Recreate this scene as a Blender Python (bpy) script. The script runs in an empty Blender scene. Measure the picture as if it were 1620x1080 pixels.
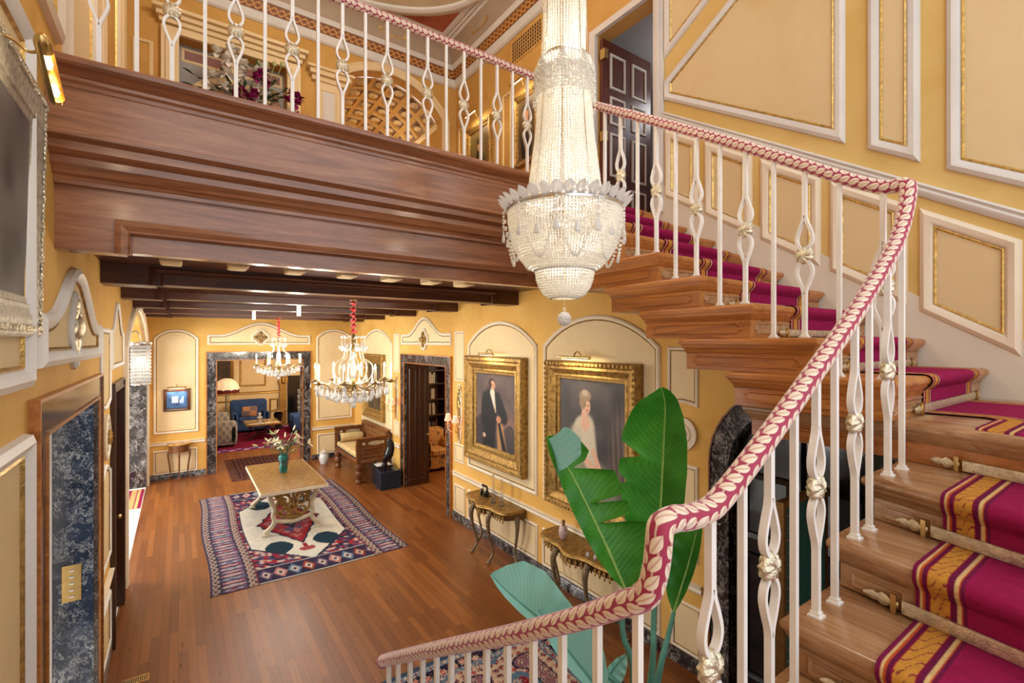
import bpy, bmesh, math, random
from mathutils import Vector, Matrix
from mathutils.geometry import tessellate_polygon
SC = bpy.context.scene
COL = SC.collection
PI = math.pi
random.seed(7)
V = Vector

def new_obj(name, data):
    o = bpy.data.objects.new(name, data)
    COL.objects.link(o)
    return o

def tag(o, label=None, cat=None, group=None, kind=None):
    if label: o['label'] = label
    if cat: o['category'] = cat
    if group: o['group'] = group
    if kind: o['kind'] = kind
    return o

def thing(name, label, cat, loc=(0, 0, 0), group=None):
    o = new_obj(name, None)
    o.location = loc
    o.empty_display_size = .1
    return tag(o, label, cat, group)

def world_off(p):
    v = V((0, 0, 0))
    while p is not None:
        v += p.location
        p = p.parent
    return v

def attach(name, me, parent, loc=(0, 0, 0), rot=None):
    """an object sharing mesh data, placed in its parent's frame"""
    o = new_obj(name, me)
    o.parent = parent
    o.location = loc
    if rot is not None: o.rotation_euler = rot
    return o

def copy_tree(o, parent=None):
    c = o.copy()
    COL.objects.link(c)
    if parent is not None: c.parent = parent
    for ch in list(o.children): copy_tree(ch, c)
    return c

class MB:
    """collects geometry and links it as ONE mesh object"""
    def __init__(s):
        s.v = []; s.f = []; s.m = []; s.uv = []; s.col = None
    def add(s, pts):
        n = len(s.v); s.v.extend([tuple(p) for p in pts]); return n
    def face(s, idx, m=0, uv=None):
        s.f.append(tuple(idx)); s.m.append(m); s.uv.append(uv)
    def quadbox(s, c, m=0):
        n = s.add(c)
        for q in ((0, 3, 2, 1), (4, 5, 6, 7), (0, 1, 5, 4), (1, 2, 6, 5), (2, 3, 7, 6), (3, 0, 4, 7)):
            s.face([n + i for i in q], m)
    def box(s, a, b, m=0):
        x0, x1 = min(a[0], b[0]), max(a[0], b[0]); y0, y1 = min(a[1], b[1]), max(a[1], b[1]); z0, z1 = min(a[2], b[2]), max(a[2], b[2])
        s.quadbox([(x0, y0, z0), (x1, y0, z0), (x1, y1, z0), (x0, y1, z0), (x0, y0, z1), (x1, y0, z1), (x1, y1, z1), (x0, y1, z1)], m)
    def obox(s, M, size, m=0):
        a, b, c = size[0] / 2, size[1] / 2, size[2] / 2
        s.quadbox([M @ V(p) for p in ((-a, -b, -c), (a, -b, -c), (a, b, -c), (-a, b, -c), (-a, -b, c), (a, -b, c), (a, b, c), (-a, b, c))], m)
    def bevbox(s, a, b, r=.01, m=0, ax=2):
        """box with its edges eased along one axis outline (rounded rectangle prism)"""
        lo = [min(a[i], b[i]) for i in range(3)]; hi = [max(a[i], b[i]) for i in range(3)]
        o = [i for i in range(3) if i != ax]
        pts = []
        for (su, sv, a0) in ((1, 1, 0), (0, 1, 90), (0, 0, 180), (1, 0, 270)):
            cu = hi[o[0]] - r if su else lo[o[0]] + r
            cv = hi[o[1]] - r if sv else lo[o[1]] + r
            for k in range(4):
                t = math.radians(a0 + 30 * k)
                pts.append((cu + r * math.cos(t), cv + r * math.sin(t)))
        def P(p, h):
            q = [0, 0, 0]; q[o[0]], q[o[1]], q[ax] = p[0], p[1], h
            return tuple(q)
        e = r * .45
        def inset(p):
            cu = (lo[o[0]] + hi[o[0]]) / 2; cv = (lo[o[1]] + hi[o[1]]) / 2
            return (p[0] - e * (1 if p[0] > cu else -1), p[1] - e * (1 if p[1] > cv else -1))
        rings = [[P(inset(p), lo[ax]) for p in pts], [P(p, lo[ax] + e) for p in pts], [P(p, hi[ax] - e) for p in pts], [P(inset(p), hi[ax]) for p in pts]]
        s.loft(rings, m)
    def loft(s, rings, m=0, closed=True, cap=True, uv=None):
        n = len(rings[0]); base = [s.add(r) for r in rings]
        for i in range(len(rings) - 1):
            a, b = base[i], base[i + 1]
            for j in range(n if closed else n - 1):
                k = (j + 1) % n
                u = None
                if uv:
                    u = [(j / n, uv[i]), ((j + 1) / n, uv[i]), ((j + 1) / n, uv[i + 1]), (j / n, uv[i + 1])]
                s.face((a + j, a + k, b + k, b + j), m, u)
        if cap and closed:
            s.face([base[0] + j for j in range(n)][::-1], m)
            s.face([base[-1] + j for j in range(n)], m)
    def tube(s, pts, r, n=8, m=0, cap=True, uv=False, up=None, flat=1.0):
        pts = [V(p) for p in pts]
        L = len(pts)
        rr = r if isinstance(r, (list, tuple)) else [r] * L
        rings = []; vv = []; dist = 0; nrm = None
        for i, p in enumerate(pts):
            t = (pts[min(i + 1, L - 1)] - pts[max(i - 1, 0)])
            if t.length < 1e-9: t = V((0, 0, 1))
            t.normalize()
            if nrm is None:
                ref = V(up) if up else (V((0, 0, 1)) if abs(t.z) < .9 else V((1, 0, 0)))
                nrm = (ref - t * ref.dot(t)).normalized()
            else:
                nrm = nrm - t * nrm.dot(t)
                if nrm.length < 1e-6: nrm = t.orthogonal()
                nrm.normalize()
            bi = t.cross(nrm)
            rings.append([p + (nrm * math.cos(2 * PI * (j + .5) / n) + bi * math.sin(2 * PI * (j + .5) / n) * flat) * rr[i] for j in range(n)])
            if i: dist += (p - pts[i - 1]).length
            vv.append(dist)
        s.loft(rings, m, True, cap, vv if uv else None)
    def lathe(s, prof, c=(0, 0, 0), n=16, m=0, M=None, cap=True):
        rings = []
        for (r, z) in prof:
            ring = [V((r * math.cos(2 * PI * j / n), r * math.sin(2 * PI * j / n), z)) for j in range(n)]
            if M is not None: ring = [M @ p for p in ring]
            rings.append([p + V(c) for p in ring])
        s.loft(rings, m, True, cap)
    def ball(s, c, r, n=8, m=0, sc=(1, 1, 1), k=None):
        k = k or max(4, n // 2)
        c = V(c); top = s.add([c + V((0, 0, r * sc[2]))]); rows = []
        for i in range(1, k):
            a = PI * i / k
            rows.append(s.add([c + V((r * sc[0] * math.sin(a) * math.cos(2 * PI * j / n), r * sc[1] * math.sin(a) * math.sin(2 * PI * j / n), r * sc[2] * math.cos(a))) for j in range(n)]))
        bot = s.add([c - V((0, 0, r * sc[2]))])
        for j in range(n):
            q = (j + 1) % n
            s.face((top, rows[0] + j, rows[0] + q), m)
            s.face((bot, rows[-1] + q, rows[-1] + j), m)
            for i in range(len(rows) - 1):
                s.face((rows[i] + j, rows[i + 1] + j, rows[i + 1] + q, rows[i] + q), m)
    def prism(s, poly, P, n0, n1, m=0, msides=None):
        """polygon (u,v) extruded between distances n0 and n1 of the mapping P(u,v,n)"""
        a = s.add([P(u, v, n0) for u, v in poly]); b = s.add([P(u, v, n1) for u, v in poly]); k = len(poly)
        s.poly([a + i for i in range(k)], m, rev=True); s.poly([b + i for i in range(k)], m)
        for i in range(k):
            j = (i + 1) % k
            s.face((a + i, a + j, b + j, b + i), m if msides is None else msides)
    def poly(s, idx, m=0, rev=False):
        if len(idx) <= 4:
            s.face(idx[::-1] if rev else idx, m); return
        tri = tessellate_polygon([[V(s.v[i]) for i in idx]])
        for t in tri:
            t = [idx[i] for i in t]
            s.face(t[::-1] if rev else t, m)
    def grid(s, fn, nu, nv, m=0, uv=False):
        b = s.add([fn(i / nu, j / nv) for j in range(nv + 1) for i in range(nu + 1)])
        for j in range(nv):
            for i in range(nu):
                a = b + j * (nu + 1) + i
                u = [(i / nu, j / nv), ((i + 1) / nu, j / nv), ((i + 1) / nu, (j + 1) / nv), (i / nu, (j + 1) / nv)] if uv else None
                s.face((a, a + 1, a + nu + 2, a + nu + 1), m, u)
    def build(s, name, mats, parent=None, smooth=True, angle=40, bevel=0, fix=True, local=False):
        if not isinstance(mats, (list, tuple)): mats = [mats]
        if parent is not None:
            off = V((0, 0, 0)) if local else world_off(parent); loc = V((0, 0, 0))
        else:
            xs = [p[0] for p in s.v]; ys = [p[1] for p in s.v]; zs = [p[2] for p in s.v]
            off = V(((min(xs) + max(xs)) / 2, (min(ys) + max(ys)) / 2, min(zs))); loc = off
        me = bpy.data.meshes.new(name)
        me.from_pydata([(p[0] - off.x, p[1] - off.y, p[2] - off.z) for p in s.v], [], s.f)
        for mt in mats: me.materials.append(mt)
        if any(s.m): me.polygons.foreach_set('material_index', s.m)
        if any(u is not None for u in s.uv):
            L = me.uv_layers.new(name='UVMap'); k = 0; flat = []
            for f, u in zip(s.f, s.uv):
                for q in range(len(f)): flat.extend(u[q] if u else (0, 0))
            L.data.foreach_set('uv', flat)
        if s.col is not None:
            ca = me.color_attributes.new('Col', 'FLOAT_COLOR', 'POINT')
            ca.data.foreach_set('color', [q for cc in s.col for q in (cc[0], cc[1], cc[2], 1.0)])
        if fix:
            bm = bmesh.new(); bm.from_mesh(me)
            bmesh.ops.recalc_face_normals(bm, faces=bm.faces)
            bm.to_mesh(me); bm.free()
        if smooth:
            me.polygons.foreach_set('use_smooth', [True] * len(me.polygons))
            me.set_sharp_from_angle(angle=math.radians(angle))
        me.update()
        o = new_obj(name, me)
        o.location = loc
        if parent is not None: o.parent = parent
        if bevel:
            b = o.modifiers.new('bevel', 'BEVEL'); b.width = bevel; b.segments = 2; b.limit_method = 'ANGLE'; b.angle_limit = math.radians(40)
        return o

def struct(mb, name, mats, parent=None, **k):
    o = mb.build(name, mats, parent, **k)
    if parent is None: o['kind'] = 'structure'
    return o

# planes: P(u, z, n) with n the distance out of the wall into the room
def planeX(x, sgn): return lambda u, z, n: (x + sgn * n, u, z)
def planeY(y, sgn): return lambda u, z, n: (u, y + sgn * n, z)
def planeZ(z, sgn): return lambda u, v, n: (u, v, z + sgn * n)

def area2(p): return sum(p[i][0] * p[(i + 1) % len(p)][1] - p[(i + 1) % len(p)][0] * p[i][1] for i in range(len(p)))
def inset(poly, d):
    """mitred inward offset of a closed polygon"""
    if area2(poly) < 0: poly = poly[::-1]
    n = len(poly); out = []
    for i in range(n):
        p0, p1, p2 = V(poly[i - 1]), V(poly[i]), V(poly[(i + 1) % n])
        a = (p1 - p0); b = (p2 - p1)
        a = a.normalized() if a.length > 1e-9 else V((1, 0)); b = b.normalized() if b.length > 1e-9 else a
        na = V((-a.y, a.x)); nb = V((-b.y, b.x))
        m = na + nb
        L = m.length
        if L < 1e-6: m = na; k = 1
        else:
            m = m / L; k = 1 / max(.35, m.dot(na))
        out.append(tuple(p1 + m * d * k))
    return out

def moulding(mb, P, poly, prof, mats, fill=None, fillm=0):
    """sweep a profile [(inward, out)] round a closed polygon; mats = material per profile strip; fill = out-distance of the panel face"""
    if area2(poly) < 0: poly = poly[::-1]
    rings = []
    for (d, h) in prof:
        q = inset(poly, d)
        rings.append(mb.add([P(u, z, h) for u, z in q]))
    n = len(poly)
    for i in range(len(prof) - 1):
        for j in range(n):
            k = (j + 1) % n
            mb.face((rings[i] + j, rings[i] + k, rings[i + 1] + k, rings[i + 1] + j), mats[i] if isinstance(mats, (list, tuple)) else mats)
    if fill is not None:
        q = inset(poly, prof[-1][0])
        b = mb.add([P(u, z, fill) for u, z in q])
        mb.poly([b + j for j in range(n)], fillm)

def strip_mould(mb, pts3, prof, nrm, up, m=0):
    """straight moulding from pts3[0] to pts3[-1]; prof [(up, out)]"""
    nrm, up = V(nrm), V(up)
    rings = [[V(p) + up * a + nrm * b for a, b in prof] for p in pts3]
    mb.loft(rings, m, True, True)

def rect(u0, u1, v0, v1): return [(u0, v0), (u1, v0), (u1, v1), (u0, v1)]
def arch_poly(u0, u1, z0, zs, za, n=14):
    """rectangle with a segmental arch: springs at zs, apex za"""
    c = (u0 + u1) / 2; w = (u1 - u0) / 2; h = za - zs
    R = (w * w + h * h) / (2 * h); zc = za - R
    a0 = math.asin(min(1, w / R))
    pts = [(u0, z0), (u1, z0)]
    for i in range(n + 1):
        a = a0 - 2 * a0 * i / n
        pts.append((c + R * math.sin(a), zc + R * math.cos(a)))
    return pts
def ogee_poly(u0, u1, z0, zs, za, sh=.12, n=10):
    """overdoor panel: flat shoulders then a swelling hump"""
    w = u1 - u0; pts = [(u0, z0), (u1, z0), (u1, zs)]
    for i in range(2 * n + 1):
        t = i / (2 * n); u = u1 - w * sh - (w * (1 - 2 * sh)) * t
        pts.append((u, zs + (za - zs) * (.5 - .5 * math.cos(2 * PI * t))))
    pts.append((u0, zs))
    return pts
def catmull(pts, n=6):
    pts = [V(p) for p in pts]; out = []
    for i in range(len(pts) - 1):
        p0 = pts[max(0, i - 1)]; p1 = pts[i]; p2 = pts[i + 1]; p3 = pts[min(len(pts) - 1, i + 2)]
        for k in range(n):
            t = k / n
            out.append(.5 * ((2 * p1) + (p2 - p0) * t + (2 * p0 - 5 * p1 + 4 * p2 - p3) * t * t + (3 * p1 - p0 - 3 * p2 + p3) * t ** 3))
    out.append(pts[-1])
    return out
def hsh(*a):
    x = 0
    for q in a: x = (x * 1619 + int(q) * 31337 + 1013) & 0x7fffffff
    x = (x >> 13) ^ x
    return ((x * (x * x * 15731 + 789221) + 1376312589) & 0x7fffffff) / 0x7fffffff
def vnoise(x, y):
    i, j = math.floor(x), math.floor(y); f, g = x - i, y - j
    f = f * f * (3 - 2 * f); g = g * g * (3 - 2 * g)
    a = hsh(i, j) * (1 - f) + hsh(i + 1, j) * f; b = hsh(i, j + 1) * (1 - f) + hsh(i + 1, j + 1) * f
    return a * (1 - g) + b * g
def mix(a, b, t): return tuple(a[i] + (b[i] - a[i]) * t for i in range(3))
def sst(a, b, x):
    t = max(0, min(1, (x - a) / (b - a))); return t * t * (3 - 2 * t)
def srgb(r, g, b):
    f = lambda c: ((c / 255) / 12.92 if c / 255 <= .04045 else ((c / 255 + .055) / 1.055) ** 2.4)
    return (f(r), f(g), f(b))
# the photographer's camera, for turning measured directions into places
CAMF, CAMT, CAMH = 752., math.radians(35.0), 3.0
CS, CC = math.sin(CAMT), math.cos(CAMT)
def ray(px, py):
    k = (px - 810) / CAMF
    return V((CS + k * CC, CC - k * CS, (540 - py) / CAMF))
def atD(px, py, d): return V((0, 0, CAMH)) + ray(px, py) * d
def lamp(name, typ, loc, power, color=(1, .86, .66), size=.1, target=None, sy=None, spread=None, parent=None):
    l = bpy.data.lights.new(name, typ); l.energy = power; l.color = color
    if typ == 'AREA':
        l.shape = 'RECTANGLE'; l.size = size; l.size_y = sy or size
    else: l.shadow_soft_size = size
    o = new_obj(name, l); o.location = loc
    if target is not None: o.rotation_euler = (V(target) - V(loc)).to_track_quat('-Z', 'Y').to_euler()
    return o
# ---------------------------------------------------------------- materials
class NT:
    def __init__(s, name):
        s.mat = bpy.data.materials.new(name); s.mat.use_nodes = True
        s.t = s.mat.node_tree; s.N = s.t.nodes; s.b = s.N['Principled BSDF']
    def n(s, typ, **k):
        x = s.N.new(typ)
        for a, v in k.items():
            if a in ('inp',):
                for q, w in v.items(): x.inputs[q].default_value = w
            else: setattr(x, a, v)
        return x
    def l(s, a, b): s.t.links.new(a, b)
    def coords(s, scale=(1, 1, 1), rot=(0, 0, 0), src='Object', loc=(0, 0, 0)):
        tc = s.n('ShaderNodeTexCoord'); mp = s.n('ShaderNodeMapping')
        mp.inputs['Scale'].default_value = scale; mp.inputs['Rotation'].default_value = rot; mp.inputs['Location'].default_value = loc
        s.l(tc.outputs[src], mp.inputs[0]); return mp.outputs[0]
    def noise(s, vec, scale=5, detail=4, rough=.55, dist=0):
        x = s.n('ShaderNodeTexNoise'); x.inputs['Scale'].default_value = scale; x.inputs['Detail'].default_value = detail
        x.inputs['Roughness'].default_value = rough; x.inputs['Distortion'].default_value = dist
        if vec is not None: s.l(vec, x.inputs['Vector'])
        return x.outputs['Fac']
    def ramp(s, fac, stops, interp='LINEAR'):
        r = s.n('ShaderNodeValToRGB'); e = r.color_ramp.elements; r.color_ramp.interpolation = interp
        while len(e) < len(stops): e.new(.5)
        for q, (p, c) in zip(e, stops):
            q.position = p; q.color = (c[0], c[1], c[2], 1) if not isinstance(c, (int, float)) else (c, c, c, 1)
        s.l(fac, r.inputs[0]); return r.outputs[0]
    def mixc(s, fac, a, b, mode='MIX'):
        m = s.n('ShaderNodeMix', data_type='RGBA', blend_type=mode)
        for sock, val in ((m.inputs[0], fac), (m.inputs[6], a), (m.inputs[7], b)):
            if isinstance(val, (int, float)): sock.default_value = val
            elif isinstance(val, tuple): sock.default_value = (val[0], val[1], val[2], 1)
            else: s.l(val, sock)
        return m.outputs[2]
    def math(s, op, a, b=0., c=None, clamp=False):
        m = s.n('ShaderNodeMath', operation=op); m.use_clamp = clamp
        for sock, val in zip(m.inputs, (a, b) if c is None else (a, b, c)):
            if isinstance(val, (int, float)): sock.default_value = val
            else: s.l(val, sock)
        return m.outputs[0]
    def bump(s, h, strength=.2, dist=.01):
        b = s.n('ShaderNodeBump'); b.inputs['Strength'].default_value = strength; b.inputs['Distance'].default_value = dist
        s.l(h, b.inputs['Height']); s.l(b.outputs[0], s.b.inputs['Normal'])
    def out(s, color=None, rough=.5, metal=0, spec=None, **k):
        B = s.b.inputs
        if color is not None:
            if isinstance(color, tuple): B['Base Color'].default_value = (*color[:3], 1)
            else: s.l(color, B['Base Color'])
        if isinstance(rough, (int, float)): B['Roughness'].default_value = rough
        else: s.l(rough, B['Roughness'])
        B['Metallic'].default_value = metal
        if spec is not None: B['Specular IOR Level'].default_value = spec
        for a, v in k.items(): B[a.replace('_', ' ')].default_value = v
        return s.mat

def plain(name, c, rough=.5, metal=0, var=.12, scale=8, bump=0, spec=None, dark=None, **k):
    t = NT(name); v = t.coords()
    f = t.noise(v, scale, 4)
    d = dark or tuple(q * (1 - 2 * var) for q in c)
    u = tuple(min(1, q * (1 + var)) for q in c)
    col = t.ramp(f, [(.25, d), (.75, u)])
    if bump: t.bump(t.noise(v, scale * 4, 3), bump)
    return t.out(col, rough, metal, spec, **k)

def wood(name, c0, c1, c2, axis='y', rough=.35, scale=1.0, coat=.0):
    t = NT(name)
    s_ = {'x': (.35, 5, 5), 'y': (5, .35, 5), 'z': (5, 5, .35)}[axis]
    v = t.coords(tuple(q * scale for q in s_))
    g = t.noise(v, 3.0, 7, .62, 1.2)
    v2 = t.coords(tuple(q * scale * 9 for q in s_))
    g2 = t.noise(v2, 4.0, 3, .6, .3)
    col = t.ramp(g, [(.28, c0), (.5, c1), (.72, c2)])
    col = t.mixc(t.ramp(g2, [(.35, 0.0), (.65, .35)]), col, c0)
    t.bump(g2, .06, .004)
    m = t.out(col, rough, 0, .5)
    if coat: t.b.inputs['Coat Weight'].default_value = coat; t.b.inputs['Coat Roughness'].default_value = .18
    return m

def marble(name, base, base2, vein, scale=1.0, amount=.5):
    t = NT(name); v = t.coords((scale, scale, scale * .75))
    n = t.n('ShaderNodeTexNoise'); n.inputs['Scale'].default_value = 3.0; n.inputs['Detail'].default_value = 7; n.inputs['Roughness'].default_value = .68
    t.l(v, n.inputs['Vector'])
    d = t.mixc(.75, v, n.outputs['Color'], 'ADD')
    def vein_(sc, w, hi):
        x = t.noise(d, sc, 3.2, .6, .8)
        return t.ramp(t.math('ABSOLUTE', t.math('SUBTRACT', x, .5)), [(0, hi), (w, 0.0)])
    m1, m2 = vein_(2.6, .014, 1.0), vein_(6.5, .020, .95)
    msk = t.ramp(t.noise(v, 2.1, 5), [(.40, 0.0), (.62, 1.0)])
    a = t.math('MAXIMUM', t.math('MULTIPLY', m2, msk), t.math('MULTIPLY', m1, .8))
    a = t.math('MULTIPLY', a, amount)
    b = t.mixc(t.ramp(t.noise(v, 3, 5), [(.35, 0.0), (.7, 1.0)]), base, base2)
    return t.out(t.mixc(a, b, vein), .12, 0, .5)

def emis(name, c, s, base=(.9, .85, .7)):
    t = NT(name); t.out(base, .4)
    t.b.inputs['Emission Color'].default_value = (*c, 1); t.b.inputs['Emission Strength'].default_value = s
    return t.mat

def vcol(name, rough=.9, bumpscale=0, spec=.2, metal=0, sheen=0):
    t = NT(name); a = t.n('ShaderNodeVertexColor', layer_name='Col')
    v = t.coords()
    f = t.noise(v, 60, 3)
    col = t.mixc(.18, a.outputs['Color'], t.ramp(f, [(.3, .25), (.7, 1.0)]), 'MULTIPLY')
    if bumpscale: t.bump(t.noise(v, bumpscale, 2), .35, .004)
    m = t.out(col, rough, metal, spec)
    if sheen: t.b.inputs['Sheen Weight'].default_value = sheen
    return m

M = {}
def plaster(name, a, b, rough=.75, scale=1.3):
    t = NT(name); v = t.coords()
    f = t.noise(v, scale, 8, .62, .6)
    g = t.noise(v, scale * 9, 3)
    col = t.ramp(f, [(.3, a), (.7, b)])
    t.bump(g, .05, .004)
    return t.out(col, rough, 0, .25)
M['yellow'] = plaster('ochre_yellow_plaster', srgb(206, 156, 74), srgb(226, 182, 102))
M['ochre'] = plaster('deep_ochre_plaster', srgb(192, 144, 72), srgb(210, 166, 94))
M['sand'] = plaster('sand_yellow_plaster', srgb(206, 172, 100), srgb(222, 192, 124))
M['cream'] = plaster('cream_panel_plaster', srgb(220, 194, 146), srgb(236, 214, 172), scale=.9)
M['cream2'] = plaster('buff_panel_plaster', srgb(212, 186, 136), srgb(226, 204, 160), scale=.9)
M['skirt'] = plaster('pale_skirting_paint', srgb(214, 206, 188), srgb(226, 218, 202))
M['trim'] = plaster('ivory_moulding_paint', srgb(222, 206, 178), srgb(238, 226, 204), .5)
M['trimgrey'] = plaster('grey_white_moulding_paint', srgb(206, 202, 196), srgb(224, 220, 212), .5)
M['white'] = plain('white_paint', (.82, .8, .75), .45, 0, .03, 3)
M['iron'] = plain('white_painted_iron', (.86, .83, .78), .35, 0, .04, 12)
M['gilt'] = plain('gilt', (.78, .52, .17), .32, .85, .25, 30, .3)
M['oldgilt'] = plain('antique_gold_leaf', (.44, .26, .07), .42, .7, .35, 22, .5)
M['dkgilt'] = plain('dark_bronzed_gold', (.36, .21, .07), .42, .7, .35, 25, .6)
M['palegilt'] = plain('pale_gilt_metal', (.84, .75, .55), .3, .8, .2, 40, .4)
M['brass'] = plain('brass', (.72, .5, .2), .25, .95, .12, 15)
M['agedbrass'] = plain('aged_brass', (.42, .28, .11), .3, .9, .2, 20)
M['silver'] = plain('silvered_metal', (.75, .74, .72), .25, .95, .1, 20)
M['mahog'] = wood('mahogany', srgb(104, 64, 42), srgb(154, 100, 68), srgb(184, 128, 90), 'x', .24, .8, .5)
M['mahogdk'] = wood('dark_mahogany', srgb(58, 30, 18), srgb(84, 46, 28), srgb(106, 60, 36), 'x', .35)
M['stair'] = wood('stair_wood', srgb(134, 78, 32), srgb(180, 112, 52), srgb(204, 138, 72), 'y', .32, 1.0, .2)
M['stairx'] = wood('stair_tread_wood', srgb(132, 94, 62), srgb(174, 132, 94), srgb(200, 162, 124), 'y', .22, .8, .3)
M['walnut'] = wood('walnut', srgb(72, 40, 18), srgb(118, 70, 34), srgb(150, 96, 52), 'y', .35)
M['darkwood'] = wood('dark_door_wood', srgb(40, 22, 14), srgb(70, 38, 22), srgb(92, 52, 30), 'z', .3)
M['redwood'] = wood('red_mahogany', srgb(60, 24, 14), srgb(92, 40, 22), srgb(112, 54, 30), 'z', .32)
M['burl'] = plain('burl_veneer', (.56, .29, .08), .22, 0, .45, 9, 0, .5)
M['marble'] = marble('black_marble', (.012, .010, .011), (.035, .025, .022), (.75, .7, .66), 1.6, .8)
M['marble_day'] = marble('daylit_black_marble', (.014, .022, .046), (.035, .055, .10), (.8, .83, .85), 2.0, .9)  # the same black marble, daylight's blue put into its colour
M['marbler'] = marble('brown_black_marble', (.02, .012, .010), (.10, .055, .035), (.7, .6, .5), 2.2, .5)
M['black'] = plain('black_lacquer', (.012, .011, .012), .12, 0, .2, 5)
M['matblack'] = plain('matt_black', (.012, .012, .014), .5, 0, .2, 5)
M['bluebox'] = plain('dark_blue_lacquer', (.012, .03, .06), .3, 0, .2, 5)
M['greenpanel'] = plain('dark_green_leather', (.02, .085, .065), .45, 0, .2, 12, .1)
M['glassdk'] = plain('dark_window_glass', (.05, .06, .07), .05, 0, .1, 3)
def crystal(name, c=(.98, .98, .98), tr=.5, rough=.05, milk=.38):
    t = NT(name); t.out(c, rough, 0, .8)
    t.b.inputs['IOR'].default_value = 1.5; t.b.inputs['Transmission Weight'].default_value = tr
    if milk:
        tl = t.n('ShaderNodeBsdfTranslucent'); tl.inputs[0].default_value = (.95, .95, .95, 1); mx = t.n('ShaderNodeMixShader'); mx.inputs[0].default_value = milk
        t.l(t.b.outputs[0], mx.inputs[1]); t.l(tl.outputs[0], mx.inputs[2]); t.l(mx.outputs[0], t.N['Material Output'].inputs[0])
    return t.mat
M['crystal'] = crystal('cut_crystal')
M['clear'] = crystal('clear_glass', (.95, .97, .97), .92, .02, 0)
t = NT('glass_beads')
tr = t.n('ShaderNodeBsdfTranslucent'); tr.inputs[0].default_value = (.95, .93, .88, 1)
mx = t.n('ShaderNodeMixShader'); mx.inputs[0].default_value = .45
t.out((.93, .91, .86), .12, 0, .9)
t.l(t.b.outputs[0], mx.inputs[1]); t.l(tr.outputs[0], mx.inputs[2]); t.l(mx.outputs[0], t.N['Material Output'].inputs[0])
M['bead'] = t.mat
M['candle'] = plain('ivory_candle_sleeve', (.7, .56, .34), .5, 0, .05, 8)
M['flame'] = emis('flame_bulb', (1, .82, .52), 9)
M['warmbulb'] = emis('warm_lamp_bulb', (1, .78, .42), 7)
M['redsilk'] = plain('red_silk', (.62, .03, .03), .4, 0, .25, 20, .3)
M['pinkshade'] = emis('pink_silk_shade', (1, .35, .2), 1.2, (.75, .3, .22))
M['carpet'] = vcol('stair_carpet', .95, 220, .1)
M['rugv'] = vcol('woven_rug', .95, 160, .1)
M['paint'] = vcol('oil_paint', .45, 0, .35)
M['silk'] = vcol('printed_fabric', .7, 120, .2, 0, .3)
# printed fabric of the handrail cover: cream leaves and vine on crimson
t = NT('leaf_print_fabric')
uv = t.n('ShaderNodeUVMap'); uv.uv_map = 'UVMap'
nz_ = t.n('ShaderNodeTexNoise'); nz_.inputs['Scale'].default_value = 14.0; nz_.inputs['Detail'].default_value = 1
t.l(t.coords(), nz_.inputs['Vector'])
sn = t.n('ShaderNodeSeparateXYZ'); t.l(nz_.outputs['Color'], sn.inputs[0])
sk = t.n('ShaderNodeSeparateXYZ'); t.l(uv.outputs[0], sk.inputs[0])
MM = t.math
vm = MM('ADD', sk.outputs[1], MM('MULTIPLY', MM('SUBTRACT', sn.outputs[0], .5), .035))
um = MM('ADD', MM('MULTIPLY', sk.outputs[0], .195), MM('MULTIPLY', MM('SUBTRACT', sn.outputs[1], .5), .016))
um = MM('ADD', um, MM('MULTIPLY', sk.outputs[1], .0))
WC, LC = .03900, .043
bcol = MM('DIVIDE', um, WC); col_i = MM('FLOOR', bcol); fb = MM('MULTIPLY', MM('SUBTRACT', MM('FRACT', bcol), .5), WC)
par = MM('MODULO', MM('ABSOLUTE', col_i), 2.0)
acol = MM('ADD', MM('DIVIDE', vm, LC), MM('MULTIPLY', col_i, .37)); fa = MM('MULTIPLY', MM('SUBTRACT', MM('FRACT', acol), .5), LC)
sg_ = MM('SUBTRACT', MM('MULTIPLY', par, 2.0), 1.0)
th_ = .62
ys_ = MM('MULTIPLY', fb, sg_)
lx = MM('ADD', MM('MULTIPLY', fa, math.cos(th_)), MM('MULTIPLY', ys_, math.sin(th_)))
ly = MM('SUBTRACT', MM('MULTIPLY', ys_, math.cos(th_)), MM('MULTIPLY', fa, math.sin(th_)))
lq = MM('DIVIDE', MM('ADD', lx, .003), .0265)
dd = MM('ADD', MM('DIVIDE', MM('ABSOLUTE', ly), .0150), MM('POWER', MM('ABSOLUTE', lq), 2.0))
leaf = t.ramp(dd, [(.93, 1.0), (1.0, 0.0)])
rib = t.ramp(MM('ABSOLUTE', ly), [(.0006, 0.0), (.0014, 1.0)])
vine = t.ramp(MM('ABSOLUTE', MM('ADD', fb, MM('MULTIPLY', MM('SINE', MM('MULTIPLY', vm, 70.0)), .005))), [(.0022, 1.0), (.003, 0.0)])
lc = t.mixc(rib, srgb(196, 150, 130), srgb(230, 214, 192))
col = t.mixc(MM('MAXIMUM', leaf, MM('MULTIPLY', vine, .8)), srgb(158, 40, 74), lc)
t.bump(leaf, .25, .004)
M['print'] = t.out(col, .55, 0, .35)
t.b.inputs['Sheen Weight'].default_value = .6; t.b.inputs['Sheen Roughness'].default_value = .4
t.b.inputs['Sheen Tint'].default_value = (1, .9, 1, 1)
M['silverleaf'] = plain('silvered_carved_wood', srgb(196, 188, 166), .4, .35, .25, 40, .5)
M['midrib'] = plain('pale_green_midrib', srgb(150, 190, 96), .45, 0, .1, 20)
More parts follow.
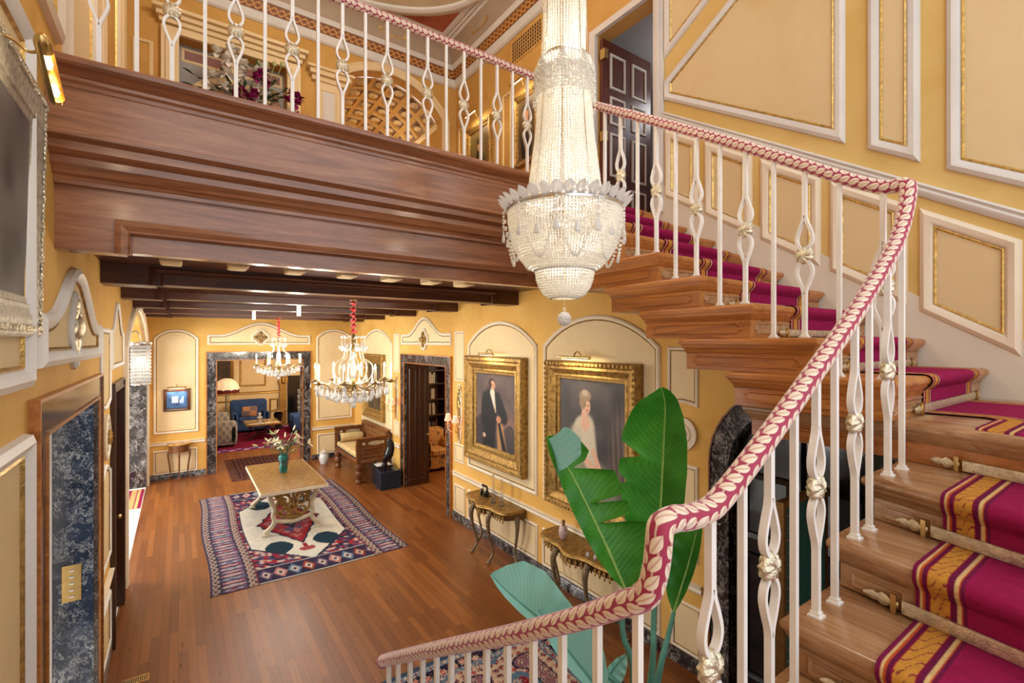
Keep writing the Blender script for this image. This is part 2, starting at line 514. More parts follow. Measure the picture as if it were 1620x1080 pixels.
# oak strip floor, boards along the hall
t = NT('oak_strip_floor')
v = t.coords(rot=(0, 0, PI / 2))
br = t.n('ShaderNodeTexBrick'); br.offset = .37; br.squash = 1.0
for q, w in (('Scale', 1.0), ('Mortar Size', .0012), ('Mortar Smooth', .1), ('Bias', 0.0), ('Brick Width', 1.15), ('Row Height', .075)): br.inputs[q].default_value = w
br.inputs['Color1'].default_value = (0, 0, 0, 1); br.inputs['Color2'].default_value = (1, 1, 1, 1); br.inputs['Mortar'].default_value = (.5, .5, .5, 1)
t.l(v, br.inputs['Vector'])
g = t.noise(t.coords((9, .6, 9)), 4, 6, .6, 1.0)
g2 = t.noise(t.coords((60, 5, 60)), 3, 3, .6, .4)
big = t.noise(t.coords(), .8, 2)
c = t.ramp(br.outputs['Color'], [(0, srgb(116, 64, 26)), (.5, srgb(133, 76, 32)), (1, srgb(151, 90, 40))])
c = t.mixc(t.ramp(g, [(.3, .4), (.7, 0.0)]), c, srgb(78, 40, 18))
c = t.mixc(t.ramp(g2, [(.5, 0.0), (.75, .18)]), c, srgb(176, 116, 60))
c = t.mixc(br.outputs['Fac'], c, srgb(46, 20, 8))
t.bump(br.outputs['Fac'], -.15, .003)
rg = t.ramp(g, [(.3, .27), (.7, .38)])
M['floor'] = t.out(c, rg, 0, .5)
# leaf of the potted plant
t = NT('banana_like_leaf')
uv = t.n('ShaderNodeUVMap'); uv.uv_map = 'UVMap'
sx = t.n('ShaderNodeSeparateXYZ'); t.l(uv.outputs[0], sx.inputs[0])
w = t.math('ABSOLUTE', t.math('SUBTRACT', sx.outputs[0], .5))
ribs = t.math('SINE', t.math('ADD', t.math('MULTIPLY', sx.outputs[1], 190.0), t.math('MULTIPLY', w, -60.0)))
nz = t.noise(t.coords(), 5, 3)
c = t.ramp(nz, [(.3, srgb(44, 126, 34)), (.7, srgb(84, 168, 58))])
c = t.mixc(t.ramp(ribs, [(0.0, 0.0), (1.0, .25)]), c, srgb(26, 88, 26))
c = t.mixc(t.ramp(w, [(.0, .9), (.02, 0.0)]), c, srgb(150, 190, 90))
t.bump(ribs, .12, .004)
t.out(c, .3, 0, .5)
tr = t.n('ShaderNodeBsdfTranslucent'); t.l(c, tr.inputs[0])
geo = t.n('ShaderNodeNewGeometry')
bk = t.n('ShaderNodeBsdfPrincipled'); bk.inputs['Roughness'].default_value = .35
c2 = t.mixc(t.ramp(ribs, [(0.0, 0.0), (1.0, .3)]), srgb(168, 230, 222), srgb(126, 206, 196))
t.l(c2, bk.inputs['Base Color'])
fb = t.n('ShaderNodeMixShader'); t.l(geo.outputs['Backfacing'], fb.inputs[0]); t.l(t.b.outputs[0], fb.inputs[1]); t.l(bk.outputs[0], fb.inputs[2])
ad = t.n('ShaderNodeMixShader'); ad.inputs[0].default_value = .32
t.l(fb.outputs[0], ad.inputs[1]); t.l(tr.outputs[0], ad.inputs[2]); t.l(ad.outputs[0], t.N['Material Output'].inputs[0])
M['leaf'] = t.mat
M['stem'] = plain('grey_green_leaf_stalk', srgb(92, 158, 140), .45, 0, .12, 20)
M['pot'] = plain('terracotta_pot', (.3, .13, .07), .7)
M['soil'] = plain('potting_soil', (.03, .02, .015), .95)
M['graywall'] = plaster('grey_white_plaster', srgb(150, 146, 146), srgb(170, 166, 164))
M['bluevel'] = plain('blue_velvet', srgb(36, 66, 118), .85, 0, .25, 6)
M['greysofa'] = plain('grey_leather', (.2, .21, .24), .5, 0, .15, 6)
M['floral'] = None
# ---------------------------------------------------------------- setting
XL, XR, XS, YF = -.55, 3.83, 4.23, 12.77
ZC, ZU, ZT = 3.70, 4.36, 8.35        # lower ceiling, upper floor, upper ceiling
YB = 7.85                            # back wall of the upper hall
def wall_boxes(mb, axis, p0, p1, u0, u1, z0, z1, holes, m=0):
    """slab between p0 and p1 on one axis with rectangular holes (u0,u1,z0,z1)"""
    cuts = sorted(set([u0, u1] + [q for h in holes for q in h[:2] if u0 < q < u1]))
    for a, b in zip(cuts[:-1], cuts[1:]):
        c = (a + b) / 2
        hs = sorted([h for h in holes if h[0] < c < h[1]], key=lambda h: h[2])
        z = z0
        for h in hs:
            if h[2] > z + 1e-6: bb(mb, axis, p0, p1, a, b, z, h[2], m)
            z = h[3]
        if z < z1 - 1e-6: bb(mb, axis, p0, p1, a, b, z, z1, m)
def bb(mb, axis, p0, p1, a, b, z0, z1, m):
    if axis == 'x': mb.box((p0, a, z0), (p1, b, z1), m)
    else: mb.box((a, p0, z0), (b, p1, z1), m)

# floors
mb = MB(); mb.box((-.56, -1.3, -.1), (8.2, 19.4, 0)); struct(mb, 'floor', M['floor'])
mb = MB(); mb.box((-3.6, 5.6, -.1), (-.56, 13.6, .0)); mb.box((-3.6, 2.4, -.1), (-.56, 5.6, 0)); struct(mb, 'floor_entry', M['white'])
# left wall, lower storey, with the marble doorway, the dark door and the archway
mb = MB()
AY0, AY1, AZS, AZA = 7.55, 12.4, 2.90, 3.50
wall_boxes(mb, 'x', XL - .42, XL, -1.2, YF, 0, ZC, [(3.13, 4.98, 0, 2.56), (6.1, 6.98, 0, 2.5), (AY0, AY1, 0, ZC)])
ap = [p for p in arch_poly(AY0, AY1, 0, AZS, AZA)][2:]
mb.prism([(AY1, AZS)] + ap[1:-1] + [(AY0, AZS), (AY0, ZC), (AY1, ZC)], planeX(XL, 1), -.42, 0)
mb.box((XL - .42, -1.2, ZC), (XL, YB + .1, ZT))
struct(mb, 'wall_left', M['yellow'])
# far wall
mb = MB(); wall_boxes(mb, 'y', YF, YF + .24, XL - .42, XR + .2, 0, ZC, [(.69, 2.54, 0, 2.57)])
struct(mb, 'wall_far', M['yellow'])
# right wall, lower storey; its top follows the underside of the upper flight
mb = MB()
wall_boxes(mb, 'x', XR, XR + .2, 3.95, YF, 0, ZC, [(7.42, 9.32, 0, 2.57)])
ACY, ACZ, ARI = 1.72, 1.95, .52
def under(y):  # underside of the stair blocks
    for i in range(8):
        if y < .745 + .313 * i + .75: return 2.64 + .19 * i - .005
    return ZC
ys = [-1.2 + .05 * i for i in range(0, 104)]
top = []
for y in ys:
    if y < .735: z = 2.44
    else: z = min(under(y), under(y - .03), under(y + .03)) - .01
    top.append((min(y, 3.95), min(z, ZC)))
ARW = ARI + .03
hole = [(ACY + ARW * math.cos(PI * i / 20), ACZ + ARW * math.sin(PI * i / 20)) for i in range(21)]
# columns either side of the arched opening, and the piece above it
poly = [(-1.2, 0), (ACY - ARW, 0)] + hole[::-1] + [(ACY + ARW, 0), (3.95, 0)] + [p for p in top[::-1]]
mb.prism(poly, planeX(XR, -1), -.2, 0)
struct(mb, 'wall_right', M['yellow'])
# stair wall and the upper right wall in one plane
mb = MB()
wall_boxes(mb, 'x', XS, XS + .2, -1.2, 3.28, 1.5, ZT, [])
struct(mb, 'wall_stair', M['sand'])
mb = MB()
wall_boxes(mb, 'x', XS, XS + .2, 3.28, YB + .1, ZC - .02, ZT, [(3.34, 4.2, ZU, 6.76)])
struct(mb, 'wall_upper_right', M['ochre'])
# upper back wall with the mantel niche and the mouth of the barrel vault
VX0, VX1, VZS, VZA = 1.95, 3.93, 7.05, 7.56
mb = MB()
wall_boxes(mb, 'y', YB, YB + .22, XL, XS, ZU, ZT, [(0.0, 1.33, 4.36, 7.14), (VX0, VX1, ZU, ZT)])
ap = arch_poly(VX0, VX1, ZU, VZS, VZA)[2:]
mb.prism(ap + [(VX0, ZT), (VX1, ZT)], planeY(YB, -1), -.22, 0)
struct(mb, 'wall_upper_back', M['ochre'])
mb = MB(); mb.box((XL, YB + .22, ZU), (1.9, YB + .34, ZT)); struct(mb, 'wall_niche', M['trimgrey'])
# bridge / upper floor slab, its underside is the hall ceiling
mb = MB(); mb.box((XL, 3.56, ZC), (XS, YB, ZU)); mb.box((1.9, YB, ZC), (XS, 11, ZU)); struct(mb, 'floor_upper', M['mahog'])
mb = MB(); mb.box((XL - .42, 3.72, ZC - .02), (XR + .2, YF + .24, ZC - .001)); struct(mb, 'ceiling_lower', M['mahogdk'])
mb = MB(); mb.box((XL - .42, YB, ZC), (1.9, YF + .24, ZC + .1)); mb.box((1.9, 11, ZC), (XR + .2, YF + .24, ZC + .1)); struct(mb, 'ceiling_lower_slab', M['cream'])

# ---- panels
PM = [(0, 0), (.004, .018), (.022, .03), (.04, .022), (.05, .012), (.058, .016), (.066, .006), (.07, .006)]
PMm = [0, 0, 0, 0, 2, 2, 1]
TRN = [0]
def panel(P, poly, mats=('trim', 'cream', 'gilt'), prof=PM, scale=1.0, fill=.006):
    mb = MB()
    moulding(mb, P, poly, [(a * scale, b * scale) for a, b in prof], PMm, fill, 1)
    TRN[0] += 1
    return struct(mb, 'trim_%d' % TRN[0], [M[m] for m in mats], angle=35)
PR = planeX(XR, -1); PL = planeX(XL, 1); PF = planeY(YF, -1)
SMm = ('trim', 'cream', 'oldgilt')
panel(PR, arch_poly(4.885, 6.70, .985, 2.95, 3.30), SMm)
panel(PR, arch_poly(2.95, 4.755, .985, 2.95, 3.30), SMm)
panel(PR, arch_poly(10.02, 12.1, .985, 2.95, 3.30), SMm)
for a, b in ((4.88, 6.71), (2.95, 4.78), (10.0, 12.5)): panel(PR, rect(a, b, .135, .615), SMm, scale=.7)
panel(PR, rect(6.80, 7.16, .135, .60), SMm, scale=.6)
panel(PR, rect(2.50, 2.83, .135, .60), SMm, scale=.6)
panel(PR, rect(6.83, 7.15, .98, 1.29), SMm, scale=.55)
panel(PR, rect(6.83, 7.15, 2.34, 3.17), SMm, scale=.55)
panel(PR, rect(9.62, 9.94, .98, 1.29), SMm, scale=.55)
panel(PR, rect(9.62, 9.94, 2.34, 3.17), SMm, scale=.55)
panel(PR, rect(2.54, 2.87, .99, 1.87), SMm, scale=.6)
panel(PR, [(2.54, 2.40), (2.62, 2.42), (2.70, 2.43), (2.78, 2.42), (2.87, 2.40), (2.87, 2.95), (2.54, 2.95)], SMm, scale=.6)
panel(PR, ogee_poly(7.27, 9.50, 2.93, 3.15, 3.47, .14), SMm)
# far wall
panel(PF, arch_poly(-.46, .36, .99, 3.07, 3.27), SMm)
panel(PF, arch_poly(2.86, 3.76, .99, 3.10, 3.32), SMm)
panel(PF, rect(-.46, .34, .12, .64), SMm, scale=.7)
panel(PF, rect(2.88, 3.7, .12, .64), SMm, scale=.7)
panel(PF, ogee_poly(.52, 2.72, 2.92, 3.16, 3.46, .10), SMm)
# left wall
LM = ('white', 'cream2', 'oldgilt')  # white instead of ivory: daylight from the door put into the moulding colour
BIG = [(0, 0), (.006, .03), (.035, .045), (.065, .03), (.08, .014), (.09, .02), (.1, .006), (.105, .006)]
panel(PL, ogee_poly(3.06, 5.12, 2.87, 3.14, 3.47, .10), LM, BIG)
panel(PL, rect(1.2, 2.9, 2.80, 4.35), ('white', 'cream2', 'gilt'), BIG)  # white moulding again carries the daylight in its colour
panel(PL, rect(1.2, 2.9, .3, 2.60), ('white', 'cream2', 'gilt'), BIG)
panel(PL, [(5.26, .98), (5.92, .98), (5.92, 1.80), (5.75, 1.86), (5.59, 1.90), (5.43, 1.86), (5.26, 1.80)], LM, scale=.8)
panel(PL, [(5.26, 3.12), (5.92, 3.12), (5.92, 2.44), (5.75, 2.40), (5.59, 2.38), (5.43, 2.40), (5.26, 2.44)], LM, scale=.8)
panel(PL, rect(5.26, 5.92, .14, .64), LM, scale=.8)
panel(PL, ogee_poly(6.0, 7.15, 2.72, 3.12, 3.42, .10), LM, scale=.9)
# raised panel in the marble-door bay top of the far side, and the arch surround
mb = MB()
outer = arch_poly(AY0 - .0, AY1 + .0, 2.2, AZS, AZA); 
ring_in = arch_poly(AY0, AY1, 0, AZS, AZA)[1:] ; ring_out = arch_poly(AY0 - .2, AY1 + .2, 0, AZS + .06, AZA + .12)[1:]
ri = ring_in + [ring_in[-1]]; 
a = [(AY1, 0)] + arch_poly(AY0, AY1, 0, AZS, AZA)[2:] + [(AY0, 0)]
b = [(AY1 + .16, 0)] + arch_poly(AY0 - .16, AY1 + .16, 0, AZS + .04, AZA + .13)[2:] + [(AY0 - .16, 0)]
rows = []
for (w, h) in ((0, -.06), (0, .02), (.25, .045), (.6, .03), (.85, .04), (1, .0)):
    rows.append([PL(a[i][0] + (b[i][0] - a[i][0]) * w, a[i][1] + (b[i][1] - a[i][1]) * w, h) for i in range(len(a))])
mb.loft(rows, 0, False, False)
struct(mb, 'trim_arch', M['trim'])
# round plaster medallions (part of the panelling)
def medallion(P, u, z, R, name):
    mb = MB()
    prof = [(R, 0), (R * .98, .03), (R * .82, .035), (R * .75, .018), (R * .62, .02), (R * .56, .035), (R * .5, .02), (R * .3, .022)]
    rings = [[P(u + r * math.cos(2 * PI * j / 28), z + r * math.sin(2 * PI * j / 28) * 1.0, h) for j in range(28)] for r, h in prof]
    mb.loft(rings, 0, True, False)
    for k in range(9):
        a_ = 2 * PI * k / 8; r = R * .2 if k < 8 else 0
        mb.ball(P(u + r * math.cos(a_), z + r * math.sin(a_), .03), R * .13, 6, 1)
    return struct(mb, name, [M['trim'], M['oldgilt']])
medallion(PR, 2.70, 2.15, .155, 'trim_medallion_right')
medallion(PL, 5.59, 2.14, .21, 'trim_medallion_left')
# chair rails and base boards
RAIL = [(0, 0), (.01, .022), (.03, .03), (.05, .02), (.065, .034), (.085, .04), (.09, 0)]
def rail(name, p, q, nrm, z, mat='trim', prof=RAIL):
    mb = MB(); strip_mould(mb, [(p[0], p[1], z), (q[0], q[1], z)], prof, nrm, (0, 0, 1)); struct(mb, name, M[mat])
rail('trim_chair_rail_1', (XR, 2.5), (XR, 7.2), (-1, 0, 0), .725)
rail('trim_chair_rail_2', (XR, 9.56), (XR, 12.77), (-1, 0, 0), .725)
rail('trim_chair_rail_3', (XL, 12.77), (.48, 12.77), (0, -1, 0), .735)
rail('trim_chair_rail_4', (2.75, 12.77), (3.83, 12.77), (0, -1, 0), .735)
rail('trim_chair_rail_5', (XL, 5.2), (XL, 6.0), (1, 0, 0), .72)
BASE = [(0, 0), (0, .02), (.11, .02), (.125, .01), (.13, 0)]
for i, (p, q, n) in enumerate((((XR, 2.43), (XR, 7.22), (-1, 0, 0)), ((XR, 9.54), (XR, 12.77), (-1, 0, 0)), ((XL, 12.77), (.5, 12.77), (0, -1, 0)), ((2.74, 12.77), (3.83, 12.77), (0, -1, 0)), ((XL, 5.14), (XL, 6.0), (1, 0, 0)), ((XL, 7.08), (XL, 7.5), (1, 0, 0)))):
    rail('baseboard_%d' % (i + 1), p, q, n, 0, 'marble', BASE)

# ---- doorways
def door_trim(P, u0, u1, zt, w, name, mat, edge='stair', d=.03, depth=.24, parent=None):
    """flat marble architrave with a thin wood edge, lining the reveal too"""
    mb = MB()
    for a, b, c, e in ((u0 - w, u0, 0, zt + w), (u1, u1 + w, 0, zt + w), (u0, u1, zt, zt + w)):
        q = [(a, c), (b, c), (b, e), (a, e)]
        mb.prism(q, P, 0, d)
    for a, b in ((u0 - .004, u0 + .012), (u1 - .012, u1 + .004)): mb.prism(rect(a, b, 0, zt), P, -depth, d - .004)
    mb.prism(rect(u0, u1, zt - .012, zt + .004), P, -depth, d - .004)
    o = w + .018
    for a, b, c, e in ((u0 - o, u0 - w, 0, zt + o), (u1 + w, u1 + o, 0, zt + o), (u0 - w, u1 + w, zt + w, zt + o)):
        mb.prism(rect(a, b, c, e), P, 0, d + .012, 1)
    for a, b, c, e in ((u0 - .012, u0 + .006, 0, zt), (u1 - .006, u1 + .012, 0, zt), (u0, u1, zt - .006, zt + .012)):
        mb.prism(rect(a, b, c, e), P, d - .01, d + .01, 1)
    return struct(mb, name, [M[mat], M[edge]])
door_trim(PF, .70, 2.53, 2.565, .185, 'door_2', 'marble')
door_trim(PR, 7.43, 9.31, 2.565, .165, 'door_3', 'marble', depth=.2)
door_trim(PL, 3.14, 4.96, 2.555, .165, 'door_1', 'marbler', depth=.0)
# deep reveal of the near-left doorway, faced in black marble with blue daylight put into its colour
mb = MB()
mb.box((XL - .235, 4.945, 0), (XL + .0, 4.985, 2.56)); mb.box((XL - .42, 3.125, 0), (XL, 3.155, 2.56)); mb.box((XL - .42, 3.125, 2.545), (XL, 4.985, 2.575))
struct(mb, 'trim_door_reveal', M['marble_day'])
mb = MB()
mb.box((XL - .42, 4.93, 0), (XL - .236, 4.978, 2.545)); mb.box((XL - .40, 4.915, 0), (XL - .33, 4.93, 2.545)); mb.box((XL - .29, 4.92, 0), (XL - .25, 4.93, 2.545)); mb.box((XL - .6, 4.70, 0), (XL - .44, 4.98, 2.60)); mb.box((XL - .6, 2.9, 2.57), (XL - .44, 4.98, 2.7))
struct(mb, 'trim_white_casing', M['white'], bevel=.008)
mb = MB()
for a, b in ((3.6, 12.6), ): mb.box((-3.7, 2.4, 0), (-3.6, 13.6, 4.0))
mb.box((-3.6, 13.5, 0), (-.97, 13.6, 4)); mb.box((-3.6, 2.3, 0), (-.97, 2.4, 4)); mb.box((-3.6, 5.5, 0), (-.97, 5.6, 4))
struct(mb, 'wall_entry', M['white'])
mb = MB(); mb.box((-3.7, 2.3, 4.0), (-.97, 13.6, 4.1)); struct(mb, 'ceiling_entry', M['white'])
# dark wooden door beside the archway
mb = MB()
P = planeX(XL - .06, 1)
mb.prism(rect(6.1, 6.98, 0, 2.5), P, -.05, 0)
for z0, z1 in ((.2, 1.0), (1.12, 2.35)):
    for u0, u1 in ((6.18, 6.5), (6.58, 6.9)): moulding(mb, P, rect(u0, u1, z0, z1), [(0, 0), (.01, .018), (.04, .018), (.05, .004)], 0, .004, 0)
d4 = struct(mb, 'door_4', M['darkwood'])
mb = MB(); mb.ball((XL - .0, 6.86, 1.05), .028, 10); mb.tube([(XL - .06, 6.86, 1.05), (XL, 6.86, 1.05)], .012)
mb.build('door_handle', M['brass'], d4)
door_trim(PL, 6.1, 6.98, 2.5, .07, 'trim_door_casing', 'darkwood', 'darkwood', depth=.06)
# marble facing of the archway's far jamb and near jamb stones
mb = MB(); mb.box((XL - .42, AY1 - .03, 0), (XL, AY1 + .01, AZS)); mb.box((XL - .43, AY1 - .05, 0), (XL + .0, AY1, .1)); struct(mb, 'trim_arch_jamb', M['marble'])
mb = MB()
for k in range(8): mb.box((XL - .42, AY0 - .02, .36 * k + .005), (XL + .012, AY0 + .03, .36 * k + .352))
struct(mb, 'trim_arch_stones', M['trimgrey'])
# arched black doorway under the stairs
mb = MB()
def archband(r0, r1, n0, n1, m):
    a = [(ACY + r0, 0)] + [(ACY + r0 * math.cos(PI * i / 20), ACZ + r0 * math.sin(PI * i / 20)) for i in range(21)] + [(ACY - r0, 0)]
    b = [(ACY + r1, 0)] + [(ACY + r1 * math.cos(PI * i / 20), ACZ + r1 * math.sin(PI * i / 20)) for i in range(21)] + [(ACY - r1, 0)]
    rows = [[PR(*a[i], n0) for i in range(23)], [PR(*a[i], n1) for i in range(23)], [PR(*b[i], n1) for i in range(23)], [PR(*b[i], 0) for i in range(23)]]
    mb.loft(rows, m, False, False)
archband(ARI, .685, -.2, .03, 0); archband(.685, .70, -.0, .045, 1)
struct(mb, 'door_5', [M['marble'], M['walnut']])
mb = MB()
P = planeX(XR + .09, -1)
dp = [(ACY - ARI, 0), (ACY + ARI, 0)] + [(ACY + ARI * math.cos(PI * i / 18), ACZ + ARI * math.sin(PI * i / 18)) for i in range(19)]
mb.prism(dp, P, -.05, 0)
for s in (-1, 1):
    u0, u1 = sorted((ACY + s * .05, ACY + s * .46))
    moulding(mb, P, rect(u0, u1, .2, 1.25), [(0, 0), (.01, .03), (.05, .02), (.06, .004)], 0, .004, 0)
    moulding(mb, P, rect(u0, u1, 1.36, 1.92), [(0, 0), (.01, .03), (.05, .02), (.06, .004)], 0, .004, 1)
mb.box((XR + .04, ACY - .02, 0), (XR + .1, ACY + .02, 2.4))
d5 = struct(mb, 'door_6', [M['black'], M['glassdk']])

# ---- ceiling beams of the lower hall
def beam(name, y0, y1, z0, z1, mat, e=.38):
    mb = MB()
    x0, x1 = XL, XR
    mb.box((x0, y0, z0), (x0 + e, y1, z1)); mb.box((x1 - e, y0, z0), (x1, y1, z1))
    mb.box((x0 + e, y0 + .035, z0 + .012), (x1 - e, y1 - .035, z1))
    h = z1 - z0; zt = z0 + h * .56
    for f, yy in ((-1, y0), (1, y1)):
        P = planeY(yy, f)
        mb.prism(rect(x0 + e, x1 - e, zt + .045, z1), P, -.036, 0)
        prof = [(0, 0), (.0, .018), (.02, .026), (.045, .012), (.055, .016), (.06, -.03)]
        poly = [(x0 + e - .05, z0 - .004), (x0 + e - .05, zt + .05), (x1 - e + .05, zt + .05), (x1 - e + .05, z0 - .004)]
        rows = []
        for d, n in prof:
            q = [(poly[0][0] + d * 1.8, poly[0][1]), (poly[1][0] + d * 1.8, poly[1][1] - d), (poly[2][0] - d * 1.8, poly[2][1] - d), (poly[3][0] - d * 1.8, poly[3][1])]
            rows.append([P(u, z, n) for u, z in q])
        mb.loft(rows, 0, False, False)
    struct(mb, name, mat, angle=30)
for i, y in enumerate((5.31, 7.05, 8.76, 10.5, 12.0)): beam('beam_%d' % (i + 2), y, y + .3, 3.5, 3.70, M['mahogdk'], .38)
# great beam carrying the bridge
mb = MB()
y0, y1, z0, z1, e = 3.50, 3.62, 3.50, 3.86, .30
mb.box((XL, y0, z0), (XL + e, y1, z1)); mb.box((XL + e, y0 + .03, z0 + .012), (XS - .2, y1 - .0, z1))
P = planeY(y0, -1)
mb.prism(rect(XL + e, 2.62, 3.69, z1), P, -.03, 0)
rows = []
for d, n in [(0, 0), (0, .02), (.03, .03), (.06, .014), (.07, .02), (.08, -.028)]:
    rows.append([P(*q, n) for q in ((XL + e - .05 + d, z0 - .005), (XL + e - .05 + d, 3.69 - d), (2.62, 3.69 - d))])
mb.loft(rows, 0, False, False)
struct(mb, 'beam_1', M['mahog'], angle=30)
# stepped soffit mouldings and the fascia of the bridge
prof = [(3.50, 3.85), (3.465, 3.85), (3.465, 3.872), (3.455, 3.89), (3.43, 3.90), (3.41, 3.925), (3.39, 3.94), (3.385, 3.975), (3.35, 3.985), (3.32, 3.995), (3.315, 4.035), (3.27, 4.045),
        (3.262, 4.05), (3.262, 4.075), (3.268, 4.08), (3.268, 4.29), (3.262, 4.295), (3.262, 4.315), (3.245, 4.325), (3.24, 4.34), (3.22, 4.345), (3.205, 4.355), (3.19, 4.36), (3.155, 4.362), (3.14, 4.372), (3.135, 4.385), (3.14, 4.40), (3.155, 4.408), (3.50, 4.41), (3.50, 3.85)]
mb = MB()
mb.loft([[(x, y, z) for y, z in prof[:-1]] for x in (XL, 2.66)], 0, True, True)
struct(mb, 'trim_bridge_fascia', M['mahog'], angle=25)
mb = MB(); mb.box((2.66, 3.27, ZC), (XS, 3.5, ZU)); struct(mb, 'trim_landing_edge', M['stair'])
# cream ceiling blocks behind the great beam
for i, px in enumerate((270, 370, 460, 535, 610, 671, 722)):
    x = (-.05, .39, .82, 1.26, 1.68, 2.1, 2.48)[i]
    mb = MB(); mb.bevbox((x - .07, 4.3, 3.585), (x + .07, 4.56, 3.69), .02); struct(mb, 'trim_ceiling_block_%d' % (i + 1), M['cream'])

# ---- stair wall panelling
PS = planeX(XS, -1)
UM = ('trimgrey', 'cream2', 'gilt')
WID = [(0, 0), (.006, .02), (.03, .034), (.06, .026), (.075, .012), (.085, .02), (.095, .006), (.1, .006)]
def spanel(poly, mats=UM): return panel(PS, poly, mats, WID)
SL = .626
def crz(y): return 4.078 + SL * (y - 1.112)
spanel([(1.535, 4.53), (3.215, 5.565), (3.215, 5.755), (1.535, 6.78)])     # raking panel whose top rakes the other way
spanel([(1.535, 7.03), (3.215, 6.0), (3.215, 8.2), (1.535, 8.2)])
spanel([(1.08, 4.245), (1.39, 4.44), (1.39, 7.9), (1.08, 7.9)])
spanel([(.0, 3.58), (.945, 4.155), (.945, 7.9), (.0, 7.9)])
spanel([(-1.0, 2.95), (-.1, 3.52), (-.1, 7.9), (-1.0, 7.9)])
LP = ('trim', 'cream2', 'gilt')
for y0, y1 in ((2.80, 3.2), (2.265, 2.735), (1.705, 2.19), (1.15, 1.64), (.59, 1.085), (-.2, .5)):
    zb = lambda y: 4.253 + .727 * (y - 2.787) if y > 1.2 else 3.154 + .625 * (y - 1.084)
    zt = lambda y: crz(y) - .13
    b0, b1 = zt(y0) - .72, zt(y1) - .72
    spanel([(y0, b0), (y1, b1), (y1, zt(y1)), (y0, zt(y0))], LP)
mb = MB()
dn = V((0, 1, SL)).normalized(); upv = V((0, -dn.z, dn.y))
rows = []
for a, b in [(-.05, 0), (-.05, .012), (-.03, .03), (-.005, .034), (.012, .022), (.03, .036), (.045, .03), (.05, 0)]:
    rows.append([(XS - b, y, crz(y) + a) for y in (-1.2, 3.28)])
mb.loft(rows, 0, False, False)
struct(mb, 'trim_stair_rail', M['trimgrey'])
mb = MB()   # skirting following the flight
pts = [(-1.2, 2.5), (.7, 2.5)]
mb.prism([(-1.2, 2.45), (.6, 2.45), (3.28, 4.2), (3.28, 4.70), (.62, 3.02), (.35, 2.86), (-1.2, 2.86)], PS, 0, .014)
struct(mb, 'baseboard_stair', M['skirt'])
# end pilaster of the stair wall, beside the upper door
mb = MB()
mb.prism(rect(3.215, 3.34, 4.38, ZT), PS, 0, .03); mb.prism(rect(3.25, 3.30, 4.38, ZT), PS, .03, .05)
mb.prism(rect(4.2, 4.3, ZU, 6.76), PS, 0, .05); mb.prism(rect(3.34, 4.3, 6.76, 6.84), PS, 0, .05)
struct(mb, 'trim_door_upper', M['trimgrey'])
# room beyond the upper door
mb = MB(); mb.box((XS + .2, 2.9, ZU), (6.6, 3.0, 7.0)); mb.box((XS + .2, 6.0, ZU), (6.6, 6.1, 7)); mb.box((6.5, 3.0, ZU), (6.6, 6.0, 7)); struct(mb, 'wall_upper_room', M['graywall'])
mb = MB(); mb.box((XS + .2, 2.9, 6.98), (6.6, 6.1, 7.05)); struct(mb, 'ceiling_upper_room', M['graywall'])
mb = MB(); mb.box((XS + .2, 2.9, ZU - .1), (6.6, 6.1, ZU)); struct(mb, 'floor_upper_room', M['floor'])
mb = MB(); P = planeY(4.14, -1)
mb.prism(rect(XS + .03, XS + .93, ZU + .01, 6.72), P, -.045, 0)
pn = []
for u0, u1 in ((.12, .40), (.52, .80)):
    for z0, z1 in ((5.05, 5.60), (5.70, 6.05), (6.14, 6.58), (4.5, 4.95)):
        moulding(mb, P, rect(XS + .03 + u0, XS + .03 + u1, z0, z1), [(0, 0), (.006, .016), (.03, .016), (.035, .003)], 1, .002, 0)
d7 = struct(mb, 'door_7', [M['redwood'], M['trimgrey']])
mb = MB()
for z in (4.75, 5.45, 6.45): mb.box((XS - .0, 4.08, z), (XS + .06, 4.16, z + .12))
mb.build('hinge', M['brass'], d7)

# ---- upper hall: cornice, cove and painted ceiling
mb = MB()
CP = [(7.68, 0), (7.68, .02), (7.70, .05), (7.73, .06), (7.76, .075), (7.80, .08),        # grey moulding
      (7.80, .085), (7.93, .13),                                                            # ornamented band
      (7.93, .15), (7.965, .17), (7.99, .19),                                              # white fillet
      (8.05, .21), (8.12, .25), (8.17, .31), (8.20, .36),                                    # grey cove
      (8.20, .38), (8.23, .395), (8.235, .42), (8.21, .44), (8.22, .46), (8.25, .46)]
mi = [0, 0, 0, 0, 0, 0, 1, 0, 0, 0, 2, 2, 2, 2, 0, 0, 0, 0, 0, 0]
x0, x1, y1, yn = XL, XS, YB, .9
rows = []
for z, n in CP:
    rows.append(mb.add([(x0 + n, yn, z), (x0 + n, y1 - n, z), (x1 - n, y1 - n, z), (x1 - n, yn, z)]))
for i in range(len(CP) - 1):
    for j in range(3): mb.face((rows[i] + j, rows[i] + j + 1, rows[i + 1] + j + 1, rows[i + 1] + j), mi[i])
t = NT('guilloche_band'); v = t.coords((1, 1, 1))
sp = t.n('ShaderNodeSeparateXYZ'); t.l(v, sp.inputs[0])
s1 = t.math('SINE', t.math('MULTIPLY', t.math('ADD', sp.outputs[0], sp.outputs[1]), 30.0)); zz = t.math('MULTIPLY', t.math('SUBTRACT', sp.outputs[2], .185), 26.0)
d1 = t.math('ABSOLUTE', t.math('SUBTRACT', zz, s1)); d2 = t.math('ABSOLUTE', t.math('ADD', zz, s1))
f = t.ramp(t.math('MINIMUM', d1, d2), [(.2, 1.0), (.45, 0.0)])
M['band'] = t.out(t.mixc(f, srgb(122, 70, 30), srgb(196, 140, 70)), .6)
M['cove'] = plain('grey_painted_cove', srgb(170, 150, 128), .7, 0, .08, 2)
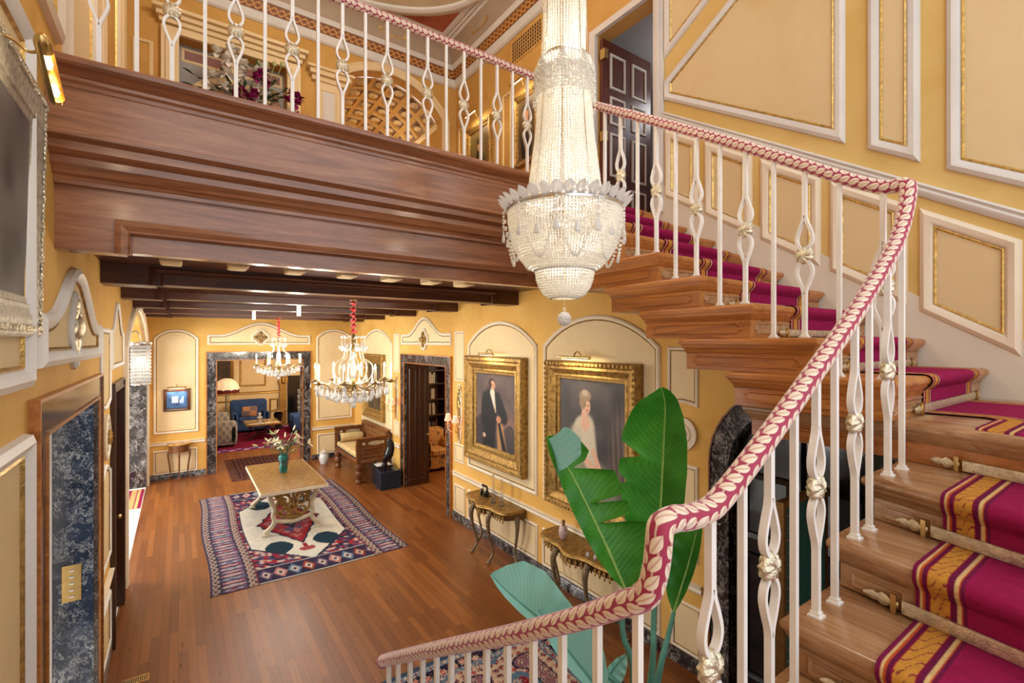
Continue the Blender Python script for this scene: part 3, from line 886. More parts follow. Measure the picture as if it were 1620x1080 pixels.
struct(mb, 'ceiling_cornice', [M['trimgrey'], M['band'], M['cove']], angle=30)
t = NT('painted_ceiling'); v = t.coords()
sp = t.n('ShaderNodeSeparateXYZ'); t.l(v, sp.inputs[0])
dx = t.math('DIVIDE', t.math('SUBTRACT', sp.outputs[0], 0.0), 1.98); dy = t.math('DIVIDE', t.math('SUBTRACT', sp.outputs[1], 1.555), 1.50)
rr = t.math('SQRT', t.math('ADD', t.math('MULTIPLY', dx, dx), t.math('MULTIPLY', dy, dy)))
nz = t.noise(v, 3, 6)
redc = t.ramp(nz, [(.3, srgb(158, 80, 58)), (.7, srgb(192, 112, 86))])
inn = t.ramp(nz, [(.3, srgb(196, 178, 146)), (.7, srgb(214, 200, 172))])
M['ceil'] = t.out(t.mixc(t.ramp(t.math('MULTIPLY', rr, .5), [(.5, 0.0), (.505, 1.0)]), inn, redc), .8)
mb = MB(); mb.box((x0, yn, 8.25), (x1, y1, 8.32)); struct(mb, 'ceiling_upper', M['ceil'])
cxx, cyy = (x0 + x1) / 2, (yn + y1) / 2
mb = MB()
rows = []
for e, z in ((.0, 8.25), (.0, 8.215), (.05, 8.19), (.1, 8.20), (.13, 8.23), (.2, 8.24), (.21, 8.25)):
    rows.append([(cxx + (1.86 + e) * math.cos(2 * PI * k / 64), 5.93 + (1.38 + e) * math.sin(2 * PI * k / 64), z) for k in range(64)])
mb.loft(rows, 0, True, False); struct(mb, 'trim_ceiling_oval', M['trimgrey'])
mb = MB()
moulding(mb, planeZ(8.25, -1), rect(x0 + .46, x1 - .46, 4.36, y1 - .46), [(0, 0), (.02, .02), (.07, .02), (.1, .004)], 0)
struct(mb, 'trim_ceiling_field', M['trimgrey'])
# cartouches painted on the cove
for i, (a, b) in enumerate(((.9, 0), (2.9, 0), (0, 6.6), (0, 4.6), (-.0, 0))):
    if a == 0 and b == 0: continue
    mb = MB()
    for w, h, m in ((.24, .055, 0), (.2, .035, 1)):
        ring = []
        for k in range(24):
            q = 2 * PI * k / 24; du = w * math.copysign(abs(math.cos(q)) ** .6, math.cos(q)); dv = h * math.copysign(abs(math.sin(q)) ** .6, math.sin(q))
            n = .262 + dv * .55; z = 8.128 + dv * .8 - .008 - .002 * m
            ring.append((a + du, YB - n, z) if b == 0 else (XS - n, b + du, z))
        mb.face([mb.add(ring) + k for k in range(24)], m)
    struct(mb, 'trim_cartouche_%d' % (i + 1), [M['gilt'], M['cove']], fix=False)
# barrel vault with coffers
mb = MB()
NA, NB_ = 7, 7
c_ = (VX0 + VX1) / 2; w_ = (VX1 - VX0) / 2; h_ = VZA - VZS; R_ = (w_ * w_ + h_ * h_) / (2 * h_); zc_ = VZA - R_; a0_ = math.asin(w_ / R_)
def vp(u, v, d=0):
    a = -a0_ + 2 * a0_ * u
    return V((c_ + (R_ + d) * math.sin(a), YB + .22 + 2.9 * v, zc_ + (R_ + d) * math.cos(a)))
for i in range(NA):
    for j in range(NB_):
        u0, u1, v0, v1 = i / NA, (i + 1) / NA, j / NB_, (j + 1) / NB_
        def q(f, d): 
            du = (u1 - u0) * f; dv = (v1 - v0) * f
            return [vp(u0 + du, v0 + dv, d), vp(u1 - du, v0 + dv, d), vp(u1 - du, v1 - dv, d), vp(u0 + du, v1 - dv, d)]
        rr_ = [mb.add(q(f, d)) for f, d in ((0, 0), (.07, 0), (.085, -.012), (.115, -.012), (.13, .0), (.16, .022))]
        for k in range(5):
            for e_ in range(4): mb.face((rr_[k] + e_, rr_[k] + (e_ + 1) % 4, rr_[k + 1] + (e_ + 1) % 4, rr_[k + 1] + e_), 1 if 1 <= k <= 2 else 0)
        mb.face([rr_[5] + e_ for e_ in range(4)], 2)
        p = vp((u0 + u1) / 2, (v0 + v1) / 2, .03); mb.ball(p - V((0, 0, .03)), .075, 10, 1, (1.3, 1.3, .45)); mb.ball(p - V((0, 0, .055)), .03, 8, 0, (1, 1, .6))
struct(mb, 'ceiling_vault', [M['yellow'], M['cream2'], plain('mauve_coffer_paint', srgb(150, 122, 104), .7, 0, .12, 4)], fix=False, smooth=False)
mb = MB()
mb.box((VX0 - .1, YB + .22, ZU), (VX0, YB + 3.1, VZS)); mb.box((VX1, YB + .22, ZU), (VX1 + .1, YB + 3.1, VZS)); mb.box((VX0, YB + 3.05, ZU), (VX1, YB + 3.2, ZT))
struct(mb, 'wall_vault', M['ochre'])
mb = MB()
rail_ = [(0, 0), (.02, .03), (.05, .045), (.07, .05), (.09, 0)]
strip_mould(mb, [(VX1, YB + .2, VZS - .1), (VX1, YB + 3.05, VZS - .1)], rail_, (-1, 0, 0), (0, 0, 1)); strip_mould(mb, [(VX0, YB + .2, VZS - .1), (VX0, YB + 3.05, VZS - .1)], rail_, (1, 0, 0), (0, 0, 1))
a = arch_poly(VX0, VX1, ZU, VZS, VZA)[2:]; b = arch_poly(VX0 - .14, VX1 + .14, ZU, VZS + .03, VZA + .14)[2:]
P = planeY(YB, -1); rows = []
for w, h in ((0, -.02), (0, .03), (.3, .045), (.6, .03), (.9, .05), (1, 0)): rows.append([P(a[i][0] + (b[i][0] - a[i][0]) * w, a[i][1] + (b[i][1] - a[i][1]) * w, h) for i in range(len(a))])
mb.loft(rows, 0, False, False)
mb.prism(rect(VX1, VX1 + .14, ZU, VZS), P, 0, .04); 
struct(mb, 'trim_vault', M['cream'])
# narrow cream door left of the vault, with its cornice
mb = MB(); P = planeY(YB, -1)
mb.prism(rect(1.74, 2.12, ZU, 7.06), P, 0, .05); mb.prism(rect(1.68, 2.2, 7.06, 7.13), P, 0, .08); mb.prism(rect(1.64, 2.26, 7.13, 7.2), P, 0, .14); mb.prism(rect(1.6, 2.3, 7.2, 7.24), P, 0, .18)
for z0, z1 in ((4.5, 5.7), (5.8, 6.96)): moulding(mb, P, rect(1.81, 2.06, z0, z1), [(0, .05), (.01, .065), (.03, .065), (.04, .052)], 0, .053, 1)
struct(mb, 'door_8', [M['cream'], M['trimgrey']])
# overmantel: pilasters, entablature, painted niche, mantel shelf
mb = MB()
for a_, b_ in ((-.2, .0), (1.33, 1.52)):
    mb.prism(rect(a_, b_, ZU, 7.2), P, 0, .07); mb.prism(rect(a_ + .05, b_ - .05, 4.6, 7.1), P, .07, .09)
mb.prism(rect(.0, 1.33, 7.12, 7.22), P, 0, .06)
mb.prism(rect(-.22, 1.54, 7.22, 7.28), P, 0, .10); mb.prism(rect(-.25, 1.57, 7.28, 7.34), P, 0, .15); mb.prism(rect(-.29, 1.61, 7.34, 7.39), P, 0, .21)
struct(mb, 'trim_overmantel', M['cream'], bevel=.006)
mb = MB(); PN = planeY(YB + .22, -1)
mb.prism(rect(.0, 1.33, 4.4, 7.14), PN, 0, .01)
for u0, u1 in ((.02, .66), (.68, 1.31)): moulding(mb, PN, rect(u0, u1, 6.9, 7.1), [(0, .01), (.01, .02), (.03, .02), (.04, .012)], 1, .014, 2)
a = [(.03 + .0, 5.6)]; 
ar = [(.665 + .62 * math.cos(PI * k / 20), 6.3 + .52 * math.sin(PI * k / 20)) for k in range(21)]
ai = [(.665 + .54 * math.cos(PI * k / 20), 6.3 + .44 * math.sin(PI * k / 20)) for k in range(21)]
rows = [[PN(*ar[k], .01) for k in range(21)], [PN(*ar[k], .04) for k in range(21)], [PN(*ai[k], .04) for k in range(21)], [PN(*ai[k], .012) for k in range(21)]]
mb.loft(rows, 1, False, False)
struct(mb, 'trim_niche_panel', [M['graywall'], M['cream'], plain('faded_rose_paint', srgb(150, 104, 96), .7, 0, .15, 5)], angle=30)
mb = MB(); mb.bevbox((-.06, 7.5, 6.02), (1.42, YB + .2, 6.10), .02); mb.box((.02, 7.6, ZU), (1.32, YB + .2, 6.02)); struct(mb, 'trim_mantel', M['cream'])
# upper panels
PU = ('cream', 'ochre', 'gilt')
panel(P, rect(-.50, -.28, 4.6, 6.95), PU, scale=.7); 
PW = planeX(XS, -1)
panel(PW, rect(6.05, 6.30, 4.6, 6.9), PU, scale=.7); panel(PW, rect(4.6, 5.2, 4.6, 6.9), PU, scale=.8); panel(PW, rect(7.5, 7.75, 4.6, 6.9), PU, scale=.7)
panel(PL, rect(3.72, 4.78, 4.62, 7.2), ('trim', 'cream2', 'gilt'), BIG); panel(PL, rect(2.4, 3.55, 4.62, 7.2), ('trim', 'cream2', 'gilt'), BIG); panel(PL, rect(5.3, 6.5, 4.62, 7.2), ('trim', 'ochre', 'gilt'), BIG)
mb = MB(); mb.prism(rect(4.95, 5.15, ZU, 7.4), PL, 0, .06); mb.prism(rect(6.7, 7.0, ZU, 7.4), PL, 0, .06); struct(mb, 'trim_pilaster_upper', M['cream'], bevel=.01)
# pierced ventilation grille
gr = MB(); gr.prism(rect(5.27, 6.05, 7.27, 7.62), PW, 0, .01)
g2 = MB()
for i in range(13):
    for j in range(6):
        a_, b_ = 5.31 + i * .056, 7.3 + j * .052
        g2.prism(rect(a_, a_ + .03, b_, b_ + .036), PW, .009, .013)
o = struct(gr, 'trim_vent', M['ochre']); g2.build('opening', M['matblack'], o)
# ---------------------------------------------------------------- staircase
stair = thing('staircase', 'open wooden staircase with panelled step ends climbing along the panelled wall', 'staircase', (2.9, .4, 0))
NOSE = [(0, 0), (.018, .0), (.032, .008), (.038, .022), (.032, .036), (.018, .044)]   # (overhang, height above tread underside)
def notched(u0, u1, z0, z1, r=.022):
    return [(u0 + r, z0), (u1 - r, z0), (u1 - r, z0 + r * .5), (u1, z0 + r), (u1, z1 - r), (u1 - r, z1 - r * .5), (u1 - r, z1), (u0 + r, z1), (u0 + r, z1 - r * .5), (u0, z1 - r), (u0, z0 + r), (u0 + r, z0 + r * .5)]
def step_outline(poly, z, h, over=.036):
    """step block: a body of height h, a cove and a rounded tread; poly is the body outline, `over` its tread overhang"""
    b = MB(); t_ = MB()
    n = len(poly)
    ccw = poly if area2(poly) > 0 else poly[::-1]
    body = [[(u, v, zz) for u, v in inset(ccw, 0)] for zz in (z - h, z - .085)]
    b.loft(body, 0, True, True)
    rings = []
    for o, zz in ((0, z - .09), (.006, z - .086), (.008, z - .07), (.02, z - .058), (.024, z - .048), (over - .012, z - .046), (over - .002, z - .036), (over, z - .024), (over - .002, z - .012), (over - .012, z - .003), (over - .024, z)):
        rings.append([(u, v, zz) for u, v in inset(ccw, -o)])
    t_.loft(rings, 0, True, True)
    return b, t_
RISE, RUN = .19, .313
treads3 = []
for i in range(8):
    z = 2.83 + RISE * i; y0 = .735 + RUN * i + .036; y1 = y0 + .715
    if i >= 6: y1 = min(y1, 3.27)
    x0 = 2.586; x1 = XS - .05
    b, t_ = step_outline([(x0, y0), (x1, y0), (x1, y1), (x0, y1)], z, RISE - .001)
    s_ = b.build('step', M['stair'], stair, angle=30)
    t_.build('tread', M['stair'] , s_, angle=50)
    p = MB()
    if y1 - y0 > .5:
        moulding(p, planeX(x0, -1), notched(y0 + .045, y1 - .045, z - .165, z - .098), [(0, 0), (.003, .008), (.010, .008), (.016, .001)], 0, .0015, 0)
        p.build('side_panel', M['stair'], s_, angle=30)
    p = MB(); moulding(p, planeY(y0, -1), notched(x0 + .04, x1 - .04, z - .168, z - .1), [(0, 0), (.003, .006), (.010, .006), (.016, .001)], 0, .0015, 0)
    p.build('riser_panel', M['stairx'], s_, angle=30)
# corner landing
zc = 2.64
b, t_ = step_outline([(2.30, -.95), (2.333, -.44), (2.655, .55), (2.715, .80), (2.72, 1.46), (XS - .05, 1.46), (XS - .05, -.95)], zc, .178)
s_ = b.build('step', M['stair'], stair, angle=30); t_.build('tread', M['stairx'], s_, angle=50)
p = MB()
moulding(p, lambda u, v, n: (2.72 - n - .005, u, v), notched(.86, 1.42, zc - .165, zc - .1), [(0, 0), (.003, .008), (.010, .008), (.016, .001)], 0, .0015, 0)
p.build('side_panel', M['stair'], s_, angle=30)
# lower flight, nosings skewed towards the corner; (nosing X at the far end, skew, height)
FL2 = [(2.275, .30, 2.46), (1.95, .18, 2.285), (1.605, .04, 2.105), (1.275, 0, 1.93), (.955, 0, 1.755)]
def nose2(X0, k, y): return X0 + k * (max(y, -.45) - .77)
YE = .735
prev = (2.66, .3)
for i, (X0, k, z) in enumerate(FL2):
    nx = 3.2 if i == 0 else FL2[i - 1][0] + .42
    o = .036
    poly = [(nose2(X0, k, -.95) + o, -.95), (nose2(X0, k, -.45) + o, -.45), (nose2(X0, k, YE) + o, YE), (nx, YE), (nx, -.95)]
    b, t_ = step_outline(poly, z, .172)
    s_ = b.build('step', M['stairx'], stair, angle=30); t_.build('tread', M['stairx'], s_, angle=50)
    # recessed riser panels either side of the runner
    p = MB()
    for ya, yb in ((.535, .70),):
        d = nose2(X0, k, yb) - nose2(X0, k, ya)
        P = lambda u, v, n, ya=ya, yb=yb: (nose2(X0, k, u) + o - n, u, v)
        moulding(p, P, rect(ya, yb, z - .160, z - .102), [(0, 0), (.003, .006), (.008, .006), (.014, .001)], 0, .0015, 0)
    p.build('riser_panel', M['stairx'], s_, angle=30)
# half landing where the photographer stands, and the bottom flight
b, t_ = step_outline([(XL + .04, -.95), (.99, -.95), (.99, .74), (XL + .04, .74)], 1.58, .25)
s_ = b.build('landing', M['stairx'], stair); t_.build('tread', M['stairx'], s_)
for i in range(1, 8):
    z = 1.58 - .195 * i; ya = .78 + .29 * (i - 1)
    b, t_ = step_outline([(XL + .04, ya), (.94, ya), (.94, ya + .29), (XL + .04, ya + .29)], z, max(.1, z), .03)
    s_ = b.build('step', M['stairx'], stair); t_.build('tread', M['stairx'], s_)
# carcass below the steps so that each one is carried
c = MB()
c.box((1.05, -.95, 0), (1.20, .70, 1.58)); c.box((XL + .1, -.95, 0), (.94, .70, 1.33)); c.box((2.8, -.95, 0), (2.95, .70, 2.28)); c.box((1.2, -.95, 1.2), (2.0, .6, 1.58)); c.box((1.7, -.95, 1.55), (2.6, .6, 1.93))
c.build('carcass', M['stairx'], stair)

# ---- runner: one strip of carpet up both flights, patterned borders
RW = .90   # width
def runner_color(u, v):
    """u metres from the inner edge, v metres along"""
    e = min(u, RW - u) * 1.75
    n = vnoise(u * 160, v * 160)
    dk = (.085, .012, .05); cr = srgb(222, 186, 128); gold = srgb(206, 146, 62); red = srgb(150, 24, 58); mg = srgb(156, 30, 80)
    if e < .018: c = mix(dk, mg, .5)
    elif e < .034: c = cr
    elif e < .042: c = srgb(196, 84, 40)
    elif e < .062: c = mix(dk, mg, .25)
    elif e < .160:
        w = (e - .062) / .098
        ph = v * 60 + 2.2 * math.sin(w * 3.0)
        s = abs(math.sin(v * 52 + 1.1 * math.sin(w * 6.3) - w * 3.6))
        c = gold
        if s < .16 : c = mix(red, dk, .4)
        if w < .06 or w > .94: c = red
    elif e < .182: c = mix(dk, mg, .3)
    elif e < .198: c = cr
    elif e < .206: c = srgb(196, 84, 40)
    elif e < .224: c = mix(dk, mg, .35)
    else: c = mg
    return mix(c, tuple(q * .55 for q in c), n * .55)
# path of the runner as (kind, data): list of cross-lines ((x_in,y_in,z),(x_out,y_out,z))
lines = []
th = .008
def put(a, b): lines.append((V(a), V(b)))
def nosing2(X0, k, z):
    yi, yo = .505, .505 - RW
    xi, xo = nose2(X0, k, yi), nose2(X0, k, yo)
    return xi, xo, yi, yo
seq = FL2[::-1]
for q, (X0, k, z) in enumerate(seq):
    xi, xo, yi, yo = nosing2(X0, k, z)
    zb = (seq[q - 1][2] if q else 1.58) + th
    if q == 0: put((xi - .2, yi, zb), (xo - .2, yo, zb))
    put((xi + .026, yi, zb), (xo + .026, yo, zb)); put((xi + .026, yi, z - .075), (xo + .026, yo, z - .075))
    for dx, dz in ((-.002, -.045), (-.010, -.026), (-.006, -.008), (.008, .004), (.03, th)): put((xi + dx, yi, z + dz), (xo + dx, yo, z + dz))
# up on to the corner landing
xi = lambda y: 2.664 + .325 * (y - .55)
zz = 2.64
a, b2 = (xi(.505), xi(-.395))
put((a + .03, .505, 2.46 + th), (b2 + .03, -.395, 2.46 + th)); put((a + .03, .505, zz - .075), (b2 + .03, -.395, zz - .075))
for dx, dz in ((0, -.045), (-.008, -.026), (-.004, -.008), (.01, .004), (.03, th)): put((a + dx, .505, zz + dz), (b2 + dx, -.395, zz + dz))
# turn on the landing: swing the cross-line from Y-facing to X-facing about the inner corner
xin, xout = 3.03, 3.03 + RW
C0 = V((xin, .505, zz + th))
put((xin - .12, .505, zz + th), (xin - .12, -.395, zz + th))
NT_ = 10
for i in range(NT_ + 1):
    a_ = -PI / 2 + (PI / 2) * i / NT_
    put(C0 + V((.004 * i, .004 * i, 0)), C0 + V((RW * math.cos(a_), RW * math.sin(a_), 0)))
z_prev = zz
for i in range(9):
    z = 2.83 + RISE * i; y0 = .735 + RUN * i
    put((xin, y0 + .028, z_prev + th), (xout, y0 + .028, z_prev + th)); put((xin, y0 + .028, z - .075), (xout, y0 + .028, z - .075))
    for dy, dz in ((-.002, -.045), (-.010, -.026), (-.006, -.008), (.008, .004), (.03, th)): put((xin, y0 + dy, z + dz), (xout, y0 + dy, z + dz))
    z_prev = z
put((xin, 3.27, z_prev + th), (xout, 3.27, z_prev + th))
# resample along
dense = []; dist = 0
for i in range(len(lines) - 1):
    a, b = lines[i], lines[i + 1]
    L = ((b[0] - a[0]).length + (b[1] - a[1]).length) / 2
    k = max(1, int(L / .0065))
    for q in range(k):
        t_ = q / k
        dense.append((a[0].lerp(b[0], t_), a[1].lerp(b[1], t_), dist + L * t_))
    dist += L
us = [.0034 * i for i in range(42)]; us = us + [.16 + .58 * i / 14 for i in range(15)] + [RW - q for q in us[::-1]]
NU = len(us) - 1
mb = MB(); mb.col = []
for a, b, s in dense:
    for u in us:
        mb.v.append(tuple(a.lerp(b, u / RW))); mb.col.append(runner_color(u, s))
W = NU + 1
for j in range(len(dense) - 1):
    for i in range(NU): mb.face((j * W + i, j * W + i + 1, (j + 1) * W + i + 1, (j + 1) * W + i))
run = mb.build('stair_runner', M['carpet'], fix=False)
tag(run, 'magenta stair runner with striped gold borders lying over the stair treads', 'carpet')

# ---- stair rods
def stair_rod(p, q, label, along):
    """flat brass rod held at both ends by clips; p inner end, q outer end"""
    p, q = V(p), V(q); d = (q - p).normalized(); L = (q - p).length
    r = thing('stair_rod', label, 'stair rod', tuple(p), 'brass stair rods')
    up = V((0, 0, 1)); nb = V(along).normalized()
    def P(s, u, n): return p + d * s + up * u + nb * n
    m = MB()
    prof = [(-.022, 0), (-.020, .005), (0, .008), (.020, .005), (.022, 0)]
    m.loft([[P(s, u, n) for u, n in prof] for s in (-.02, L + .02)], 0)
    m.build('rod', M['agedbrass'] if False else M['palegilt'], r)
    for s0, sg in ((-.03, -1), (L + .03, 1)):
        f = MB()
        pts = [(0, .007), (.012, .016), (.024, .008), (.034, .018), (.05, .022), (.062, .012), (.075, .016), (.09, .012), (.105, .004)]
        rings = [[P(s0 + sg * a, w, .002), P(s0 + sg * a, w * .5, .007), P(s0 + sg * a, 0, .009), P(s0 + sg * a, -w * .5, .007), P(s0 + sg * a, -w, .002)] for a, w in pts]
        f.loft(rings, 0, True, True); f.build('finial', M['palegilt'], r)
        k = MB(); k.loft([[P(s0 + sg * a, u, n) for u, n in ((-.028, 0), (-.028, .014), (.034, .014), (.034, 0))] for a in (.004, .02)], 0); k.build('clip', M['brass'], r)
names = ['foot of the lowest visible riser', 'second visible riser up from the bottom', 'third visible riser up', 'fourth riser up, just below the corner landing']
F2 = FL2[::-1]
for q in range(1, 5):
    X0, k, z = F2[q]; zb = F2[q - 1][2] + .03
    x = lambda y: nose2(X0, k, y) + .022
    stair_rod((x(.52), .52, zb), (x(-.42), -.42, zb), 'pale brass stair rod along the ' + names[q - 1], (-1, 0, 0))
stair_rod((2.631, .52, 2.49), (2.326, -.42, 2.49), 'pale brass stair rod at the corner landing riser', (-1, -.2, 0))
ordn = ['first', 'second', 'third', 'fourth', 'fifth', 'sixth', 'seventh']
for i in range(7):
    z = (2.64 if i == 0 else 2.83 + RISE * (i - 1)) + .03; y = .735 + RUN * i + .022
    stair_rod((xin - .02, y, z), (xout + .02, y, z), 'brass stair rod under the %s step of the upper flight above the corner landing' % ordn[i], (0, -1, 0))

# ---------------------------------------------------------------- railings
def bar(mb, a, b, w=.0095, m=0): mb.tube([a, b], w * 1.414, 4, m, True, up=(1, 0, 0))
ROS = None
def rosette_mesh():
    """flat flower boss with swirling petals, axis along Y"""
    mb = MB(); n, k = 36, 14; rings = []
    for i in range(k + 1):
        a = PI * i / k; q = math.sin(a); y = math.cos(a)
        ring = []
        for j in range(n):
            th_ = 2 * PI * j / n; w = math.cos(9 * th_ + 5.0 * q * (1 if y >= 0 else -1) + (0 if y >= 0 else 1))
            r = .044 * max(.05, q) * (1 + .06 * w * q); yy = .023 * y * (1 + .28 * w * q) + (.004 * w * q if abs(y) < .3 else 0)
            ring.append(V((r * math.cos(th_), yy, r * math.sin(th_))))
        rings.append(ring)
    mb.loft(rings, 0); o = mb.build('rosette', M['palegilt'], local=False)
    me = o.data; me.transform(Matrix.Translation(o.location)); bpy.data.objects.remove(o); return me
ROSM = rosette_mesh()
def baluster(parent, x, y, z0, z1, axis, loop):
    mb = MB()
    mb.box((x - .02, y - .02, z0), (x + .02, y + .02, z0 + .007)); mb.box((x - .014, y - .014, z0 + .007), (x + .014, y + .014, z0 + .018))
    if not loop:
        bar(mb, (x, y, z0), (x, y, z1))
        mb.build('baluster', M['iron'], parent, angle=30); return
    zr = z0 + .42
    A = V((1, 0, 0)) if axis == 'x' else V((0, 1, 0))
    c = V((x, y, 0))
    bar(mb, (x, y, z0), (x, y, zr - .195), .0105); bar(mb, (x, y, zr + .195), (x, y, z1), .0105)
    for sg in (1, -1):
        for sd in (1, -1):
            pts = []
            for w, h in ((.004, .20), (.008, .175), (.020, .145), (.032, .11), (.037, .085), (.033, .060), (.022, .042), (.008, .03), (0, .026)):
                pts.append(c + A * sd * w + V((0, 0, zr + sg * h)))
            pts = catmull(pts, 3)
            N_ = A.cross(V((0, 0, 1)))
            rings = []
            for i, p in enumerate(pts):
                t_ = (pts[min(i + 1, len(pts) - 1)] - pts[max(0, i - 1)]).normalized(); s_ = t_.cross(N_).normalized()
                rings.append([p + s_ * .0065 + N_ * .011, p - s_ * .0065 + N_ * .011, p - s_ * .0065 - N_ * .011, p + s_ * .0065 - N_ * .011])
            mb.loft(rings, 0, True, True)
    o = mb.build('baluster', M['iron'], parent, angle=30)
    attach('rosette', ROSM, o, V((x, y, zr)) - world_off(parent), (0, 0, 0 if axis == 'x' else PI / 2))
def railing_path(ctrl, n=5): return catmull(ctrl, n)
def rail_z(path, key, val):
    best = None
    for a, b in zip(path[:-1], path[1:]):
        lo, hi = sorted((a[key], b[key]))
        if lo <= val <= hi and hi - lo > 1e-6:
            t_ = (val - a[key]) / (b[key] - a[key]); z = a[2] + (b[2] - a[2]) * t_
            if best is None or z > best: best = z
    return best if best is not None else path[-1][2]
RX, RY = 2.615, .70
RX1 = .90
f1 = [(RX1, 2.50, 1.275), (RX1, 2.41, 1.336), (RX1, 1.79, 1.723), (RX1, 1.322, 2.011), (RX1, 1.006, 2.212), (RX1, .861, 2.312), (RX1, .79, 2.362), (RX1, .755, 2.385), (RX1, .725, 2.42), (RX1 + .002, .708, 2.48), (RX1 + .003, RY, 2.55), (RX1 + .008, RY, 2.573), (RX1 + .03, RY, 2.581), (RX1 + .07, RY, 2.581)]
f2 = [(1.0, RY, 2.575), (1.07, RY, 2.572), (1.15, RY, 2.592), (1.35, RY, 2.70), (1.66, RY, 2.885), (2.0, RY, 3.095), (2.36, RY, 3.35), (2.47, RY, 3.45), (2.545, RY, 3.56), (2.59, .702, 3.655), (2.605, .715, 3.685), (2.612, .745, 3.692)]
f3 = [(RX, .80, 3.70), (RX, .90, 3.75), (RX, 1.05, 3.845), (RX, 1.5, 4.135), (RX, 2.05, 4.47), (RX, 2.63, 4.815), (RX, 3.05, 5.07), (RX, 3.18, 5.16), (RX, 3.215, 5.21)]
path = railing_path(f1 + f2 + f3, 5)
sr = thing('stair_railing', 'white iron stair railing with gilt rosettes under a leaf print covered handrail', 'railing', (1.7, .7, 1.58))
mb = MB(); mb.tube(path, .031, 14, 0, True, True); mb.ball(path[0], .034, 12)
mb.build('handrail', M['print'], sr, angle=60)
Y1S = [2.41, 2.28, 2.13, 1.986, 1.845, 1.712, 1.579, 1.443, 1.311, 1.169, 1.033, .894, .76]
for i, y in enumerate(Y1S):
    k = max(0, min(7, int(math.floor((y - .75) / .29)) + 1)); zt = 1.58 - .195 * k
    baluster(sr, RX1, y, zt, rail_z(path[:62], 1, y) - .02, 'y', False)
p2 = [p for p in path if abs(p[1] - RY) < .02 and 1.0 < p[0] < 2.6]
for i, x in enumerate((1.105, 1.255, 1.40, 1.55, 1.70, 1.84, 2.01, 2.146, 2.337, 2.50)):
    zt = 1.755
    for X0, k, z in FL2:
        if x > nose2(X0, k, RY) + .0: zt = max(zt, z)
    baluster(sr, x, RY, zt, rail_z(p2, 0, x) - .02, 'x', i % 2 == 0)
p3 = [p for p in path if abs(p[0] - RX) < .02 and p[1] > .7]
for i, y in enumerate((.80, .975, 1.13, 1.285, 1.44, 1.595, 1.75, 1.90, 2.05, 2.21, 2.365, 2.52, 2.68, 2.83, 2.99)):
    k = int((y - .735) / RUN); zt = 2.83 + RISE * k
    baluster(sr, RX, y, zt, rail_z(p3, 1, y) - .02, 'y', i % 2 == 0)
br = thing('bridge_railing', 'white iron railing with gilt rosettes along the wooden bridge under red print handrail', 'railing', (1.0, 3.22, 4.405))
pb = [(RX, 3.225, 5.25), (2.5, 3.225, 5.263), (1.0, 3.225, 5.263), (XL + .02, 3.225, 5.263)]
mb = MB(); mb.tube(railing_path(pb, 6), .031, 14, 0, True, True)
mb.build('handrail', M['print'], br, angle=60)
for i in range(19):
    x = -.338 + i * (2.415 + .338) / 18
    baluster(br, x, 3.225, 4.405, 5.25, 'x', i % 2 == 0)
# ---------------------------------------------------------------- great bead chandelier in the stairwell
CX, CY = 1.892, 2.154
ch = thing('bead_chandelier', 'tall waterfall chandelier of glass beads with a crystal leaf crown and beaded bowl', 'chandelier', (CX, CY, 3.05))
def bead_unit(n=6, k=4):
    b = MB(); b.ball((0, 0, 0), 1, n, 0, (1, 1, 1), k); return b
BU = bead_unit()
def bead(mb, p, r, sz=1.0):
    n = len(mb.v)
    for q in BU.v: mb.v.append((p[0] + q[0] * r, p[1] + q[1] * r, p[2] + q[2] * r * sz))
    for f in BU.f: mb.f.append(tuple(n + i for i in f)); mb.m.append(0); mb.uv.append(None)
def lerp_prof(prof, z):
    for (r0, z0), (r1, z1) in zip(prof[:-1], prof[1:]):
        lo, hi = sorted((z0, z1))
        if lo <= z <= hi and hi > lo: return r0 + (r1 - r0) * (z - z0) / (z1 - z0)
    return prof[-1][0]
def bead_surface(name, prof, strands, step, r, jitter=.002, parent=ch):
    """strings of beads hanging down a surface of revolution; steps follow the profile's length"""
    mb = MB()
    pts = []
    for (r0, z0), (r1, z1) in zip(prof[:-1], prof[1:]):
        L = math.hypot(r1 - r0, z1 - z0); k = max(1, int(L / step))
        for i in range(k): pts.append((r0 + (r1 - r0) * i / k, z0 + (z1 - z0) * i / k))
    pts.append(prof[-1])
    for s_ in range(strands):
        a = 2 * PI * s_ / strands
        for i, (rr, z) in enumerate(pts):
            aa = a
            j = (hsh(s_, i) - .5) * jitter
            bead(mb, (CX + (rr + j) * math.cos(aa), CY + (rr + j) * math.sin(aa), z), r, 1.05)
    o = mb.build(name, M['bead'], parent, fix=False); return o
bead_surface('top_bead_tier', [(.125, 5.35), (.121, 4.70)], 44, .017, .0078)
bead_surface('bead_skirt', [(.150, 4.60), (.156, 4.42), (.168, 4.25), (.190, 4.08), (.208, 3.94), (.228, 3.80)], 66, .0165, .0090)
bead_surface('upper_bead_fringe', [(.158, 4.66), (.164, 4.55), (.170, 4.45)], 50, .017, .008)
bead_surface('bead_bowl', [(.335, 3.765), (.334, 3.71), (.322, 3.63), (.298, 3.555), (.262, 3.495), (.218, 3.448), (.180, 3.425)], 110, .0155, .0088)
bead_surface('lower_bead_bowl', [(.172, 3.42), (.166, 3.37), (.150, 3.325), (.122, 3.285), (.085, 3.262)], 62, .0150, .0082)
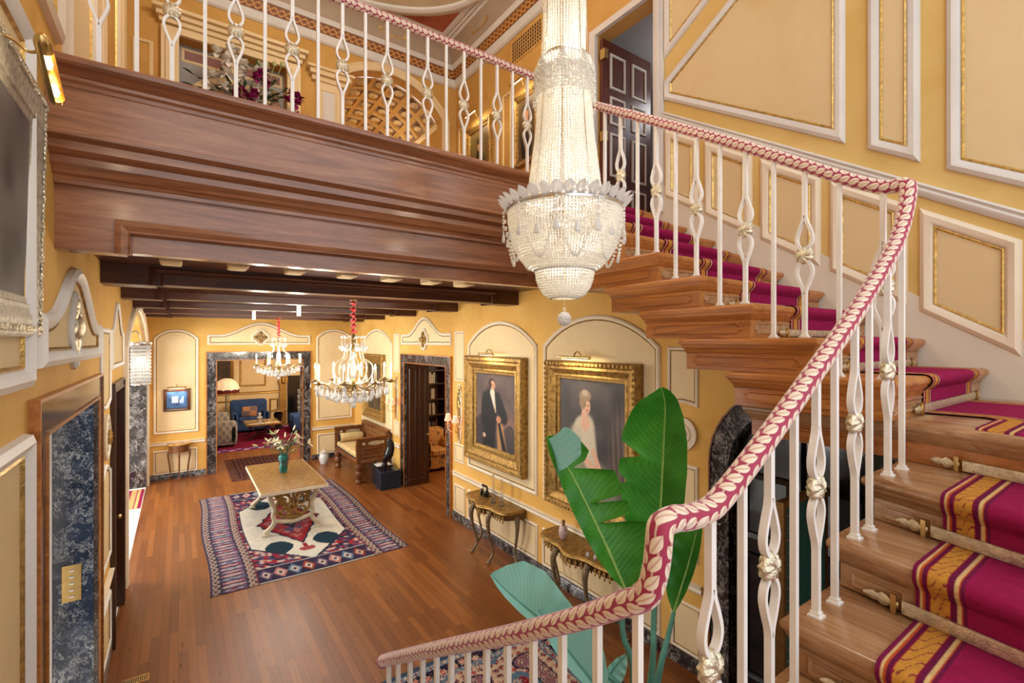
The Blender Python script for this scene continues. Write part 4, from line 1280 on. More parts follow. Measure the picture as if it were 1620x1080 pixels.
def ring(name, R, z, h, w, mat, parent=ch):
    m = MB(); m.lathe([(R - w, z - h), (R, z - h), (R + w * .6, z), (R, z + h), (R - w, z + h)], (CX, CY, 0), 48, 0, None, False)
    m.loft([[V((CX + (R - w) * math.cos(2 * PI * k / 48), CY + (R - w) * math.sin(2 * PI * k / 48), zz)) for k in range(48)] for zz in (z - h, z + h)], 0, True, False)
    return m.build(name, mat, parent)
ring('collar_ring', .150, 4.672, .012, .006, M['silver']); ring('crown_ring', .345, 3.782, .012, .008, M['silver']); ring('bowl_ring', .180, 3.424, .006, .006, M['palegilt']); ring('bottom_ring', .085, 3.260, .005, .01, M['palegilt'])
# drapes on the collar
sw = MB()
for k in range(8):
    a0, a1 = 2 * PI * k / 8, 2 * PI * (k + 1) / 8
    for row in range(4):
        for i in range(17):
            t_ = i / 16; a = a0 + (a1 - a0) * t_
            z = 4.655 - (.085 + .05 * row) * math.sin(PI * t_) - .012 * row; r = .170 + .012 * math.sin(PI * t_) + .002 * row
            bead(sw, (CX + r * math.cos(a), CY + r * math.sin(a), z), .0075)
sw.build('bead_drape', M['bead'], ch, fix=False)
# crown of crystal leaves
lf = MB()
L_, W_ = .068, .036
rows = []
for i in range(7):
    t_ = i / 6; w = W_ * math.sin(PI * min(1, .12 + t_ * .88)) ** .7 if i < 6 else .001
    c = V((0, .014 * t_ + .02 * t_ * t_, L_ * t_))
    rows.append([c + V((-w, -.004, 0)), c + V((-w * .5, .004, 0)), c + V((0, -.003, 0)), c + V((w * .5, .004, 0)), c + V((w, -.004, 0)), c + V((0, -.012, 0))])
lf.loft(rows, 0); o = lf.build('crystal_leaf', M['crystal']); LEAFM = o.data; LEAFM.transform(Matrix.Translation(o.location)); bpy.data.objects.remove(o)
for k in range(34):
    a = 2 * PI * k / 34
    attach('crystal_leaf', LEAFM, ch, V((CX + .352 * math.cos(a), CY + .352 * math.sin(a), 3.785)) - ch.location, (-.22, 0, a - PI / 2))
# teardrop pendant mesh
def drop_mesh(L, W, n=8, flat=.55):
    m = MB(); prof = [(.06, 1.0), (.16, .93), (.34, .78), (.62, .55), (.9, .34), (1.0, .2), (.82, .07), (.35, .01), (.02, 0)]
    rings = [[V((W * r * math.cos(2 * PI * (j + .5) / n), W * flat * r * math.sin(2 * PI * (j + .5) / n), -L + L * z)) for j in range(n)] for r, z in prof]
    m.loft(rings, 0); m.ball((0, 0, .006), W * .25, 6)
    o = m.build('crystal_drop', M['crystal'], smooth=False); me = o.data; me.transform(Matrix.Translation(o.location)); bpy.data.objects.remove(o); return me
DROPL, DROPM, DROPX = drop_mesh(.075, .020), drop_mesh(.062, .0185), drop_mesh(.105, .029)
# bead swags round the bowl, each with a crystal drop
for k in range(10):
    a0, a1 = 2 * PI * k / 10 + .1, 2 * PI * (k + 1) / 10 + .1
    m = MB(); N_ = 26
    for i in range(N_ + 1):
        t_ = i / N_; a = a0 + (a1 - a0) * t_
        sag = math.sin(PI * t_); z = 3.765 - .30 * sag ** .8; r = .366 - .055 * sag
        bead(m, (CX + r * math.cos(a), CY + r * math.sin(a), z), .0092)
    s_ = m.build('bead_swag', M['bead'], ch, fix=False)
    m = MB()
    for i in range(5): bead(m, (CX + .366 * math.cos(a0), CY + .366 * math.sin(a0), 3.76 - .02 * i), .0085)
    st = m.build('bead_string', M['bead'], ch, fix=False)
    attach('crystal_drop', DROPL, st, V((CX + .366 * math.cos(a0), CY + .366 * math.sin(a0), 3.66)) - ch.location, (0, 0, a0 + PI / 2))
    am = (a0 + a1) / 2
    attach('crystal_drop', DROPM, ch, V((CX + .352 * math.cos(am), CY + .352 * math.sin(am), 3.64)) - ch.location, (0, 0, am + PI / 2))
# hanging ball
m = MB(); n = 10; rings = []
for i in range(9):
    a = PI * i / 8; rings.append([V((CX + .043 * max(.03, math.sin(a)) * math.cos(2 * PI * (j + (i % 2) * .5) / n), CY + .043 * max(.03, math.sin(a)) * math.sin(2 * PI * (j + (i % 2) * .5) / n), 3.135 + .043 * math.cos(a))) for j in range(n)])
m.loft(rings, 0); cb_ = m.build('crystal_ball', M['crystal'], ch, smooth=False)
m = MB(); m.tube([(CX, CY, 3.195), (CX, CY, 3.27)], .002, 6)
m.tube([(CX + .009 * math.cos(q), CY, 3.19 + .012 * math.sin(q)) for q in [PI * 2 * i / 12 for i in range(13)]], .0025, 6); m.build('wire', M['palegilt'], ch)
# iron frame and stem inside, reaching the ceiling
m = MB(); m.tube([(CX, CY, 3.27), (CX, CY, 8.25)], .008, 8)
for k in range(8):
    a = 2 * PI * k / 8; m.tube([(CX, CY, 3.80), (CX + .33 * math.cos(a), CY + .33 * math.sin(a), 3.78)], .004, 5)
    m.tube([(CX + .118 * math.cos(a), CY + .118 * math.sin(a), 5.36), (CX + .14 * math.cos(a), CY + .14 * math.sin(a), 4.67), (CX + .215 * math.cos(a), CY + .215 * math.sin(a), 3.8)], .003, 5)
m.build('frame', M['silver'], ch)
ring('top_ring', .128, 5.36, .012, .008, M['silver'])

# ---------------------------------------------------------------- brass chandeliers with candle bulbs
def mesh_of(mb, name, mat, smooth=True, fix=True, mats=None):
    o = mb.build(name, mats or mat, smooth=smooth, fix=fix); me = o.data; me.transform(Matrix.Translation(o.location)); bpy.data.objects.remove(o); return me
cb = MB(); cb.lathe([(.0125, 0), (.0125, .12), (.010, .125), (.004, .126)], n=10); CANDLE = mesh_of(cb, 'candle', M['candle'])
fb = MB(); fb.lathe([(.003, 0), (.011, .012), (.0125, .022), (.009, .04), (.004, .055), (.0005, .066)], n=10); FLAME = mesh_of(fb, 'flame_bulb', M['flame'])
db = MB(); db.lathe([(.002, -.012), (.02, -.008), (.05, .004), (.056, .014), (.052, .014), (.02, .002), (.02, .03), (.016, .034)], n=16); DISH = mesh_of(db, 'drip_pan', M['agedbrass'])
def brass_chandelier(label, x, y, ztop):
    c = thing('brass_chandelier', label, 'chandelier', (x, y, 2.24), 'brass and crystal chandeliers in the lower hall')
    m = MB(); m.tube([(x, y, 3.06), (x, y, ztop)], .006, 6); m.lathe([(.045, ztop - .015), (.03, ztop - .03), (.008, ztop - .05)], (x, y, 0), 14); m.build('hanging_rod', M['agedbrass'], c)
    m = MB(); rings = []
    zz = 3.10; i = 0
    while zz < ztop - .02:
        r = .020 + .011 * math.sin(i * 1.15) + .006 * hsh(i, 3)
        rings.append([V((x + .006 * math.sin(i) + r * (1 + .25 * math.sin(3 * q + i)) * math.cos(q), y + r * (1 + .25 * math.cos(2 * q + i)) * math.sin(q), zz)) for q in [2 * PI * j / 12 for j in range(12)]]); zz += .012; i += 1
    m.loft(rings, 0); m.build('cord_cover', M['redsilk'], c)
    m = MB(); m.lathe([(.001, 2.27), (.02, 2.285), (.012, 2.31), (.035, 2.335), (.05, 2.36), (.03, 2.39), (.02, 2.42), (.05, 2.47), (.06, 2.50), (.03, 2.53), (.018, 2.58), (.03, 2.62), (.016, 2.68), (.014, 2.85), (.03, 2.92), (.016, 2.96), (.03, 3.04), (.012, 3.09)], (x, y, 0), 14); m.build('stem', M['agedbrass'], c)
    m = MB(); m.lathe([(.016, 2.56), (.038, 2.6), (.045, 2.66), (.03, 2.72), (.018, 2.80), (.03, 2.84), (.016, 2.9)], (x, y, 0), 10); m.build('crystal_stem', M['crystal'], c, smooth=False)
    ndrop = 0
    def dr(me, px, py, pz, a, par=c):
        attach('crystal_drop', me, par, V((px, py, pz)) - world_off(par), (0, 0, a + PI / 2))
    for k in range(8):
        a = 2 * PI * (k + .35) / 8; ca, sa = math.cos(a), math.sin(a)
        P = lambda r, z: V((x + r * ca, y + r * sa, z))
        m = MB(); m.tube(catmull([P(.04, 2.50), P(.12, 2.44), P(.22, 2.43), P(.31, 2.49), P(.38, 2.53), P(.425, 2.52), P(.43, 2.53)], 4), [.008] * 25, 6)
        m.tube(catmull([P(.25, 2.44), P(.29, 2.40), P(.33, 2.42), P(.31, 2.46), P(.28, 2.44)], 4), .005, 5)
        arm = m.build('arm', M['agedbrass'], c)
        q = P(.43, 2.53) - c.location
        attach('drip_pan', DISH, arm, q); cd = attach('candle', CANDLE, arm, q + V((0, 0, .03))); attach('flame_bulb', FLAME, arm, q + V((0, 0, .156)))
        for j in range(2):
            b = a + PI * j + .4; dr(DROPM, x + .43 * ca + .05 * math.cos(b), y + .43 * sa + .05 * math.sin(b), 2.525, b)
    for k in range(6):      # lyre shaped upper frame
        a = 2 * PI * (k + .5) / 6; ca, sa = math.cos(a), math.sin(a)
        P = lambda r, z: V((x + r * ca, y + r * sa, z))
        m = MB(); m.tube(catmull([P(.02, 2.98), P(.07, 2.96), P(.10, 2.88), P(.12, 2.80), P(.17, 2.77), P(.215, 2.72), P(.215, 2.62), P(.16, 2.54), P(.06, 2.50)], 4), .0065, 6)
        m.tube(catmull([P(.03, 3.03), P(.09, 3.06), P(.13, 3.03), P(.12, 3.0)], 4), .005, 6)
        m.build('frame_arm', M['palegilt'], c)
        dr(DROPX, *P(.13, 2.99), a); dr(DROPX, *P(.215, 2.61), a); dr(DROPL, *P(.15, 2.75), a)
        for q_ in (P(.125, 3.05), P(.15, 2.93)):
            m = MB(); m.ball(q_, .021, 8); m.build('crystal_rosette', M['crystal'], c, smooth=False)
    for R, z, n_, me, off in ((.395, 2.49, 24, DROPX, .0), (.30, 2.45, 20, DROPX, .1), (.20, 2.41, 14, DROPX, .3), (.11, 2.37, 8, DROPL, 0)):
        m = MB(); m.tube([(x + R * math.cos(2 * PI * q / 40), y + R * math.sin(2 * PI * q / 40), z) for q in range(41)], .004, 5)
        for q in range(4): m.tube([(x, y, z), (x + R * math.cos(q * PI / 2), y + R * math.sin(q * PI / 2), z)], .003, 4)
        m.build('ring', M['agedbrass'], c)
        for k in range(n_):
            a = 2 * PI * k / n_ + off; dr(me, x + R * math.cos(a), y + R * math.sin(a), z - .005, a)
    m = MB(); m.ball((x, y, 2.255), .035, 8); m.build('crystal_ball', M['crystal'], c, smooth=False)
    return c
brass_chandelier('nearer and larger looking brass chandelier with candle bulbs, left of the dark doorway', 1.67, 5.62, 3.50)
brass_chandelier('farther brass chandelier with candle bulbs hanging before the marble doorway to the lounge', 1.66, 10.66, 3.50)
# ---------------------------------------------------------------- rugs of the hall
def vrug(name, x0, x1, y0, y1, fn, step, label, cat='rug', z=.0, th=.008, wav=.0):
    nu, nv = max(2, int((x1 - x0) / step)), max(2, int((y1 - y0) / step))
    mb = MB(); mb.col = []
    for j in range(nv + 1):
        for i in range(nu + 1):
            u, v = i / nu, j / nv
            x, y = x0 + (x1 - x0) * u, y0 + (y1 - y0) * v
            wx = wav * math.sin(v * 9 + u * 2) * (1 - abs(2 * u - 1) * 0); wy = wav * .6 * math.sin(u * 7 + 1)
            mb.v.append((x + wx, y + wy, z + th)); mb.col.append(fn((x - x0), (y - y0), x1 - x0, y1 - y0))
    W = nu + 1
    for j in range(nv):
        for i in range(nu): mb.face((j * W + i, j * W + i + 1, (j + 1) * W + i + 1, (j + 1) * W + i))
    # folded edge down to the floor
    edge = [i for i in range(W)] + [j * W + nu for j in range(1, nv + 1)] + [nv * W + i for i in range(nu - 1, -1, -1)] + [j * W for j in range(nv - 1, 0, -1)]
    b = len(mb.v)
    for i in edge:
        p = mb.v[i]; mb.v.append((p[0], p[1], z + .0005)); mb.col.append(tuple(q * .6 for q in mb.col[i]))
    for k in range(len(edge)):
        k2 = (k + 1) % len(edge); mb.face((edge[k], edge[k2], b + k2, b + k))
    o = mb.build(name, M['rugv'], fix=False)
    return tag(o, label, cat)
NAVY, RED, CRM, ROSE, PUR, TEAL, RUST, SKY = srgb(38, 42, 66), srgb(150, 40, 48), srgb(226, 216, 196), srgb(176, 120, 116), srgb(92, 74, 104), srgb(30, 66, 72), srgb(140, 62, 46), srgb(96, 124, 148)
def big_rug(x, y, w, h):
    n = vnoise(x * 70, y * 70); d = min(x, w - x); e = min(y, h - y)
    def guard(s, t_):       # small ornament strip
        a = math.sin(t_ * 48) * math.sin(s * 90)
        return mix(srgb(176, 150, 134), NAVY, 1 if a > .25 else (.35 if a < -.4 else 0))
    def sidepat(s, t_):     # rows of lozenge botehs across the band
        k = t_ / .105; i = math.floor(k); f = k - i
        uu = (s - .24) / .20; vv = (f - .5) * 2.3
        r = abs(uu) ** 1.5 + abs(vv) ** 1.4
        palette = (PUR, srgb(186, 160, 152), RED, SKY, ROSE)
        if r < .16: return palette[(i + 2) % 5]
        if r < .40: return mix(CRM, ROSE, .5) if i % 3 else mix(SKY, CRM, .4)
        if r < .62: return palette[i % 5]
        return mix(srgb(108, 84, 112), NAVY, .35 + .3 * math.sin(uu * 9))
    if d < .50:
        if d < .03: c = mix(NAVY, PUR, .4)
        elif d < .10: c = guard(d, y)
        elif d < .115: c = NAVY
        elif d < .385: c = sidepat(d, y)
        elif d < .40: c = NAVY
        elif d < .485: c = guard(d, y)
        else: c = mix(RED, NAVY, .5)
    elif e < .44:
        k = x / .17; i = math.floor(k); f = k - i; uu = (f - .5) * 2; vv = (e - .22) / .17
        r = abs(uu + .25 * vv) + abs(vv)
        c = mix(srgb(60, 40, 66), NAVY, .5)
        if r < 1.0: c = (ROSE, SKY, RUST, PUR)[i % 4]
        if r < .6: c = mix(CRM, ROSE, .4)
        if r < .3: c = NAVY
        if e < .03 or e > .42: c = mix(CRM, SKY, .4)
    else:
        cx, cy = (x - w / 2) / (w / 2 - .50), (y - h / 2) / (h / 2 - .44)
        # hexagonal ivory field
        hexd = max(abs(cx), abs(cx) * .40 + abs(cy) * .80 + .12)
        if hexd > .93:
            if hexd < .96: c = NAVY
            else:
                k1 = math.floor((x + y * .6) / .05); k2 = math.floor((y - x * .2) / .06)
                c = (NAVY, RED, mix(CRM, ROSE, .6), PUR, NAVY)[int(hsh(k1, k2) * 5)]
        else:
            c = mix(CRM, srgb(206, 204, 192), vnoise(x * 9, y * 9))
            ax = abs(cx); ay = abs(cy)
            zig = .03 * math.sin(cy * 46)
            med = ax / (.66 + zig) + ay / .66
            if med < 1.0:
                c = RED if med < .93 else NAVY
                if med < .80: c = mix(RED, ROSE, .8 if vnoise(x * 16 + 4, y * 16) > .55 else .1)
                if med < .62 and vnoise(x * 12, y * 12 + 9) > .5: c = PUR
                if med < .34: c = mix(NAVY, TEAL, .4)
                if med < .18: c = ROSE
            # anchors at the ends of the medallion
            yy = ay - .66
            if 0 <= yy < .10 and ax < .04: c = RED
            if .08 <= yy < .17 and ax < .16 - abs(yy - .12) * 1.2: c = mix(RED, ROSE, .3)
            # dark bell shapes in the four corners
            for sx in (-1, 1):
                bx, by = cx - sx * .46, ay - .66
                wd = .26 - .55 * max(0, (by + .12)) ** .8 if by > -.12 else .0
                wd = .30 - 1.0 * max(0, (.12 - by)) if False else .26 * max(0, 1 - ((by + .02) / .17) ** 2)
                if abs(by) < .16 and abs(bx) < wd: c = mix(TEAL, NAVY, .45)
    return mix(c, tuple(q * .55 for q in c), n * .6)
vrug('persian_rug', .30, 2.74, 6.57, 10.75, big_rug, .0155, 'large navy and rose rug with ivory centre field under the gilt table', 'rug', wav=.02)
def bot_rug(x, y, w, h):
    n = vnoise(x * 90, y * 90); d = min(x, w - x, y, h - y)
    def floral(bg, a, b, s, k):
        i, j = math.floor(x / s), math.floor(y / s); fx, fy = x / s - i - .5 + (hsh(i, j, k) - .5) * .3, y / s - j - .5 + (hsh(i, j, k + 1) - .5) * .3
        r = math.hypot(fx, fy); an = math.atan2(fy, fx); p = .30 + .10 * math.cos(8 * an)
        if r < .09: return b
        if r < p * .7: return a
        if r < p: return b
        if abs(math.sin(fx * 9 + fy * 6)) < .13: return mix(a, bg, .4)
        return bg
    ROS_ = srgb(196, 92, 84); TAN = srgb(216, 186, 160)
    if d < .05: c = mix(NAVY, SKY, .3)
    elif d < .12: c = floral(srgb(120, 140, 156), RED, CRM, .07, 3)
    elif d < .24: c = floral(mix(NAVY, (0.01, .01, .02), .4), ROS_, TAN, .12, 7)
    elif d < .28: c = floral(srgb(110, 134, 152), RED, CRM, .06, 5)
    else:
        an = math.atan2(y - h / 2, x - w / 2); r = math.hypot((x - w / 2) / (w / 2 - .28), (y - h / 2) / (h / 2 - .28))
        lob = .72 + .10 * math.cos(10 * an)
        if r < .34 + .05 * math.cos(10 * an): c = floral(TAN, RED, NAVY, .16, 9)
        elif r < .38 + .05 * math.cos(10 * an): c = SKY
        elif r < lob: c = floral(RED, TAN, SKY, .18, 11)
        elif r < lob + .06: c = SKY
        else:
            k = (x / .56) % 1.0; q = math.hypot((k - .5) * 1.25, (d - .50) / .30)
            if q < .30: c = floral(srgb(150, 104, 112), NAVY, TAN, .1, 15)
            elif q < .36: c = NAVY
            elif q < .74: c = floral(TAN, ROS_, NAVY, .085, 13)
            elif q < .86: c = srgb(96, 118, 138)
            else: c = floral(RED if int(x / .28) % 2 else mix(NAVY, (.01, .01, .02), .4), TAN, SKY, .12, 17)
    return mix(c, tuple(q * .5 for q in c), n * .5)
vrug('floral_rug', 1.28, 3.20, .95, 4.08, bot_rug, .012, 'red and navy floral rug below the plant and the lower handrail')
def dark_rug(x, y, w, h):
    n = vnoise(x * 60, y * 60); d = min(x, w - x, y, h - y)
    c = srgb(46, 26, 30)
    k = math.sin(x * 34) * math.sin(y * 34)
    if d < .12: c = srgb(70, 34, 34) if k > 0 else srgb(110, 74, 60)
    elif k > .45: c = srgb(120, 84, 66)
    elif k < -.5: c = srgb(96, 40, 40)
    return mix(c, tuple(q * .5 for q in c), n * .5)
vrug('runner_rug', .92, 2.30, 11.75, 14.0, dark_rug, .03, 'small dark maroon rug lying through the far marble doorway')
def pink_rug(x, y, w, h):
    n = vnoise(x * 80, y * 80); e = w - x
    c = srgb(176, 40, 110)
    if e < .05: c = srgb(150, 30, 70)
    elif e < .09: c = srgb(222, 186, 120)
    elif e < .12: c = srgb(150, 30, 80)
    elif e < .2: c = srgb(214, 166, 110)
    elif e < .23: c = srgb(150, 30, 80)
    return mix(c, tuple(q * .6 for q in c), n * .4)
vrug('door_mat', -1.25, -.575, 10.85, 12.2, pink_rug, .02, 'magenta striped mat inside the left archway')
def lib_rug(x, y, w, h):
    n = vnoise(x * 50, y * 50); d = min(x, w - x, y, h - y)
    c = mix(srgb(130, 24, 52), srgb(96, 20, 60), vnoise(x * 5, y * 5))
    if d < .34: c = mix(srgb(70, 50, 120), srgb(190, 160, 190), 1 if math.sin(x * 18) * math.sin(y * 14) > .2 else 0)
    if d < .05 or .3 < d < .34: c = srgb(150, 30, 90)
    return mix(c, tuple(q * .6 for q in c), n * .4)
vrug('lounge_rug', -.3, 4.4, 14.95, 18.6, lib_rug, .035, 'crimson rug with violet border on the lounge floor')
# floor register
m = MB(); m.box((-.42, 5.30, 0), (-.22, 5.41, .006)); o = m.build('floor_vent', M['brass']); tag(o, 'brass floor vent in the wooden floor beside the left wall', 'floor vent')
m = MB()
for k in range(12): m.box((-.41 + k * .0155, 5.315, .006), (-.402 + k * .0155, 5.395, .0075))
o2 = m.build('grille', M['matblack'], None); o2.parent = o; o2.location = V(o2.location) - o.location

# ---------------------------------------------------------------- gilt hall table, vase, lilies
tb = thing('hall_table', 'rectangular gold veneered table on scroll carved ivory and gilt supports', 'table', (1.49, 8.95, .009))
m = MB(); m.bevbox((1.0, 7.95, .665), (1.96, 9.92, .725), .02)
m.build('tabletop', plain('mottled_gold_veneer', srgb(150, 110, 56), .38, 0, .35, 14, 0, .5), tb, bevel=.006)
m = MB()
m.box((1.0, 7.945, .672), (1.96, 7.965, .718)); m.box((1.0, 9.905, .672), (1.96, 9.925, .718)); m.box((.995, 7.95, .672), (1.012, 9.92, .718)); m.box((1.948, 7.95, .672), (1.965, 9.92, .718))
m.build('tabletop_edge', M['trim'], tb)
def trestle(y):
    m = MB()
    for s in (-1, 1):
        pts = catmull([(1.48 + s * .30, y, .665), (1.48 + s * .335, y, .60), (1.48 + s * .31, y, .50), (1.48 + s * .27, y, .40), (1.48 + s * .29, y, .30), (1.48 + s * .27, y, .22), (1.48 + s * .30, y, .14), (1.48 + s * .38, y, .07), (1.48 + s * .40, y, .046)], 4)
        n_ = len(pts); rr = [.045 - .012 * math.sin(PI * i / n_) for i in range(n_)]
        m.tube(pts, rr, 10, flat=.75)
        m.box((1.48 + s * .40 - .05, y - .045, .009), (1.48 + s * .40 + .04, y + .045, .035))
    m.tube(catmull([(1.48 - .28, y, .22), (1.36, y, .18), (1.48, y, .16), (1.60, y, .18), (1.48 + .28, y, .22)], 4), .032, 8, flat=.8)
    m.box((1.14, y - .05, .635), (1.82, y + .05, .667))
    l_ = m.build('leg', plain('ivory_painted_wood', srgb(214, 204, 178), .45, 0, .1, 10), tb, angle=50)
    g = MB()
    for s in (-1, 1):
        def sp(cx, cz, r0, turns, sg, ph=0):
            return [(cx + sg * r0 * (1 - .75 * q / 30) * math.cos(ph + turns * 2 * PI * q / 30), y, cz + r0 * (1 - .75 * q / 30) * math.sin(ph + turns * 2 * PI * q / 30)) for q in range(31)]
        g.tube(sp(1.48 + s * .13, .50, .115, 1.4, s, .3), [.026 - .012 * q / 30 for q in range(31)], 8)
        g.tube(sp(1.48 + s * .12, .33, .095, 1.3, s, 2.2), [.024 - .010 * q / 30 for q in range(31)], 8)
        g.tube(catmull([(1.48 + s * .27, y, .60), (1.48 + s * .2, y, .56), (1.48 + s * .24, y, .44), (1.48 + s * .22, y, .32), (1.48 + s * .10, y, .23), (1.48, y, .24)], 5), .020, 8)
    g.ball((1.48, y, .41), .045, 10, 0, (1, .6, 1.3)); g.tube([(1.48, y, .63), (1.48, y, .45)], .02, 8)
    g.build('carved_scrollwork', M['oldgilt'], l_)
trestle(8.15); trestle(9.68)
m = MB(); m.box((1.44, 8.15, .19), (1.52, 9.68, .235)); m.build('stretcher', M['oldgilt'], tb)
VXX, VYY = 1.49, 9.07
m = MB(); m.lathe([(.001, .726), (.052, .726), (.06, .74), (.068, .80), (.062, .88), (.07, .94), (.085, .99), (.075, 1.02), (.05, 1.035), (.062, 1.05), (.056, 1.05), (.046, 1.03), (.05, .9), (.001, .9)], (VXX, VYY, 0), 20)
t = NT('turquoise_glaze'); t.out(t.ramp(t.noise(t.coords(), 14, 4), [(.35, srgb(18, 60, 66)), (.55, srgb(26, 128, 118)), (.75, srgb(60, 170, 150))]), .12, 0, .6)
vs_ = m.build('vase', t.mat); tag(vs_, 'turquoise glazed vase standing on the gold hall table', 'vase')
m = MB()
for k in range(6):
    a = 2 * PI * k / 6
    for z, r in ((.9, .074), (.86, .068), (.94, .078)): m.ball((VXX + r * math.cos(a), VYY + r * math.sin(a), z + .01 * (k % 2)), .014, 6)
o = m.build('flower_relief', plain('rose_violet_glaze', srgb(126, 60, 92), .3, 0, .3, 30)); o.parent = vs_; o.location = V(o.location) - vs_.location
# lilies
M['petal'] = plain('cream_lily_petal', srgb(232, 224, 190), .5, 0, .06, 20); M['lilyleaf'] = plain('lily_leaf', srgb(62, 92, 44), .5, 0, .2, 20); M['bud'] = plain('pale_green_bud', srgb(168, 178, 112), .5, 0, .12, 20)
bq = thing('lily_bouquet', 'spray of cream lilies and green leaves standing in the turquoise vase', 'flowers', (VXX, VYY, 1.0))
rnd = random.Random(3)
def blade(m, p, d, L, W, droop=.25, mi=0, cup=.15):
    d = V(d).normalized(); side = d.cross(V((0, 0, 1)));
    if side.length < .05: side = V((1, 0, 0))
    side.normalize(); up = side.cross(d).normalized(); rows = []
    for i in range(7):
        t_ = i / 6; w = W * math.sin(PI * (.08 + .92 * t_)) ** .8 if i < 6 else .0006
        c = V(p) + d * L * t_ + V((0, 0, -droop * L * t_ * t_))
        rows.append([c - side * w + up * cup * w, c - up * .0012, c + side * w + up * cup * w, c + up * .0016])
    m.loft(rows, mi, True, True)
for k in range(22):
    a = 2 * PI * k / 22 * 2.4 + rnd.random() * .5; el = .35 + rnd.random() * .9; L = .28 + rnd.random() * .22
    d = V((math.cos(a) * math.cos(el), math.sin(a) * math.cos(el), math.sin(el))); tip = V((VXX, VYY, 1.02)) + d * L
    st = MB(); st.tube([(VXX, VYY, .95), V((VXX, VYY, 1.02)) + d * L * .4, tip], .0035, 5)
    for q in range(4):
        b = V((VXX, VYY, 1.02)) + d * L * (.3 + .2 * q); a2 = rnd.random() * 6.3
        blade(st, b, d * .6 + V((math.cos(a2), math.sin(a2), .2)) * .7, .13, .013, .2)
    s_ = st.build('stem', M['lilyleaf'], bq)
    f = MB()
    if k % 3 == 0:
        for q in range(6):
            a2 = 2 * PI * q / 6; u = d.orthogonal().normalized(); w = d.cross(u)
            blade(f, tip, d * .6 + (u * math.cos(a2) + w * math.sin(a2)) * .9, .11, .022, .1)
        f.build('lily_flower', M['petal'], s_)
    else:
        f.ball(tip, .016, 8, 0, (1, 1, 1)); 
        f.tube([tip - d * .02, tip + d * .03, tip + d * .075], [.010, .016, .003], 8); f.build('lily_bud', M['bud'] if k % 3 == 1 else M['petal'], s_)

# ---------------------------------------------------------------- console tables on the right wall
def console(label, yc, x1=3.80, W=1.10, D=.42, zt=.75):
    c = thing('console_table', label, 'console table', (x1 - D / 2, yc, 0))
    def outline(off):
        pts = []
        for i in range(41):
            t_ = i / 40; u = -1 + 2 * t_
            dep = D * (.62 + .30 * math.cos(u * PI / 2) ** .6 + .06 * math.cos(u * PI * 3) * (1 - abs(u)) + .04 * math.cos(u * 2 * PI))
            if abs(u) > .9: dep *= 1 - (abs(u) - .9) * 2.2
            pts.append((yc + u * (W / 2 + off * .8), x1 - dep - off))
        return pts + [(yc + W / 2, x1), (yc - W / 2, x1)]
    def ring_(off, z): return [(x, y, z) for y, x in outline(off)]
    m = MB(); m.loft([ring_(-.012, zt - .012), ring_(-.008, zt)], 0); m.build('tabletop', M['burl'], c, angle=30)
    m = MB(); m.loft([ring_(-.02, zt - .05), ring_(.004, zt - .045), ring_(.014, zt - .03), ring_(.006, zt - .012), ring_(.012, zt - .004), ring_(.004, zt + .003), ring_(-.008, zt + .001)], 0); m.build('moulded_edge', M['oldgilt'], c, angle=50)
    m = MB(); m.loft([ring_(-.05, zt - .13), ring_(-.04, zt - .05)], 0); ap_ = m.build('apron', plain('brown_gilt_wood', srgb(112, 78, 38), .5, .2, .3, 20), c)
    m = MB(); o_ = outline(-.03)
    for i in range(3, 38, 2):
        y, x = o_[i]; h = .075 + .03 * math.sin(i * 1.7) ** 2
        m.ball((x, y, zt - .085), .022, 6, 0, (.6, 1, 1)); m.ball((x, y, zt - .085 - h * .5), .016, 6, 0, (.6, .9, h / .03 * .55)); m.ball((x - .004, y + .02, zt - .10), .012, 6)
    m.build('carved_fringe', M['oldgilt'], ap_)
    for sy, dx in ((-.44, .12), (.44, .12), (-.20, .35), (.20, .35)):
        front = abs(sy) < .3
        yl = yc + sy * W; xl = x1 - (D * .82 if front else .10)
        out = V((-1, sy * .6, 0)).normalized() if front else V((-.3, math.copysign(1, sy), 0)).normalized()
        P = lambda o, z: V((xl, yl, z)) + out * o
        m = MB(); m.tube(catmull([P(.0, zt - .06), P(.045, zt - .16), P(.03, .42), P(-.03, .22), P(-.045, .12), P(.0, .05), P(.03, .018)], 4), [.036, .036, .036, .036, .034, .031, .028, .025, .022, .020, .019, .018, .017, .017, .017, .016, .016, .017, .018, .019, .02, .021, .02, .019, .018], 8)
        m.ball(P(.035, .02), .026, 8, 0, (1.2, 1.2, .75))
        m.build('leg', plain('grey_gilt_wood', srgb(126, 104, 76), .5, .15, .3, 25), c)
    return c
console('burl topped console table below the portrait of the man in a black coat', 5.66, W=1.08)
console('burl topped console table below the seated woman portrait, partly behind plant leaves', 3.82, W=1.24)
def obelisk(x, y, label, h=.36):
    c = thing('glass_obelisk', label, 'obelisk', (x, y, .751), 'glass obelisks on the console')
    m = MB(); m.lathe([(.048, .751), (.048, .775), (.034, .78), (.034, .80)], (x, y, 0), 4); m.build('base', M['clear'], c, smooth=False)
    m = MB(); m.lathe([(.030, .80), (.014, .751 + h - .02), (.001, .751 + h)], (x, y, 0), 4); m.build('shaft', M['clear'], c, smooth=False)
obelisk(3.60, 5.60, 'taller clear glass obelisk, left of the two on the console', .40); obelisk(3.62, 5.42, 'shorter clear glass obelisk, right of the two on the console', .36)
sc_ = thing('photo_frame', 'small black figured frame at the far end of the nearer-to-door console', 'frame', (3.66, 5.90, .751))
sc_['label'] = 'small black ornamental photo frame standing left of the glass obelisks'
